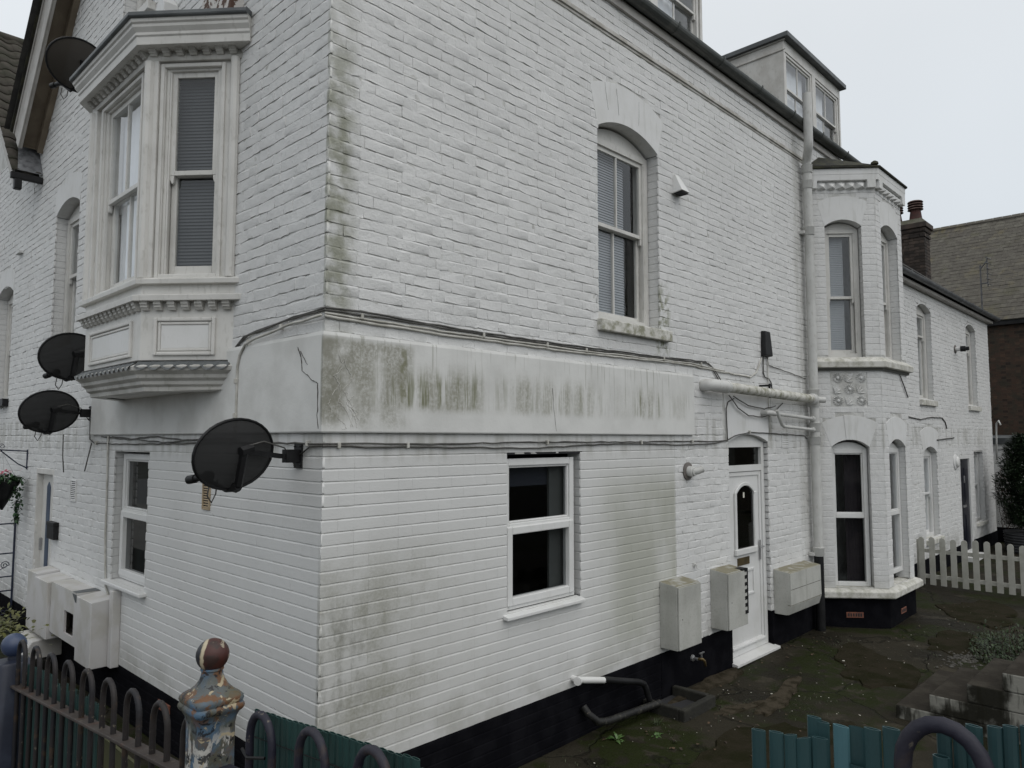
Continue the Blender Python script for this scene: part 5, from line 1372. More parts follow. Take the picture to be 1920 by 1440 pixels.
# ================================================================== satellite dishes
def dish(loc, wall_y, wz, face_az, face_el, w, h, label, mat, arm=True, group='satellite dishes on the front wall'):
    t = thing('satellite_dish', label, 'satellite dish', loc, group)
    n = Vector((math.cos(face_az)*math.cos(face_el), math.sin(face_az)*math.cos(face_el), math.sin(face_el)))
    u = Vector((-math.sin(face_az), math.cos(face_az), 0)); v = n.cross(u)
    if v.z < 0: v = -v
    c = Vector(loc); m = MB(); R, S = 8, 32; vs = [c-n*0.055]
    for i in range(1, R+1):
        r = i/R
        for j in range(S):
            a = 2*math.pi*j/S
            vs.append(c+u*(math.cos(a)*r*w/2)+v*(math.sin(a)*r*h/2)+n*(-0.055*(1-r*r)))
    fs = [(0, 1+j, 1+(j+1) % S) for j in range(S)]
    for i in range(R-1):
        for j in range(S): fs.append((1+i*S+j, 1+(i+1)*S+j, 1+(i+1)*S+(j+1) % S, 1+i*S+(j+1) % S))
    m.add(vs, fs)
    rf_ = m.build('reflector', mat, t, smooth=True)
    rim = MB().tube([c+u*(math.cos(2*math.pi*j/S)*w/2)+v*(math.sin(2*math.pi*j/S)*h/2) for j in range(S+1)], 0.009, 6, cap=False)
    rim.build('rim', M_BLACK, t, smooth=True)
    # back bracket, wall arm, plate
    b = c-n*0.07
    bk = MB().tube([b+v*0.05, b-v*0.17], 0.024, 6); bk.tube([b-v*0.17, b-v*0.19+n*0.03], 0.03, 6)
    bk.tube([b+u*0.03+v*0.03, b-u*0.05+v*0.05], 0.028, 6)
    bk.build('back_bracket', M_BLACK, t, smooth=True, auto=40)
    wp = Vector((0, wall_y, wz))
    ar = MB().tube([b+v*0.03, Vector((-0.12, wall_y, wz)), Vector((0, wall_y, wz))], 0.020, 4)
    ar.build('wall_arm', M_BLACK, t)
    plm = MB(); plm.box(FL, wall_y-0.045, wall_y+0.045, 0.0, 0.012, wz-0.075, wz+0.075).box(FL, wall_y-0.03, wall_y+0.03, 0.0, 0.10, wz-0.04, wz+0.04)
    for dy in (-0.03, 0.03):
        for dz in (-0.058, 0.058): plm.lathe(FL.P(wall_y+dy, 0.012, wz+dz), [(0.008, 0), (0.006, 0.008)], 6, FL.n)
    plm.build('wall_plate', M_BLACK, t, bev=0.003)
    foc = c+n*0.16-v*(h*0.40)
    la = MB().tube([b-v*0.19, c-v*(h*0.53)+n*0.02, foc-v*0.03], 0.013, 6); la.build('feed_arm', M_BLACK, t)
    lb = MB().lathe(foc, [(0.028, 0), (0.034, 0.03), (0.022, 0.05), (0.020, 0.13), (0.026, 0.13), (0.026, 0.19)], 12, (n*1-v*-0.3).normalized() if False else (foc-c+v*0.25*h).normalized())
    lb.build('feed_horn', M_BLACK, t, smooth=True, auto=40)
    cb_ = MB(); q = foc-v*0.06
    cb_.tube([q, q-Vector((0, 0, 0.06))+u*0.01, q-Vector((0, 0, 0.10))-u*0.02, q-Vector((0, 0, 0.05))-u*0.05, q-u*0.06+Vector((0, 0, 0.03))], 0.0045, 5)
    cb_.tube([b+v*0.06, b+v*0.09+(wp-b)*0.3, b+v*0.06+(wp-b)*0.6, Vector((-0.10, wall_y, wz+0.05)), Vector((-0.03, wall_y-0.02, wz-0.07))], 0.0045, 5)
    cb_.build('cable', M_CABLE_B, t, smooth=True)
    return t
AZ, EL = rad(107), rad(12)
dish((-0.42, 0.25, 2.312), 0.268, 2.295, AZ, EL, 0.57, 0.41, 'large black mesh dish close to the corner, hung over the lower cables', M_DISH)
dish((-0.37, 4.25, 2.66), 4.27, 2.653, AZ, rad(14), 0.565, 0.41, 'black mesh dish left of the rendered band, below the oriel base', M_DISH)
dish((-0.38, 3.60, 3.14), 3.60, 3.12, AZ, EL, 0.58, 0.42, 'black mesh dish half hidden behind the base of the oriel', M_DISH)
dish((-0.42, 3.62, 5.85), 3.65, 5.81, AZ, rad(24), 0.59, 0.46, 'brown mesh dish tucked behind the oriel cornice under the gable', M_DISHB)

# ================================================================== pipes
sp_ = thing('soil_pipe', 'tall white soil pipe in the angle between side wall and bay', 'pipe', (7.1, -0.09, 0))
m = MB().tube([(7.1, -0.09, 0.93), (7.1, -0.09, 5.98), (7.08, -0.10, 6.05), (6.95, -0.175, 6.14), (6.925, -0.19, 6.24), (6.925, -0.19, 6.86)], 0.056, 16)
m.build('pipe', M_PIPEW, sp_, smooth=True, auto=50)
for z in (5.93, 5.72, 5.10, 2.98, 2.86, 2.55, 2.38, 0.98):
    MB().lathe((7.1, -0.09, z), [(0.064, -0.055), (0.068, -0.05), (0.068, 0.045), (0.072, 0.05), (0.06, 0.055)], 16).build('collar', M_PIPEW, sp_, smooth=True, auto=40)
for z in (5.08, 0.95): MB().box(W0, 7.0, 7.17, -0.07, 0.0, z-0.02, z+0.02).build('pipe_clip', M_PIPEW, sp_, bev=0.004)
MB().tube([(7.1, -0.09, 0.94), (7.1, -0.09, -0.03)], 0.058, 14).build('black_lower_pipe', M_BLACK, sp_, smooth=True, auto=50)
wp_ = thing('waste_pipe', 'fat mossy white waste pipe running level above the side door', 'pipe', (5.7, -0.12, 2.93))
M_MOSSP = sillmat('mossy_white_pipe', 0.85)
MB().tube([(4.62, -0.12, 2.945), (7.04, -0.12, 2.900)], 0.055, 14).build('pipe', M_MOSSP, wp_, smooth=True, auto=50)
MB().tube([(4.44, 0.0, 2.95), (4.44, -0.06, 2.95), (4.47, -0.105, 2.949), (4.53, -0.12, 2.948), (4.70, -0.12, 2.944)], 0.063, 14).build('elbow', M_PIPEW, wp_, smooth=True, auto=50)
MB().lathe((4.70, -0.12, 2.943), [(0.068, 0), (0.071, 0.02), (0.066, 0.05)], 14, (1, 0, -0.018)).build('collar', M_PIPEW, wp_, smooth=True)
MB().lathe((6.92, -0.12, 2.902), [(0.066, 0), (0.070, 0.02), (0.070, 0.10), (0.064, 0.12)], 14, (1, 0, 0)).build('collar', M_PIPEW, wp_, smooth=True)
MB().tube([(7.1, -0.12, 2.90), (7.16, -0.19, 2.895), (7.17, -0.205, 2.895)], 0.04, 10).build('access_cap', M_PIPEW, wp_, smooth=True, auto=40)
b = MB().tube([(5.73, -0.13, 2.845+0.02), (5.73, -0.13, 3.03)], 0.012, 6); b.box(W0, 5.70, 5.76, -0.15, -0.02, 3.0, 3.02); b.build('hanger', M_BLACK, wp_)
bp = thing('branch_pipes', 'pair of thin white branch pipes beside the door head, one stepping down', 'pipe', (6.3, -0.08, 2.6))
MB().tube([(5.78, 0.0, 2.70), (5.78, -0.07, 2.70), (5.81, -0.09, 2.70), (5.95, -0.09, 2.692)], 0.03, 10).tube([(5.90, -0.09, 2.695), (7.05, -0.09, 2.655)], 0.022, 10).build('upper_pipe', M_PIPEW, bp, smooth=True, auto=40)
MB().tube([(5.93, -0.12, 2.73), (5.98, -0.12, 2.66), (6.06, -0.12, 2.565), (6.14, -0.11, 2.545), (7.05, -0.095, 2.515)], 0.020, 10).build('lower_pipe', M_PIPEW, bp, smooth=True, auto=60)
for z in (2.655, 2.515): MB().lathe((7.0, -0.09, z), [(0.03, 0), (0.034, 0.01), (0.034, 0.05)], 10, (1, 0, 0)).build('collar', M_PIPEW, bp)
kp = thing('kitchen_waste_pipe', 'white and black waste pipe leaving the wall above the plinth and dropping to the gully', 'pipe', (2.6, -0.1, 0.3))
MB().tube([(2.31, 0.0, 0.49), (2.31, -0.05, 0.49), (2.33, -0.065, 0.488), (2.63, -0.075, 0.42)], 0.026, 10).build('white_pipe', M_UPVC, kp, smooth=True, auto=50)
MB().lathe((2.30, -0.066, 0.488), [(0.03, -0.02), (0.033, -0.015), (0.033, 0.02), (0.0, 0.021)], 10, (-1, -0.4, 0.1)).build('cap', M_UPVC, kp)
MB().tube([(2.62, -0.075, 0.424), (3.10, -0.09, 0.30), (3.17, -0.095, 0.27), (3.20, -0.10, 0.22), (3.27, -0.11, 0.03)], 0.027, 10).build('black_pipe', M_BLACK, kp, smooth=True, auto=50)
gp_ = thing('gully_pipe', 'grey waste pipe lying low along the foot of the plinth into the gully', 'pipe', (2.9, -0.15, 0.1))
MB().tube([(2.42, -0.02, 0.25), (2.43, -0.06, 0.20), (2.50, -0.11, 0.13), (2.60, -0.13, 0.115), (3.30, -0.17, 0.095)], 0.030, 10).build('pipe', rust_tube('scuffed_black_pipe', (0.007, 0.007, 0.007), (0.014, 0.014, 0.012), (0.045, 0.043, 0.035), 0.55), gp_, smooth=True, auto=50)
gy = thing('drain_gully', 'dark open drain gully with raised kerbs at the foot of the plinth', 'drain', (3.5, -0.2, 0))
MB().box(W0, 3.26, 3.80, -0.44, -0.38, -0.02, 0.10).box(W0, 3.26, 3.32, -0.379, -0.02, -0.02, 0.101).box(W0, 3.74, 3.80, -0.379, -0.02, -0.02, 0.102).build('kerb', simple('dark_mossy_kerb', (0.014, 0.0135, 0.010), (0.024, 0.023, 0.016), 8, 0.9, 30, 0.5, 0.01), gy, bev=0.012)
MB().box(W0, 3.33, 3.73, -0.37, -0.02, -0.02, 0.02).build('sump', M_ROOM, gy)
tp = thing('garden_tap', 'small brass garden tap on the black plinth under the meter box', 'tap', (4.19, 0, 0.27))
MB().lathe((4.14, 0.0, 0.27), [(0.035, 0), (0.03, 0.02), (0.014, 0.025), (0.014, 0.07)], 10, (0, -1, 0)).build('flange', M_CHROME, tp, smooth=True, auto=40)
MB().tube([(4.14, -0.06, 0.27), (4.17, -0.10, 0.27), (4.19, -0.11, 0.25), (4.20, -0.115, 0.20)], 0.014, 8).build('spout', M_BRASS, tp, smooth=True)
MB().tube([(4.17, -0.09, 0.27), (4.17, -0.09, 0.325)], 0.008, 6).box(W0, 4.13, 4.22, -0.096, -0.084, 0.322, 0.332).build('lever', M_CHROME, tp)

# ================================================================== cables
def cable(mb, F, pts, r=0.0055, jit=0.004, b=0.012, wav=0.10):
    P = []
    for (a, c), (a2, c2) in zip(pts, pts[1:]):
        n = max(1, int(math.hypot(a2-a, c2-c)/wav))
        for i in range(n):
            t = i/n; P.append(F.P(a+(a2-a)*t, b+random.uniform(0, .002), c+(c2-c)*t+random.uniform(-jit, jit)))
    P.append(F.P(pts[-1][0], b, pts[-1][1]))
    mb.tube(P, r, 6); return P
def clips(F, pts, b=0.0, parent=None):
    for a, c in pts:
        MB().box(F, a-0.010, a+0.010, b, b+0.026, c-0.018, c+0.018).build('clip', M_CABLE_W, parent, bev=0.004)
uc = thing('cable_bundle', 'upper bundle of painted cables that wraps the corner above the rendered band', 'cable', (0, 0, 3.17))
m = MB(); cable(m, FR, [(-0.012, 3.185), (0.25, 3.19), (1.3, 3.165), (2.6, 3.170), (3.7, 3.18), (4.5, 3.20)], 0.007); cable(m, FR, [(-0.01, 3.172), (0.5, 3.172), (1.6, 3.150), (3.0, 3.158), (4.55, 3.185)], 0.006); m.build('dark_cable', M_CABLE_B, uc, smooth=True)
m = MB(); cable(m, FR, [(-0.01, 3.135), (0.8, 3.115), (2.4, 3.115), (4.0, 3.145), (4.9, 3.115), (5.5, 3.10), (5.66, 3.16), (5.80, 3.34)], 0.009, b=0.010); cable(m, FR, [(-0.01, 3.15), (1.0, 3.135), (2.4, 3.135), (4.2, 3.16), (4.9, 3.13)], 0.007); m.build('white_cable', M_CABLE_W, uc, smooth=True)
m = MB(); cable(m, FR, [(4.5, 3.20), (4.62, 3.15), (4.76, 3.03)], 0.006); cable(m, FR, [(4.55, 3.19), (4.66, 3.14), (4.82, 3.02)], 0.006); m.build('dark_cable', M_CABLE_B, uc, smooth=True)
m = MB(); cable(m, FL, [(-0.012, 3.185), (0.35, 3.165), (0.75, 3.13), (1.02, 3.11), (1.14, 3.04), (1.16, 2.97), (1.20, 2.95)], 0.007); cable(m, FL, [(-0.01, 3.172), (0.5, 3.15), (0.95, 3.12), (1.09, 3.06), (1.14, 2.98)], 0.006)
m.tube([FO1.P(0.0, 0.012, 2.955), FO1.P(0.3, 0.01, 2.958), FO1.P(L1+0.01, 0.012, 2.957), FO2.P(0.6, 0.012, 2.957), FO2.P(L2, 0.012, 2.957)], 0.006, 6)
m.build('dark_cable', M_CABLE_B, uc, smooth=True)
m = MB(); cable(m, FL, [(-0.01, 3.135), (0.4, 3.115), (0.8, 3.075), (0.95, 3.05), (1.03, 2.98), (1.06, 2.9), (1.06, 2.5), (1.08, 2.37)], 0.009, b=0.034); m.build('white_cable', M_CABLE_W, uc, smooth=True)
clips(FR, [(0.25, 3.16), (1.3, 3.15), (2.0, 3.145), (2.5, 3.145), (3.7, 3.165), (4.4, 3.165)], 0, uc); clips(FL, [(0.5, 3.12), (0.95, 3.06)], 0, uc); clips(FL, [(1.06, 2.8), (1.06, 2.56)], 0.03, uc)
lc = thing('cable_bundle', 'lower bundle of sagging dark cables running below the rendered band', 'cable', (0, 0, 2.36))
m = MB(); cable(m, FR, [(-0.012, 2.372), (0.8, 2.364), (2.0, 2.374), (3.3, 2.372), (4.2, 2.377), (4.72, 2.375), (4.93, 2.385), (5.10, 2.43), (5.45, 2.475), (5.9, 2.47), (6.5, 2.45), (6.95, 2.44), (7.04, 2.40)], 0.006)
cable(m, FR, [(-0.01, 2.355), (0.7, 2.345), (1.8, 2.328), (2.6, 2.350), (3.3, 2.36), (3.9, 2.34), (4.5, 2.345), (4.93, 2.378)], 0.006)
cable(m, FR, [(4.93, 2.385), (4.92, 2.72), (4.96, 2.80), (5.1, 2.84)], 0.006)
m.build('dark_cable', M_CABLE_B, lc, smooth=True)
m = MB(); cable(m, FL, [(-0.01, 2.372), (0.5, 2.372), (1.2, 2.375), (2.3, 2.36), (3.5, 2.352), (4.10, 2.36), (4.25, 2.40), (4.27, 2.60)], 0.006)
cable(m, FL, [(-0.01, 2.355), (0.12, 2.355), (0.24, 2.30)], 0.006)
cable(m, FL, [(1.1, 2.40), (2.0, 2.39), (2.6, 2.42), (3.2, 2.395), (3.9, 2.42)], 0.006); cable(m, FL, [(1.3, 2.41), (2.4, 2.37), (3.6, 2.42)], 0.005)
cable(m, FL, [(4.13, 2.36), (4.22, 2.22), (4.31, 2.08)], 0.006, b=0.03); cable(m, FL, [(5.0, 2.45), (4.98, 2.20), (4.93, 2.05)], 0.006, b=0.05)
m.build('dark_cable', M_CABLE_B, lc, smooth=True)
m = MB(); cable(m, FL, [(3.70, 2.43), (3.71, 2.35), (3.68, 1.4), (3.62, 1.05), (3.5, 0.95)], 0.009); m.build('white_cable', M_CABLE_W, lc, smooth=True)
clips(FR, [(0.10, 2.36), (0.62, 2.357), (2.0, 2.372), (3.3, 2.368), (4.2, 2.374), (5.45, 2.475)], 0, lc); clips(FL, [(0.15, 2.372), (1.2, 2.375), (4.05, 2.36)], 0, lc)
hc = MB(); cable(hc, FR, [(4.95, 2.87), (5.15, 2.74), (5.40, 2.66), (5.75, 2.65), (6.0, 2.69), (6.3, 2.83)], 0.0065, b=0.03); cable(hc, FR, [(5.05, 2.86), (5.4, 2.77), (5.8, 2.745), (6.1, 2.79)], 0.0065, b=0.03)
tag(hc.build('hanging_cable', M_CABLE_B, smooth=True), 'dark cables looping loosely beneath the mossy waste pipe', 'cable')
bx = thing('terminal_box', 'tall black cable terminal box on the upper side wall', 'terminal box', (5.88, 0, 3.38))
MB().hexa([(5.80, 0, 3.36), (5.985, 0, 3.36), (5.985, -0.07, 3.37), (5.80, -0.07, 3.37)], [(5.815, 0, 3.665), (5.965, 0, 3.665), (5.955, -0.055, 3.66), (5.825, -0.055, 3.66)]).build('case', M_BLACK, bx, bev=0.01)
m = MB(); cable(m, FR, [(5.95, 3.36), (5.97, 3.27), (6.3, 3.24), (7.05, 3.17)], 0.005); cable(m, FR, [(5.84, 3.36), (5.83, 3.17), (5.87, 3.12), (5.97, 3.11), (6.03, 3.06), (6.06, 2.97)], 0.007); m.build('dark_cable', M_CABLE_B, bx, smooth=True)
m = MB(); cable(m, FR, [(5.955, 3.36), (5.95, 2.9), (5.96, 2.45)], 0.006); m.build('white_cable', M_CABLE_W, bx, smooth=True)
cc = MB(); cable(cc, FR, [(11.2, 2.78), (12.0, 2.74), (12.6, 2.79), (13.4, 2.80), (13.6, 2.72), (13.7, 2.60)], 0.010); cable(cc, FR, [(13.0, 2.38), (14.2, 2.42)], 0.012)
tag(cc.build('loose_cable', M_CABLE_B, smooth=True), 'short dark cable stapled on the white cottage wall', 'cable')
cq = MB(); cable(cq, FF, [(0.72, 3.28), (0.9, 3.12), (1.05, 2.98)], 0.008, b=0.014)
tag(cq.build('loose_cable', M_CABLE_B, smooth=True), 'short dark cable slanting under the stone sill of the bay', 'cable')

# ================================================================== vents, flue, lamps
vc = MB().hexa([FR.P(3.91, 0, 4.845), FR.P(4.06, 0, 4.845), FR.P(4.06, 0.12, 4.86), FR.P(3.91, 0.12, 4.86)], [FR.P(3.95, 0, 5.05), FR.P(4.02, 0, 5.05), FR.P(4.02, 0.02, 5.05), FR.P(3.95, 0.02, 5.05)], FR.flip)
v_ = vc.build('vent_cowl', M_UPVC, bev=0.004); tag(v_, 'small white wedge shaped vent cowl right of the tall side window', 'vent')
MB().box(FR, 3.925, 4.045, 0.012, 0.108, 4.842, 4.853).build('mouth', M_ROOM, v_)
fl = thing('boiler_flue', 'round grey boiler flue with slanted white spout beside the side door', 'flue', (4.12, 0, 2.08))
MB().lathe((4.12, 0, 2.08), [(0.088, 0), (0.088, 0.012), (0.055, 0.02)], 24, (0, -1, 0)).build('collar', M_FLUE, fl, smooth=True, auto=30)
MB().lathe((4.12, -0.015, 2.08), [(0.052, 0), (0.052, 0.055), (0.040, 0.057), (0.040, 0.075)], 20, (0, -1, 0)).build('body', M_PIPEW, fl, smooth=True, auto=30)
t1 = MB().tube([(4.12, -0.06, 2.08), (4.145, -0.10, 2.085), (4.185, -0.13, 2.105)], 0.036, 16, cap=False)
t1.build('spout', M_PIPEW, fl, smooth=True, auto=50)
MB().lathe((4.183, -0.1285, 2.104), [(0.033, 0), (0.02, -0.001)], 16, (0.8, -0.5, 0.36)).build('mouth', M_FLUE, fl)
hk = MB().tube([FR.P(4.21, 0, 1.16), FR.P(4.21, 0.03, 1.16), FR.P(4.215, 0.035, 1.12)], 0.008, 6).box(FR, 4.19, 4.24, 0, 0.012, 1.14, 1.175)
tag(hk.build('wall_hook', M_PIPEW), 'tiny white hook on the wall above the meter boxes', 'hook')
def louvre(F, u0, u1, z0, z1, n, mat, label, proud=0.014, dark=M_ROOM):
    t = thing('air_vent', label, 'air vent', F.P((u0+u1)/2, 0, z0))
    m = MB(); frame_rect(m, F, u0, u1, z0, z1, 0.014, -0.004, proud); m.build('frame', mat, t, bev=0.003)
    MB().box(F, u0+0.01, u1-0.01, -0.003, 0.002, z0+0.01, z1-0.01).build('opening', dark, t)
    s = MB(); h = (z1-z0-0.03)/n
    for i in range(n):
        z = z0+0.016+h*i; s.add([F.P(u0+0.012, 0.003, z+h*0.55), F.P(u1-0.012, 0.003, z+h*0.55), F.P(u1-0.012, proud-0.002, z+h*0.1), F.P(u0+0.012, proud-0.002, z+h*0.1)], [(0, 1, 2, 3)])
    s.build('louvre', mat, t)
louvre(FL, 1.50, 1.62, 1.88, 2.09, 10, M_VENTBR, 'tan louvred air vent under the largest dish')
louvre(FL, 4.64, 4.84, 1.755, 1.975, 10, M_UPVC, 'small white louvred vent on the wall right of the front door')
louvre(FR, 6.30, 6.50, 2.29, 2.48, 6, M_LINT, 'painted over air vent in the wall under the branch pipes', 0.008, M_MORT)
def lamp(x, z, label, name='security_lamp'):
    t = thing(name, label, 'lamp', (x, 0, z))
    MB().lathe((x, 0, z), [(0.085, 0), (0.085, 0.015), (0.045, 0.02)], 14, (0, -1, 0)).build('base', M_FLUE, t, smooth=True, auto=30)
    MB().lathe((x, -0.02, z), [(0.045, 0), (0.045, 0.09)], 12, (0, -1, 0)).build('body', M_UPVC, t, smooth=True, auto=30)
    MB().lathe((x, -0.10, z), [(0.058, 0), (0.058, 0.09), (0.040, 0.092), (0.040, 0.15)], 10, (0.1, -1, 0)).build('head', M_BLACK, t, smooth=True, auto=30)
lamp(14.62, 4.22, 'white and black flue shaped lamp high on the cottage wall')
wl_ = thing('wall_lantern', 'round white bulkhead lamp left of the cottage door', 'lamp', (14.26, 0, 1.94))
MB().lathe((14.26, 0, 1.94), [(0.15, 0), (0.15, 0.015), (0.12, 0.03)], 18, (0, -1, 0)).build('base', M_LINT, wl_, smooth=True, auto=30)
MB().lathe((14.26, -0.03, 1.94), [(0.115, 0), (0.10, 0.03), (0.05, 0.045)], 18, (0, -1, 0)).build('cover', M_UPVC, wl_, smooth=True)

# ================================================================== meter boxes
def meter(x0, x1, z0, z1, d, label, dividers=(), slope=0.0, group='meter boxes on the side wall'):
    t = thing('meter_box', label, 'meter box', ((x0+x1)/2, 0, z0), group)
    F = FR
    m = MB().hexa([F.P(x0, 0, z0), F.P(x1, 0, z0), F.P(x1, d-0.02-slope, z0), F.P(x0, d-0.02-slope, z0)], [F.P(x0, 0, z1+0.025), F.P(x1, 0, z1+0.025), F.P(x1, d-0.02, z1), F.P(x0, d-0.02, z1)], F.flip)
    m.build('box', M_METER, t, bev=0.006)
    xs_ = [x0, *dividers, x1]
    for a, b in zip(xs_, xs_[1:]):
        if slope:
            c = z0+(z1-z0)*0.24
            m = MB().hexa([F.P(a+0.003, d-0.09, c), F.P(b-0.003, d-0.09, c), F.P(b-0.003, d, c), F.P(a+0.003, d, c)], [F.P(a+0.003, d-0.09, z1-0.004), F.P(b-0.003, d-0.09, z1-0.004), F.P(b-0.003, d-0.004, z1-0.004), F.P(a+0.003, d-0.004, z1-0.004)], F.flip)
            o = m.build('cover', M_METER, t, bev=0.004)
            m = MB().hexa([F.P(a+0.003, d-0.09-slope, z0+0.006), F.P(b-0.003, d-0.09-slope, z0+0.006), F.P(b-0.003, d-slope, z0+0.006), F.P(a+0.003, d-slope, z0+0.006)], [F.P(a+0.003, d-0.09, c-0.004), F.P(b-0.003, d-0.09, c-0.004), F.P(b-0.003, d, c-0.004), F.P(a+0.003, d, c-0.004)], F.flip)
            m.build('lower_cover', M_METER, t, bev=0.003)
            MB().box(F, a+0.01, b-0.012, d-0.004, d-0.0005, z0+(z1-z0)*0.60, z0+(z1-z0)*0.61).build('seam', M_CRACK, o)
        else:
            m = MB().box(F, a+0.004, b-0.004, d-0.018, d, z0+0.006, z1-0.008); o = m.build('cover', M_METER, t, bev=0.005)
            MB().lathe(F.P(a+0.06, d, z0+(z1-z0)*0.48), [(0.006, 0), (0.005, 0.002)], 8, F.n).build('lock', M_ROOM, o)
    return t
meter(3.585, 3.985, 0.475, 1.052, 0.205, 'grimy white meter box with mossy lid, nearest the house corner')
b2 = meter(4.525, 4.93, 0.483, 1.050, 0.205, 'white meter box with a black notched strip, overlapping the side door')
m = MB().box(FR, 4.915, 4.935, 0.10, 0.2085, 0.60, 1.058)
for k in range(7):
    z = 0.60+k*0.071
    m.box(FR, 4.868, 4.916, 0.150, 0.2087, z, z+0.036)
m.box(FR, 4.82, 4.935, 0.05, 0.2086, 1.045, 1.060)
m.build('notched_strip', M_BLACK, b2)
meter(5.985, 6.87, 0.385, 0.865, 0.205, 'wide double meter box of grimy white plastic under the bay pipe', (6.43,), 0.035)
# boxes on the front wall
def fbox(y0, y1, z0, z1, d, label, extra=None, mat=None):
    t = thing('meter_cupboard', label, 'meter cupboard', FL.P((y0+y1)/2, 0, z0), 'white cupboards along the front wall')
    m = MB().hexa([FL.P(y0, 0, z0), FL.P(y1, 0, z0), FL.P(y1, d, z0), FL.P(y0, d, z0)], [FL.P(y0, 0, z1+0.02), FL.P(y1, 0, z1+0.02), FL.P(y1, d, z1), FL.P(y0, d, z1)], FL.flip)
    if extra != 'open': m.build('cupboard', mat or M_METERL, t, bev=0.005)
    return t
fbox(3.355, 3.775, 0.395, 0.965, 0.205, 'tall white cupboard nearest the lower front window')
t = fbox(3.785, 4.62, 0.50, 0.968, 0.195, 'wide white cupboard with a square hole through its front', 'open')
m = MB(); sheet(m, Fr((-0.195, 0, 0), (0, 1, 0), (-1, 0, 0)), 3.785, 4.62, 0.50, 0.968, [(3.88, 4.16, 0.57, 0.78)], 0.0); 
sheet(m, Fr((-0.175, 0, 0), (0, 1, 0), (-1, 0, 0)), 3.785, 4.62, 0.50, 0.968, [(3.88, 4.16, 0.57, 0.78)], 0.0)
Fh = Fr((-0.195, 0, 0), (0, 1, 0), (-1, 0, 0))
for a, b, c, d in ((3.88, 3.881, 0.57, 0.78), (4.159, 4.16, 0.57, 0.78), (3.88, 4.16, 0.569, 0.57), (3.88, 4.16, 0.78, 0.781)): m.box(Fh, a, b, -0.02, 0.0, c, d)
m.box(FL, 3.785, 4.62, 0.0, 0.196, 0.955, 0.985).box(FL, 3.785, 3.80, 0.0, 0.19, 0.5, 0.96).box(FL, 4.605, 4.62, 0, 0.19, 0.5, 0.96)
m.build('front_panel', M_METERL, t)
MB().box(FL, 3.80, 4.60, 0.0, 0.19, 0.50, 0.515).build('base_board', M_METERL, t); MB().box(FL, 3.95, 4.03, 0.05, 0.12, 0.515, 0.68).build('red_meter', M_TERRA, t)
MB().box(FL, 3.81, 4.6, 0.005, 0.02, 0.52, 0.95).build('dark_back', M_SOFFIT, t)
m = MB().add([FL.P(3.80, 0.198, 0.97), FL.P(3.93, 0.198, 0.97), FL.P(3.84, 0.198, 0.90), FL.P(3.80, 0.199, 0.90)], [(0, 1, 2, 3)]).add([FL.P(3.785, 0.0, 0.9885), FL.P(3.95, 0.0, 0.9885), FL.P(3.92, 0.20, 0.9875), FL.P(3.80, 0.20, 0.9875)], [(0, 1, 2, 3)])
m.build('torn_lead', M_LEAD, t)
fbox(4.63, 5.10, 0.42, 0.975, 0.225, 'plain white cupboard between the holed cupboard and the end one')
t = fbox(5.11, 5.46, 0.40, 1.0, 0.205, 'end white cupboard beside the front door')
pp = MB().box(FL, 3.245, 3.335, 0.0, 0.07, 0.40, 1.06)
tag(pp.build('boxed_pipe', M_METERL, bev=0.006), 'white boxed-in pipe on the front wall right of the cupboards', 'pipe box')
ds = MB().hexa([FL.P(4.9, 0.0, 0.18), FL.P(5.46, 0, 0.18), FL.P(5.46, 0.40, 0.18), FL.P(4.9, 0.40, 0.18)], [FL.P(4.9, 0, 0.38), FL.P(5.46, 0, 0.38), FL.P(5.46, 0.27, 0.36), FL.P(4.9, 0.27, 0.36)], FL.flip)
tag(ds.build('sloped_coping', M_METERL, bev=0.01), 'sloped white coping block under the front cupboards', 'coping')

# ================================================================== street railings and cast iron posts
RX = -1.5
def hoop(F, a, ztop, zbase, w, r, mat, parent):
    p = [F.P(a-w, 0, zbase), F.P(a-w, 0, ztop-w*1.25)]
    for k in range(1, 10):
        th = math.pi-math.pi*k/10; p.append(F.P(a+w*math.cos(th), 0, ztop-w*1.25+w*1.25*math.sin(th)))
    p += [F.P(a+w, 0, ztop-w*1.25), F.P(a+w, 0, zbase)]
    return MB().tube(p, r, 8).build('hoop', mat, parent, smooth=True, auto=60)
FT = Fr((RX, 0, 0), (0, 1, 0), (-1, 0, 0))
def rail(parent, y0, y1, z0, z1, w, h, mat):
    m = MB().hexa([FT.P(y0, -w, z0-h), FT.P(y1, -w, z1-h), FT.P(y1, w, z1-h), FT.P(y0, w, z0-h)], [FT.P(y0, -w, z0), FT.P(y1, -w, z1), FT.P(y1, w, z1), FT.P(y0, w, z0)], FT.flip)
    return m.build('rail', mat, parent, bev=0.002)
ra = thing('bow_top_railing', 'rusty brown bow top railing left of the peeling post', 'railing', (RX, -0.9, 0.78))
topz = lambda y: 1.640-0.0719*(y+1.599)
for k in range(-1, 8):
    y = -1.599+0.2166*k
    hoop(FT, y, topz(y), 0.8, 0.0535, 0.0092, M_RAILR, ra)
rail(ra, -1.86, 0.06, 1.516, 1.328, 0.022, 0.010, M_FLAT); rail(ra, -1.86, 0.06, 0.93, 0.89, 0.022, 0.010, M_FLAT)
rb = thing('bow_top_railing', 'chipped navy bow top railing right of the peeling post', 'railing', (RX, -2.5, 0.78))
for y, z in ((-2.191, 1.757), (-2.413, 1.779), (-2.633, 1.803), (-2.853, 1.812), (-3.073, 1.826)):
    hoop(FT, y, z, 0.8, 0.0535, 0.0096, M_RAILN, rb)
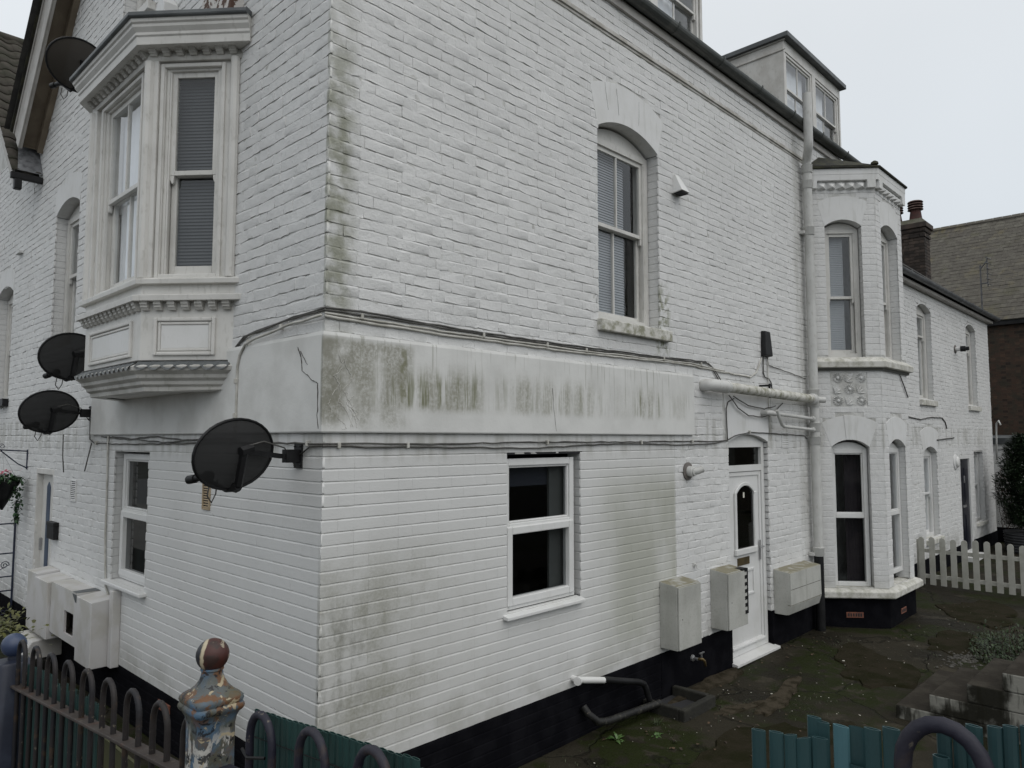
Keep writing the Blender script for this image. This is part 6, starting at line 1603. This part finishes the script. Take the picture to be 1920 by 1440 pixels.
rail(rb, -3.2, -2.0, 1.70, 1.585, 0.020, 0.010, M_RAILN); rail(rb, -3.2, -2.0, 0.95, 0.92, 0.020, 0.010, M_RAILN)
MB().tube([(RX-0.0, -2.10, 1.655), (RX-0.012, -2.15, 1.652), (RX+0.006, -2.20, 1.66)], 0.004, 6).build('wire_tie', M_BLACK, rb)
lw = MB().box(W0, -1.53, -1.10, -8, -3.18, -0.05, 0.79)
tag(lw.build('low_wall', M_STEP), 'low wall that carries the near railing at the right edge', 'wall')
rc = thing('near_hoop_railing', 'single thick navy hoop close to the camera at the lower right', 'railing', (-1.26, -3.55, 0.78))
FT2 = Fr((-1.26, 0, 0), (0, 1, 0), (-1, 0, 0))
hoop(FT2, -3.556, 2.026, 0.79, 0.050, 0.0112, M_RAILN, rc)
def loft(mb, c, rings, n=24):
    k = len(mb.v)
    for h, z, p in rings:
        for j in range(n):
            t = 2*math.pi*(j+0.5)/n; cx, sy = math.cos(t), math.sin(t)
            r = 1.0/((abs(cx)**p+abs(sy)**p)**(1.0/p))
            mb.v.append((c[0]+cx*r*h, c[1]+sy*r*h, z))
    for i in range(len(rings)-1):
        for j in range(n):
            mb.f.append([k+i*n+j, k+i*n+(j+1) % n, k+(i+1)*n+(j+1) % n, k+(i+1)*n+j]); mb.mi.append(0)
    mb.f.append([k+j for j in range(n)][::-1]); mb.f.append([k+(len(rings)-1)*n+j for j in range(n)]); mb.mi += [0, 0]
    return mb
po = thing('cast_iron_post', 'square cast iron post with peeling blue, white and rust paint', 'post', (RX, -1.925, 0.78))
loft(MB(), (RX, -1.925), [(0.050, 0.78, 9), (0.049, 1.40, 9), (0.0475, 1.62, 8), (0.0485, 1.672, 8), (0.051, 1.690, 9), (0.057, 1.702, 10), (0.063, 1.708, 12), (0.0665, 1.715, 8), (0.0655, 1.722, 7), (0.062, 1.726, 8), (0.0645, 1.733, 8), (0.064, 1.741, 7), (0.059, 1.747, 6),
     (0.048, 1.755, 4), (0.039, 1.766, 2.6), (0.031, 1.780, 2.1), (0.027, 1.793, 2), (0.026, 1.803, 2), (0.029, 1.806, 2), (0.028, 1.811, 2)], 40).build('shaft', M_POST, po, smooth=True, auto=50)
MB().lathe((RX, -1.925, 1.842), [(0.041*math.sin(math.pi*i/14)+1e-4, -0.041*math.cos(math.pi*i/14)) for i in range(15)], 28).build('ball', M_BALL, po, smooth=True)
pf = thing('ball_topped_post', 'dark blue square post with blue ball finial at the far left', 'post', (RX, 0.06, 0.78))
loft(MB(), (RX, 0.06), [(0.066, 0.78, 10), (0.066, 1.415, 10), (0.060, 1.425, 8), (0.022, 1.43, 2), (0.022, 1.45, 2)], 24).build('shaft', simple('grey_blue_post_paint', (0.012, 0.016, 0.030), (0.028, 0.036, 0.056), 6, 0.5, 40), pf, smooth=True, auto=40)
MB().lathe((RX, 0.06, 1.490), [(0.050*math.sin(math.pi*i/12)+1e-4, -0.050*math.cos(math.pi*i/12)) for i in range(13)], 22).build('ball', simple('blue_ball_paint', (0.025, 0.040, 0.085), (0.035, 0.052, 0.10), 6, 0.4, 0), pf, smooth=True)

# ---- plastic slat screens tied behind the railings
def slat(x, y, hw, zt, zb, mat, parent, name='slat', tilt=0.0, dep=0.0045, cut=0.0, n=10):
    m = MB(); k = 0
    vs = []
    for z0, rr, cc in ((zb, 1.0, 0), (zt, 1.0, 1), (zt, 0.86, 1), (zb, 0.86, 0)):
        for j in range(n):
            a = 2*math.pi*j/n
            yy = hw*rr*math.cos(a); xx = dep*(rr if rr == 1.0 else 0.65)*math.sin(a)
            vs.append((x+xx, y+yy+tilt*(z0-zb), z0+(cut*yy/hw if cc else 0)))
    fs = []
    for r in range(3):
        for j in range(n): fs.append((r*n+j, r*n+(j+1) % n, (r+1)*n+(j+1) % n, (r+1)*n+j))
    m.add(vs, fs)
    return m.build(name, mat, parent)
sb = thing('slat_screen', 'dark green plastic slat screen tied behind the navy railing', 'screen', (RX+0.03, -2.5, 0.8))
y = -2.105; k = 0
while y > -3.15:
    zt = 1.738+(y+2.112)*(-0.104)+random.uniform(-.0015, .0015)
    if y < -2.72: zt = 1.790-0.02*(-2.72-y)
    slat(RX+0.035, y, 0.0122, zt, 0.85, M_TEALD, sb)
    y -= 0.0256; k += 1
for dz in (0.06,): MB().tube([(RX+0.029, -2.095, 1.735-dz), (RX+0.029, -2.75, 1.803-dz)], 0.0012, 5).build('tie_wire', M_BLACK, sb)
MB().tube([(RX+0.0302, -2.155, 1.70), (RX+0.0302, -2.155, 1.60)], 0.0022, 4).build('edge_strip', M_TEAL, sb)
sa = thing('slat_screen', 'dark teal plastic slat screen behind the rusty railing', 'screen', (RX+0.03, -0.5, 0.8))
y = -0.93
while y < 0.02:
    slat(RX+0.04, y, 0.0122, 1.475-0.072*(y+0.93)+random.uniform(-.02, .012), 0.85, M_TEALD, sa); y += 0.0272
op = MB().box(W0, RX+0.05, RX+0.06, -1.30, -0.96, 0.8, 1.36)
tag(op.build('olive_board', M_OLIVE), 'olive board standing behind the middle of the rusty railing', 'board')
s3 = thing('slat_screen', 'broken teal plastic slat screen at the lower right', 'screen', (-1.22, -3.45, 0.8))
CS = [(-3.2835, 0.0113, 1.9393), (-3.3087, 0.0114, 1.9436), (-3.3315, 0.0098, 1.9456), (-3.3544, 0.0108, 1.9462), (-3.3777, 0.0117, 1.9533), (-3.4113, 0.0112, 1.9792), (-3.4325, 0.0109, 1.9794), (-3.4570, 0.0113, 1.9866), (-3.4825, 0.0113, 1.9941), (-3.5466, 0.0088, 2.0123), (-3.5649, 0.0082, 2.0178), (-3.5853, 0.0095, 2.0245), (-3.6050, 0.0084, 2.0296), (-3.6222, 0.0082, 2.0347), (-3.6435, 0.0079, 2.0396), (-3.6600, 0.0082, 2.044), (-3.6780, 0.0084, 2.049), (-3.6960, 0.0084, 2.054)]
M_TEALO = simple('pale_teal_slat', (0.060, 0.145, 0.165), (0.05, 0.12, 0.14), 5, 0.45, 50, 0.1, 0.003)  # one slat in a paler teal than the rest
for i, (y, hw, zt) in enumerate(CS):
    if i == 6: continue
    slat(-1.22, y, hw*1.06, zt-0.003, 0.80, M_TEALO if i == 5 else M_TEAL, s3, tilt=random.uniform(-.002, .002), cut=(-0.003 if i in (2, 3) else 0.0) + random.uniform(-.001, .001))
for y, hw, zt in ((-3.3590, 0.0113, 1.9680), (-3.3712, 0.0111, 1.9639)): slat(-1.19, y, hw, zt, 0.8, M_TEAL, s3)
# the slat whose front has snapped off: back half stands, front is short
y, hw, zt = CS[6]
m = MB(); n = 10
bk_ = [(-1.22+0.0055*math.sin(math.pi*j/n), y+hw*math.cos(math.pi*j/n)) for j in range(n+1)]
fr_ = [(-1.22-0.0055*math.sin(math.pi*j/n), y+hw*math.cos(math.pi*j/n)) for j in range(n+1)]
for P_, zz in ((bk_, zt), (fr_, zt-0.052)):
    k = len(P_); m.add([(a, b, 0.8) for a, b in P_]+[(a, b, zz) for a, b in P_], [(j, j+1, k+j+1, k+j) for j in range(k-1)])
m.build('slat', M_TEAL, s3)
slat(-1.245, -3.549, 0.0105, 1.980, 0.8, M_TEAL, s3, dep=0.0075)
MB().tube([(-1.2285, -3.40, 1.905), (-1.2285, -3.44, 1.921)], 0.0012, 5).build('tie_wire', M_BLACK, s3)

# ================================================================== steps up to the street, right
sx = 4.70
stp = thing('stone_steps', 'stained concrete steps rising to the right edge from the mossy yard', 'steps', (5.2, -2.2, 0))
nz = [(-1.666, 0.095), (-1.935, 0.244), (-2.217, 0.395), (-2.472, 0.539), (-2.745, 0.685)]
for i, (y, z) in enumerate(nz):
    w = [6.05, 5.75, 5.70, 5.60, 5.6][i]
    yb = -6.0
    m = MB().box(W0, sx-0.004*i, w, yb, y, -0.05 if i == 0 else nz[i-1][1]-0.002, z)
    m.build('step', M_STEP, stp, bev=0.012)

# ================================================================== picket fence
pk = thing('picket_fence', 'low cream white round topped picket fence across the yard', 'fence', (11.15, -1.0, 0))
for i in range(17):
    y = -0.175-0.1545*i
    zt = 0.79+random.uniform(-.012, .012)
    Fp = Fr((11.15, 0, 0), (0, 1, 0), (-1, 0, 0))
    pts_ = [(y-0.042, 0.03), (y+0.042, 0.03)]+[(y+0.042*math.cos(math.pi*k/8), zt-0.042+0.042*math.sin(math.pi*k/8)) for k in range(9)]
    MB().prism(Fp, pts_, 0.0, 0.018).build('picket', M_PICKET, pk)
for z in (0.16, 0.57): MB().box(W0, 11.152, 11.185, -2.7, -0.1, z-0.03, z+0.03).build('rail', M_PICKET, pk)
for y in (-0.12, -2.65): MB().box(W0, 11.186, 11.25, y-0.03, y+0.03, -0.02, 0.74).build('post', M_PICKET, pk)

# ================================================================== plants
def blade(m, p, d, L, w, bend=0.3):
    d = d.normalized(); s = d.cross(Vector((0, 0, 1)))
    if s.length < 1e-3: s = Vector((1, 0, 0))
    s.normalize(); q = p+d*L*0.5+Vector((0, 0, L*0.06)); e_ = p+d*L-Vector((0, 0, L*bend*0.4))
    m.add([p-s*w*0.25, p+s*w*0.25, q+s*w*0.5, e_, q-s*w*0.5], [(0, 1, 2, 4), (4, 2, 3)])
def tuft(name, x, y, n, L, w, mat, label, cat, z=0.0, up=0.5, stems=False):
    m = MB()
    for i in range(n):
        a = random.uniform(0, 6.28); e_ = random.uniform(up*0.4, up*1.6)
        blade(m, Vector((x+random.uniform(-.015, .015), y+random.uniform(-.015, .015), z)), Vector((math.cos(a), math.sin(a), e_)), L*random.uniform(0.6, 1.1), w*random.uniform(0.7, 1.1), 0.5)
    return tag(m.build(name, mat), label, cat)
tuft('weed', 2.56, -0.25, 14, 0.11, 0.03, M_WEED, 'bright green rosette weed near the foot of the plinth, nearest the camera', 'weed')
tuft('weed', 2.85, -0.42, 11, 0.07, 0.022, M_WEED, 'small green weed in the moss beside the drain gully', 'weed')
tuft('weed', 3.05, -0.30, 24, 0.10, 0.006, M_GRASS, 'thin grassy tuft under the low gully pipe', 'weed', up=1.2)
m = MB()
for i in range(900):
    cx_ = random.choice(((2.2, -0.35, 0.5), (2.9, -0.42, 0.45), (3.9, -0.5, 0.35), (4.3, -1.1, 0.7), (6.6, -0.5, 0.5), (7.0, -1.5, 0.6), (3.2, -1.9, 0.8), (8.5, -1.4, 0.8)))
    x = random.gauss(cx_[0], cx_[2]*0.5); y = min(-0.06, random.gauss(cx_[1], cx_[2]*0.3)); a = random.uniform(0, 6.28)
    if 4.6 < x < 6 and y < -1.6: continue
    if 7.2 < x < 9.6 and y > -0.75: continue
    blade(m, Vector((x, y, 0.0)), Vector((math.cos(a), math.sin(a), random.uniform(0.4, 1.6))), random.uniform(.012, .035), .005, 0.4)
m.build('moss_and_grass', M_GRASS, kind='stuff')
m = MB()
for i in range(170):
    x = random.uniform(2.0, 9.5); y = -abs(random.gauss(0, 1.1))-0.15; r = random.uniform(.003, .009)*(2.0 if random.random() < .06 else 1)
    if 4.5 < x < 6.2 and y < -1.6: continue
    if 7.0 < x < 9.7 and y > -0.85: continue
    a = random.uniform(0, 6.28)
    m.add([(x+r*math.cos(a+q)*random.uniform(.6, 1.2), y+r*math.sin(a+q)*random.uniform(.6, 1.2), 0.012+random.uniform(0, .006)) for q in (0, 1.3, 2.6, 3.9, 5.1)], [(0, 1, 2, 3, 4)])
m.build('scattered_litter', M_SPECK, kind='stuff')
m = MB()
for i in range(1500):
    a, b = random.uniform(0, 6.28), random.random()**0.6
    x, y = 7.55+0.72*b*math.cos(a), -2.05+0.42*b*math.sin(a); z = abs(random.gauss(0, 0.13))*(1-0.5*b)
    blade(m, Vector((x, y, z)), Vector((random.uniform(-1, 1), random.uniform(-1, 1), random.uniform(-.1, 1.0))), random.uniform(.03, .07), random.uniform(.012, .024), 0.5)
st_ = MB()
for i in range(26):
    a = random.uniform(0, 6.28); b = random.random()*0.8
    x, y = 7.55+0.6*b*math.cos(a), -2.05+0.35*b*math.sin(a)
    st_.tube([(x, y, 0), (x+random.uniform(-.06, .06), y+random.uniform(-.06, .06), random.uniform(.12, .34))], 0.003, 4)
bu = thing('low_shrub', 'low straggly green shrub on the ground above the steps', 'shrub', (7.55, -2.05, 0))
m.build('foliage', simple('dull_green_leaf', (0.014, 0.030, 0.007), (0.022, 0.038, 0.010), 5, 0.6, 0, isl=0.5), bu); st_.build('stem', M_TWIG, bu)
m = MB()
for i in range(120):
    x, y = random.gauss(6.95, 0.20), random.gauss(-1.72, 0.10); r = random.uniform(.01, .035)
    m.add([(x+r*math.cos(q)*random.uniform(.6, 1.2), y+r*math.sin(q)*random.uniform(.6, 1.2), 0.010) for q in (0, 1.57, 3.14, 4.71)]+[(x, y, 0.012+r*0.5)], [(0, 1, 4), (1, 2, 4), (2, 3, 4), (3, 0, 4)])
m.build('rubble', simple('grey_rubble', (0.075, 0.072, 0.062), (0.045, 0.042, 0.036), 9, 0.9, 30), kind='stuff')
M_PATCH = simple('worn_pale_screed', (0.055, 0.046, 0.033), (0.026, 0.022, 0.014), 9, 0.9, 35, 0.6, 0.015, spec=0.05)
M_PATCH2 = simple('dark_old_screed', (0.024, 0.0205, 0.0130), (0.014, 0.014, 0.006), 4, 0.9, 35, 0.6, 0.015, spec=0.05)
yard = bpy.data.objects['courtyard']
def patch(cx, cy, rx, ry, th, mat, seed, rot=0.0):
    q = random.Random(seed); n = 34; P = []
    ph = [q.uniform(0, 6.28) for _ in range(4)]
    for i in range(n):
        a = 2*math.pi*i/n; r = 1+0.22*math.sin(2*a+ph[0])+0.16*math.sin(3*a+ph[1])+0.10*math.sin(7*a+ph[2])+q.uniform(-.07, .07)
        x, y = rx*r*math.cos(a), ry*r*math.sin(a)
        P.append((cx+x*math.cos(rot)-y*math.sin(rot), cy+x*math.sin(rot)+y*math.cos(rot)))
    m = MB(); m.add([(x, y, th) for x, y in P]+[(cx+(x-cx)*1.05, cy+(y-cy)*1.05, -0.01) for x, y in P]+[(cx, cy, th+0.003)], [(2*n, i, (i+1) % n) for i in range(n)]+[(i, n+i, n+(i+1) % n, (i+1) % n) for i in range(n)])
    m.build('concrete_patch', mat, yard)
patch(4.45, -0.75, 0.50, 0.10, 0.018, M_PATCH, 4, 0.15); patch(3.9, -0.62, 0.28, 0.07, 0.014, M_PATCH, 9, -0.2)
patch(4.3, -0.12, 0.55, 0.10, 0.03, M_PATCH, 21); patch(3.2, -1.25, 0.85, 0.42, 0.016, M_PATCH2, 12); patch(6.0, -1.05, 0.7, 0.35, 0.014, M_PATCH2, 15, 0.3)
patch(7.6, -1.45, 0.55, 0.28, 0.012, M_PATCH2, 31); patch(9.6, -1.3, 0.8, 0.4, 0.014, M_PATCH2, 33, 0.4)
m = MB()
for i in range(150):
    x = random.uniform(2.0, 10.0); y = -abs(random.gauss(0, 1.0))-0.12
    if 4.5 < x < 6.2 and y < -1.55: continue
    if 7.0 < x < 9.7 and y > -0.85: continue
    a = random.uniform(0, 6.28); blade(m, Vector((x, y, 0.02)), Vector((math.cos(a), math.sin(a), random.uniform(0, .4))), random.uniform(.02, .05), random.uniform(.015, .03), 0.5)
m.build('fallen_leaves', simple('brown_fallen_leaf', (0.055, 0.033, 0.016), (0.03, 0.021, 0.012), 9, 0.7, 0, isl=0.5), kind='stuff')
# conifer beside the cottage
cf = thing('conifer', 'dark green bushy conifer in the yard past the picket fence', 'tree', (16.5, -0.80, 0.35))
MB().tube([(16.5, -0.80, 0.3), (16.5, -0.80, 1.3), (16.52, -0.96, 2.3)], [0.05, 0.035, 0.012], 8).build('trunk', M_TWIG, cf)
m = MB()
for i in range(15000):
    t = random.random(); z = 0.55+1.9*t
    prof_ = (0.56*math.sin(math.pi*min(1, 0.16+0.62*t))**0.8)*(1-0.55*t**3)
    a = random.uniform(0, 6.28); lob = 1+0.16*math.sin(3*a+7*z)+0.12*math.sin(5*a-11*z)+0.1*math.sin(17*z+a)
    r = prof_*lob*(random.random()**0.35)
    p = Vector((16.5+r*math.cos(a), -0.80+r*math.sin(a), z+random.uniform(-.05, .05)))
    d = Vector((math.cos(a)+random.uniform(-.6, .6), math.sin(a)+random.uniform(-.6, .6), random.uniform(-.2, 1.0)))
    blade(m, p, d, random.uniform(.06, .13), random.uniform(.026, .046), 0.3)
m.build('crown', M_LEAFG, cf)
pn = thing('planter', 'round grey woven planter under the dark conifer', 'planter', (16.5, -0.80, 0))
MB().lathe((16.5, -0.80, 0.0), [(0.40, -0.02), (0.43, 0.10), (0.45, 0.42), (0.47, 0.44), (0.42, 0.445), (0.40, 0.40)], 28).build('pot', M_PLANTER, pn, smooth=True, auto=40)
w_ = MB()
for i in range(7): w_.lathe((16.5, -0.80, 0.03+i*0.058), [(0.425+i*0.004, 0), (0.452+i*0.003, 0.025), (0.425+i*0.004, 0.05)], 28)
w_.build('weave', M_PLANTER, pn, smooth=True)
ds_ = thing('dried_climber', 'dried red brown climber against the outbuilding wall', 'plant', (17.9, -0.15, 0.3))
m, l_ = MB(), MB()
for i in range(16):
    p = Vector((17.9+random.uniform(-.1, .1), -0.22+random.uniform(-.18, .15), 0.35)); path = [p.copy()]
    for k in range(7):
        p = p+Vector((random.uniform(-.06, .06), random.uniform(-.11, .10), random.uniform(.12, .26))); path.append(p.copy())
        for q in range(6): blade(l_, p+Vector((random.uniform(-.05, .05), random.uniform(-.08, .08), random.uniform(-.1, .1))), Vector((random.uniform(-1, 1), random.uniform(-1, 1), random.uniform(-.5, .5))), random.uniform(.03, .07), .025)
    m.tube(path, 0.006, 4)
m.build('stem', M_TWIG, ds_); l_.build('leaf_cluster', M_DRY, ds_)
# hanging basket on its bracket, far left
hb = thing('basket_bracket', 'black scrolled wall bracket at the far left edge', 'bracket', (0, 6.6, 2.2))
m = MB().tube([(-0.005, 6.6, 2.03), (-0.005, 6.6, 2.27)], 0.010, 6).tube([(-0.005, 6.6, 2.25), (-0.30, 6.6, 2.27)], 0.008, 6).tube([(-0.01, 6.6, 2.05), (-0.10, 6.6, 2.10), (-0.28, 6.6, 2.26)], 0.007, 6)
m.tube([(-0.27-0.035*math.cos(a*0.5)*(1-a/20), 6.6, 2.31+0.035*math.sin(a*0.5)*(1-a/20)) for a in range(18)], 0.004, 5)
m.build('scroll_arm', M_NAVY, hb)
ba = thing('hanging_basket', 'conical hanging basket with trailing leaves and pink flowers', 'hanging basket', (-0.24, 6.6, 1.9))
bx_, by_ = -0.24, 6.6
MB().lathe((bx_, by_, 1.56), [(0.01, 0), (0.10, 0.17), (0.17, 0.33), (0.175, 0.34), (0.15, 0.335)], 18).build('cone', M_BLACK, ba, smooth=True)
m = MB()
for k in range(3):
    a = 2.1*k+0.4; m.tube([(bx_+0.17*math.cos(a), by_+0.17*math.sin(a), 1.9), (bx_-0.02, by_, 2.24)], 0.0025, 4)
m.build('chain', M_CHROME, ba)
m, pk_ = MB(), MB()
for i in range(700):
    a = random.uniform(0, 6.28); r = 0.19*random.random()**0.5
    p = Vector((bx_+r*math.cos(a), by_+r*math.sin(a), 1.90+random.uniform(-.03, .10)*(1-r*3)))
    if i % 3 == 0:
        u_ = random.random(); p = Vector((bx_+0.13+random.gauss(0, .035)*(1.2-u_), by_-0.10+random.gauss(0, .035)*(1.2-u_), 1.92-0.52*u_))
    blade(m, p, Vector((random.uniform(-1, 1), random.uniform(-1, 1), random.uniform(-.8, .8))), random.uniform(.03, .055), random.uniform(.02, .035))
for i in range(26):
    p = Vector((bx_+random.gauss(0.03, .05), by_+random.gauss(-0.04, .05), 2.0+random.uniform(-.02, .03)))
    blade(pk_, p, Vector((random.uniform(-1, 1), random.uniform(-1, 1), random.uniform(-.3, .6))), .03, .03)
m.build('foliage', simple('basket_leaf', (0.02, 0.06, 0.018), (0.035, 0.08, 0.03), 7, 0.5, 0, isl=0.5), ba); pk_.build('flowers', M_PINK, ba, kind='stuff')
# scrolled iron gate past the front door
ig = thing('iron_gate', 'dark scrolled iron gate standing out from the front wall', 'gate', (-0.3, 6.95, 0))
m = MB()
for x in (-0.02, -0.30, -0.62): m.tube([(x, 6.95, 0.0), (x, 6.95, 1.62)], 0.012, 6)
for z in (0.55, 0.72, 1.36, 1.0): m.tube([(-0.02, 6.95, z), (-0.62, 6.95, z)], 0.009, 6)
m.build('frame', M_NAVY, ig)
for cz in (0.30, 0.86):
    for s_x in (-0.11, -0.40):
        sc_ = MB().tube([(s_x+0.05*(1-a/22)*math.cos(a*0.55), 6.95, cz+0.05*(1-a/22)*math.sin(a*0.55)) for a in range(20)], 0.005, 5).tube([(s_x+0.05, 6.95, cz), (s_x-0.10, 6.95, cz-0.08)], 0.005, 5)
        sc_.build('scroll', M_NAVY, ig)
m = MB()
for i in range(420):
    p = Vector((-0.85+random.gauss(0, .10), 3.6+random.gauss(0, .38), 0.86+random.gauss(0, .03)-0.0))
    blade(m, p, Vector((random.uniform(-1, 1), random.uniform(-1, 1), random.uniform(0, .8))), random.uniform(.03, .07), random.uniform(.02, .035))
yl = thing('trimmed_hedge', 'yellow green leafy plant behind the blue ball post', 'plant', (-0.85, 3.6, 0))
m.build('foliage', simple('yellow_green_leaf', (0.11, 0.11, 0.03), (0.06, 0.07, 0.02), 9, 0.6, 0, isl=0.4), yl)
MB().tube([(-0.85, 3.6, 0), (-0.85, 3.62, 0.85)], 0.02, 6).build('stem', M_TWIG, yl)
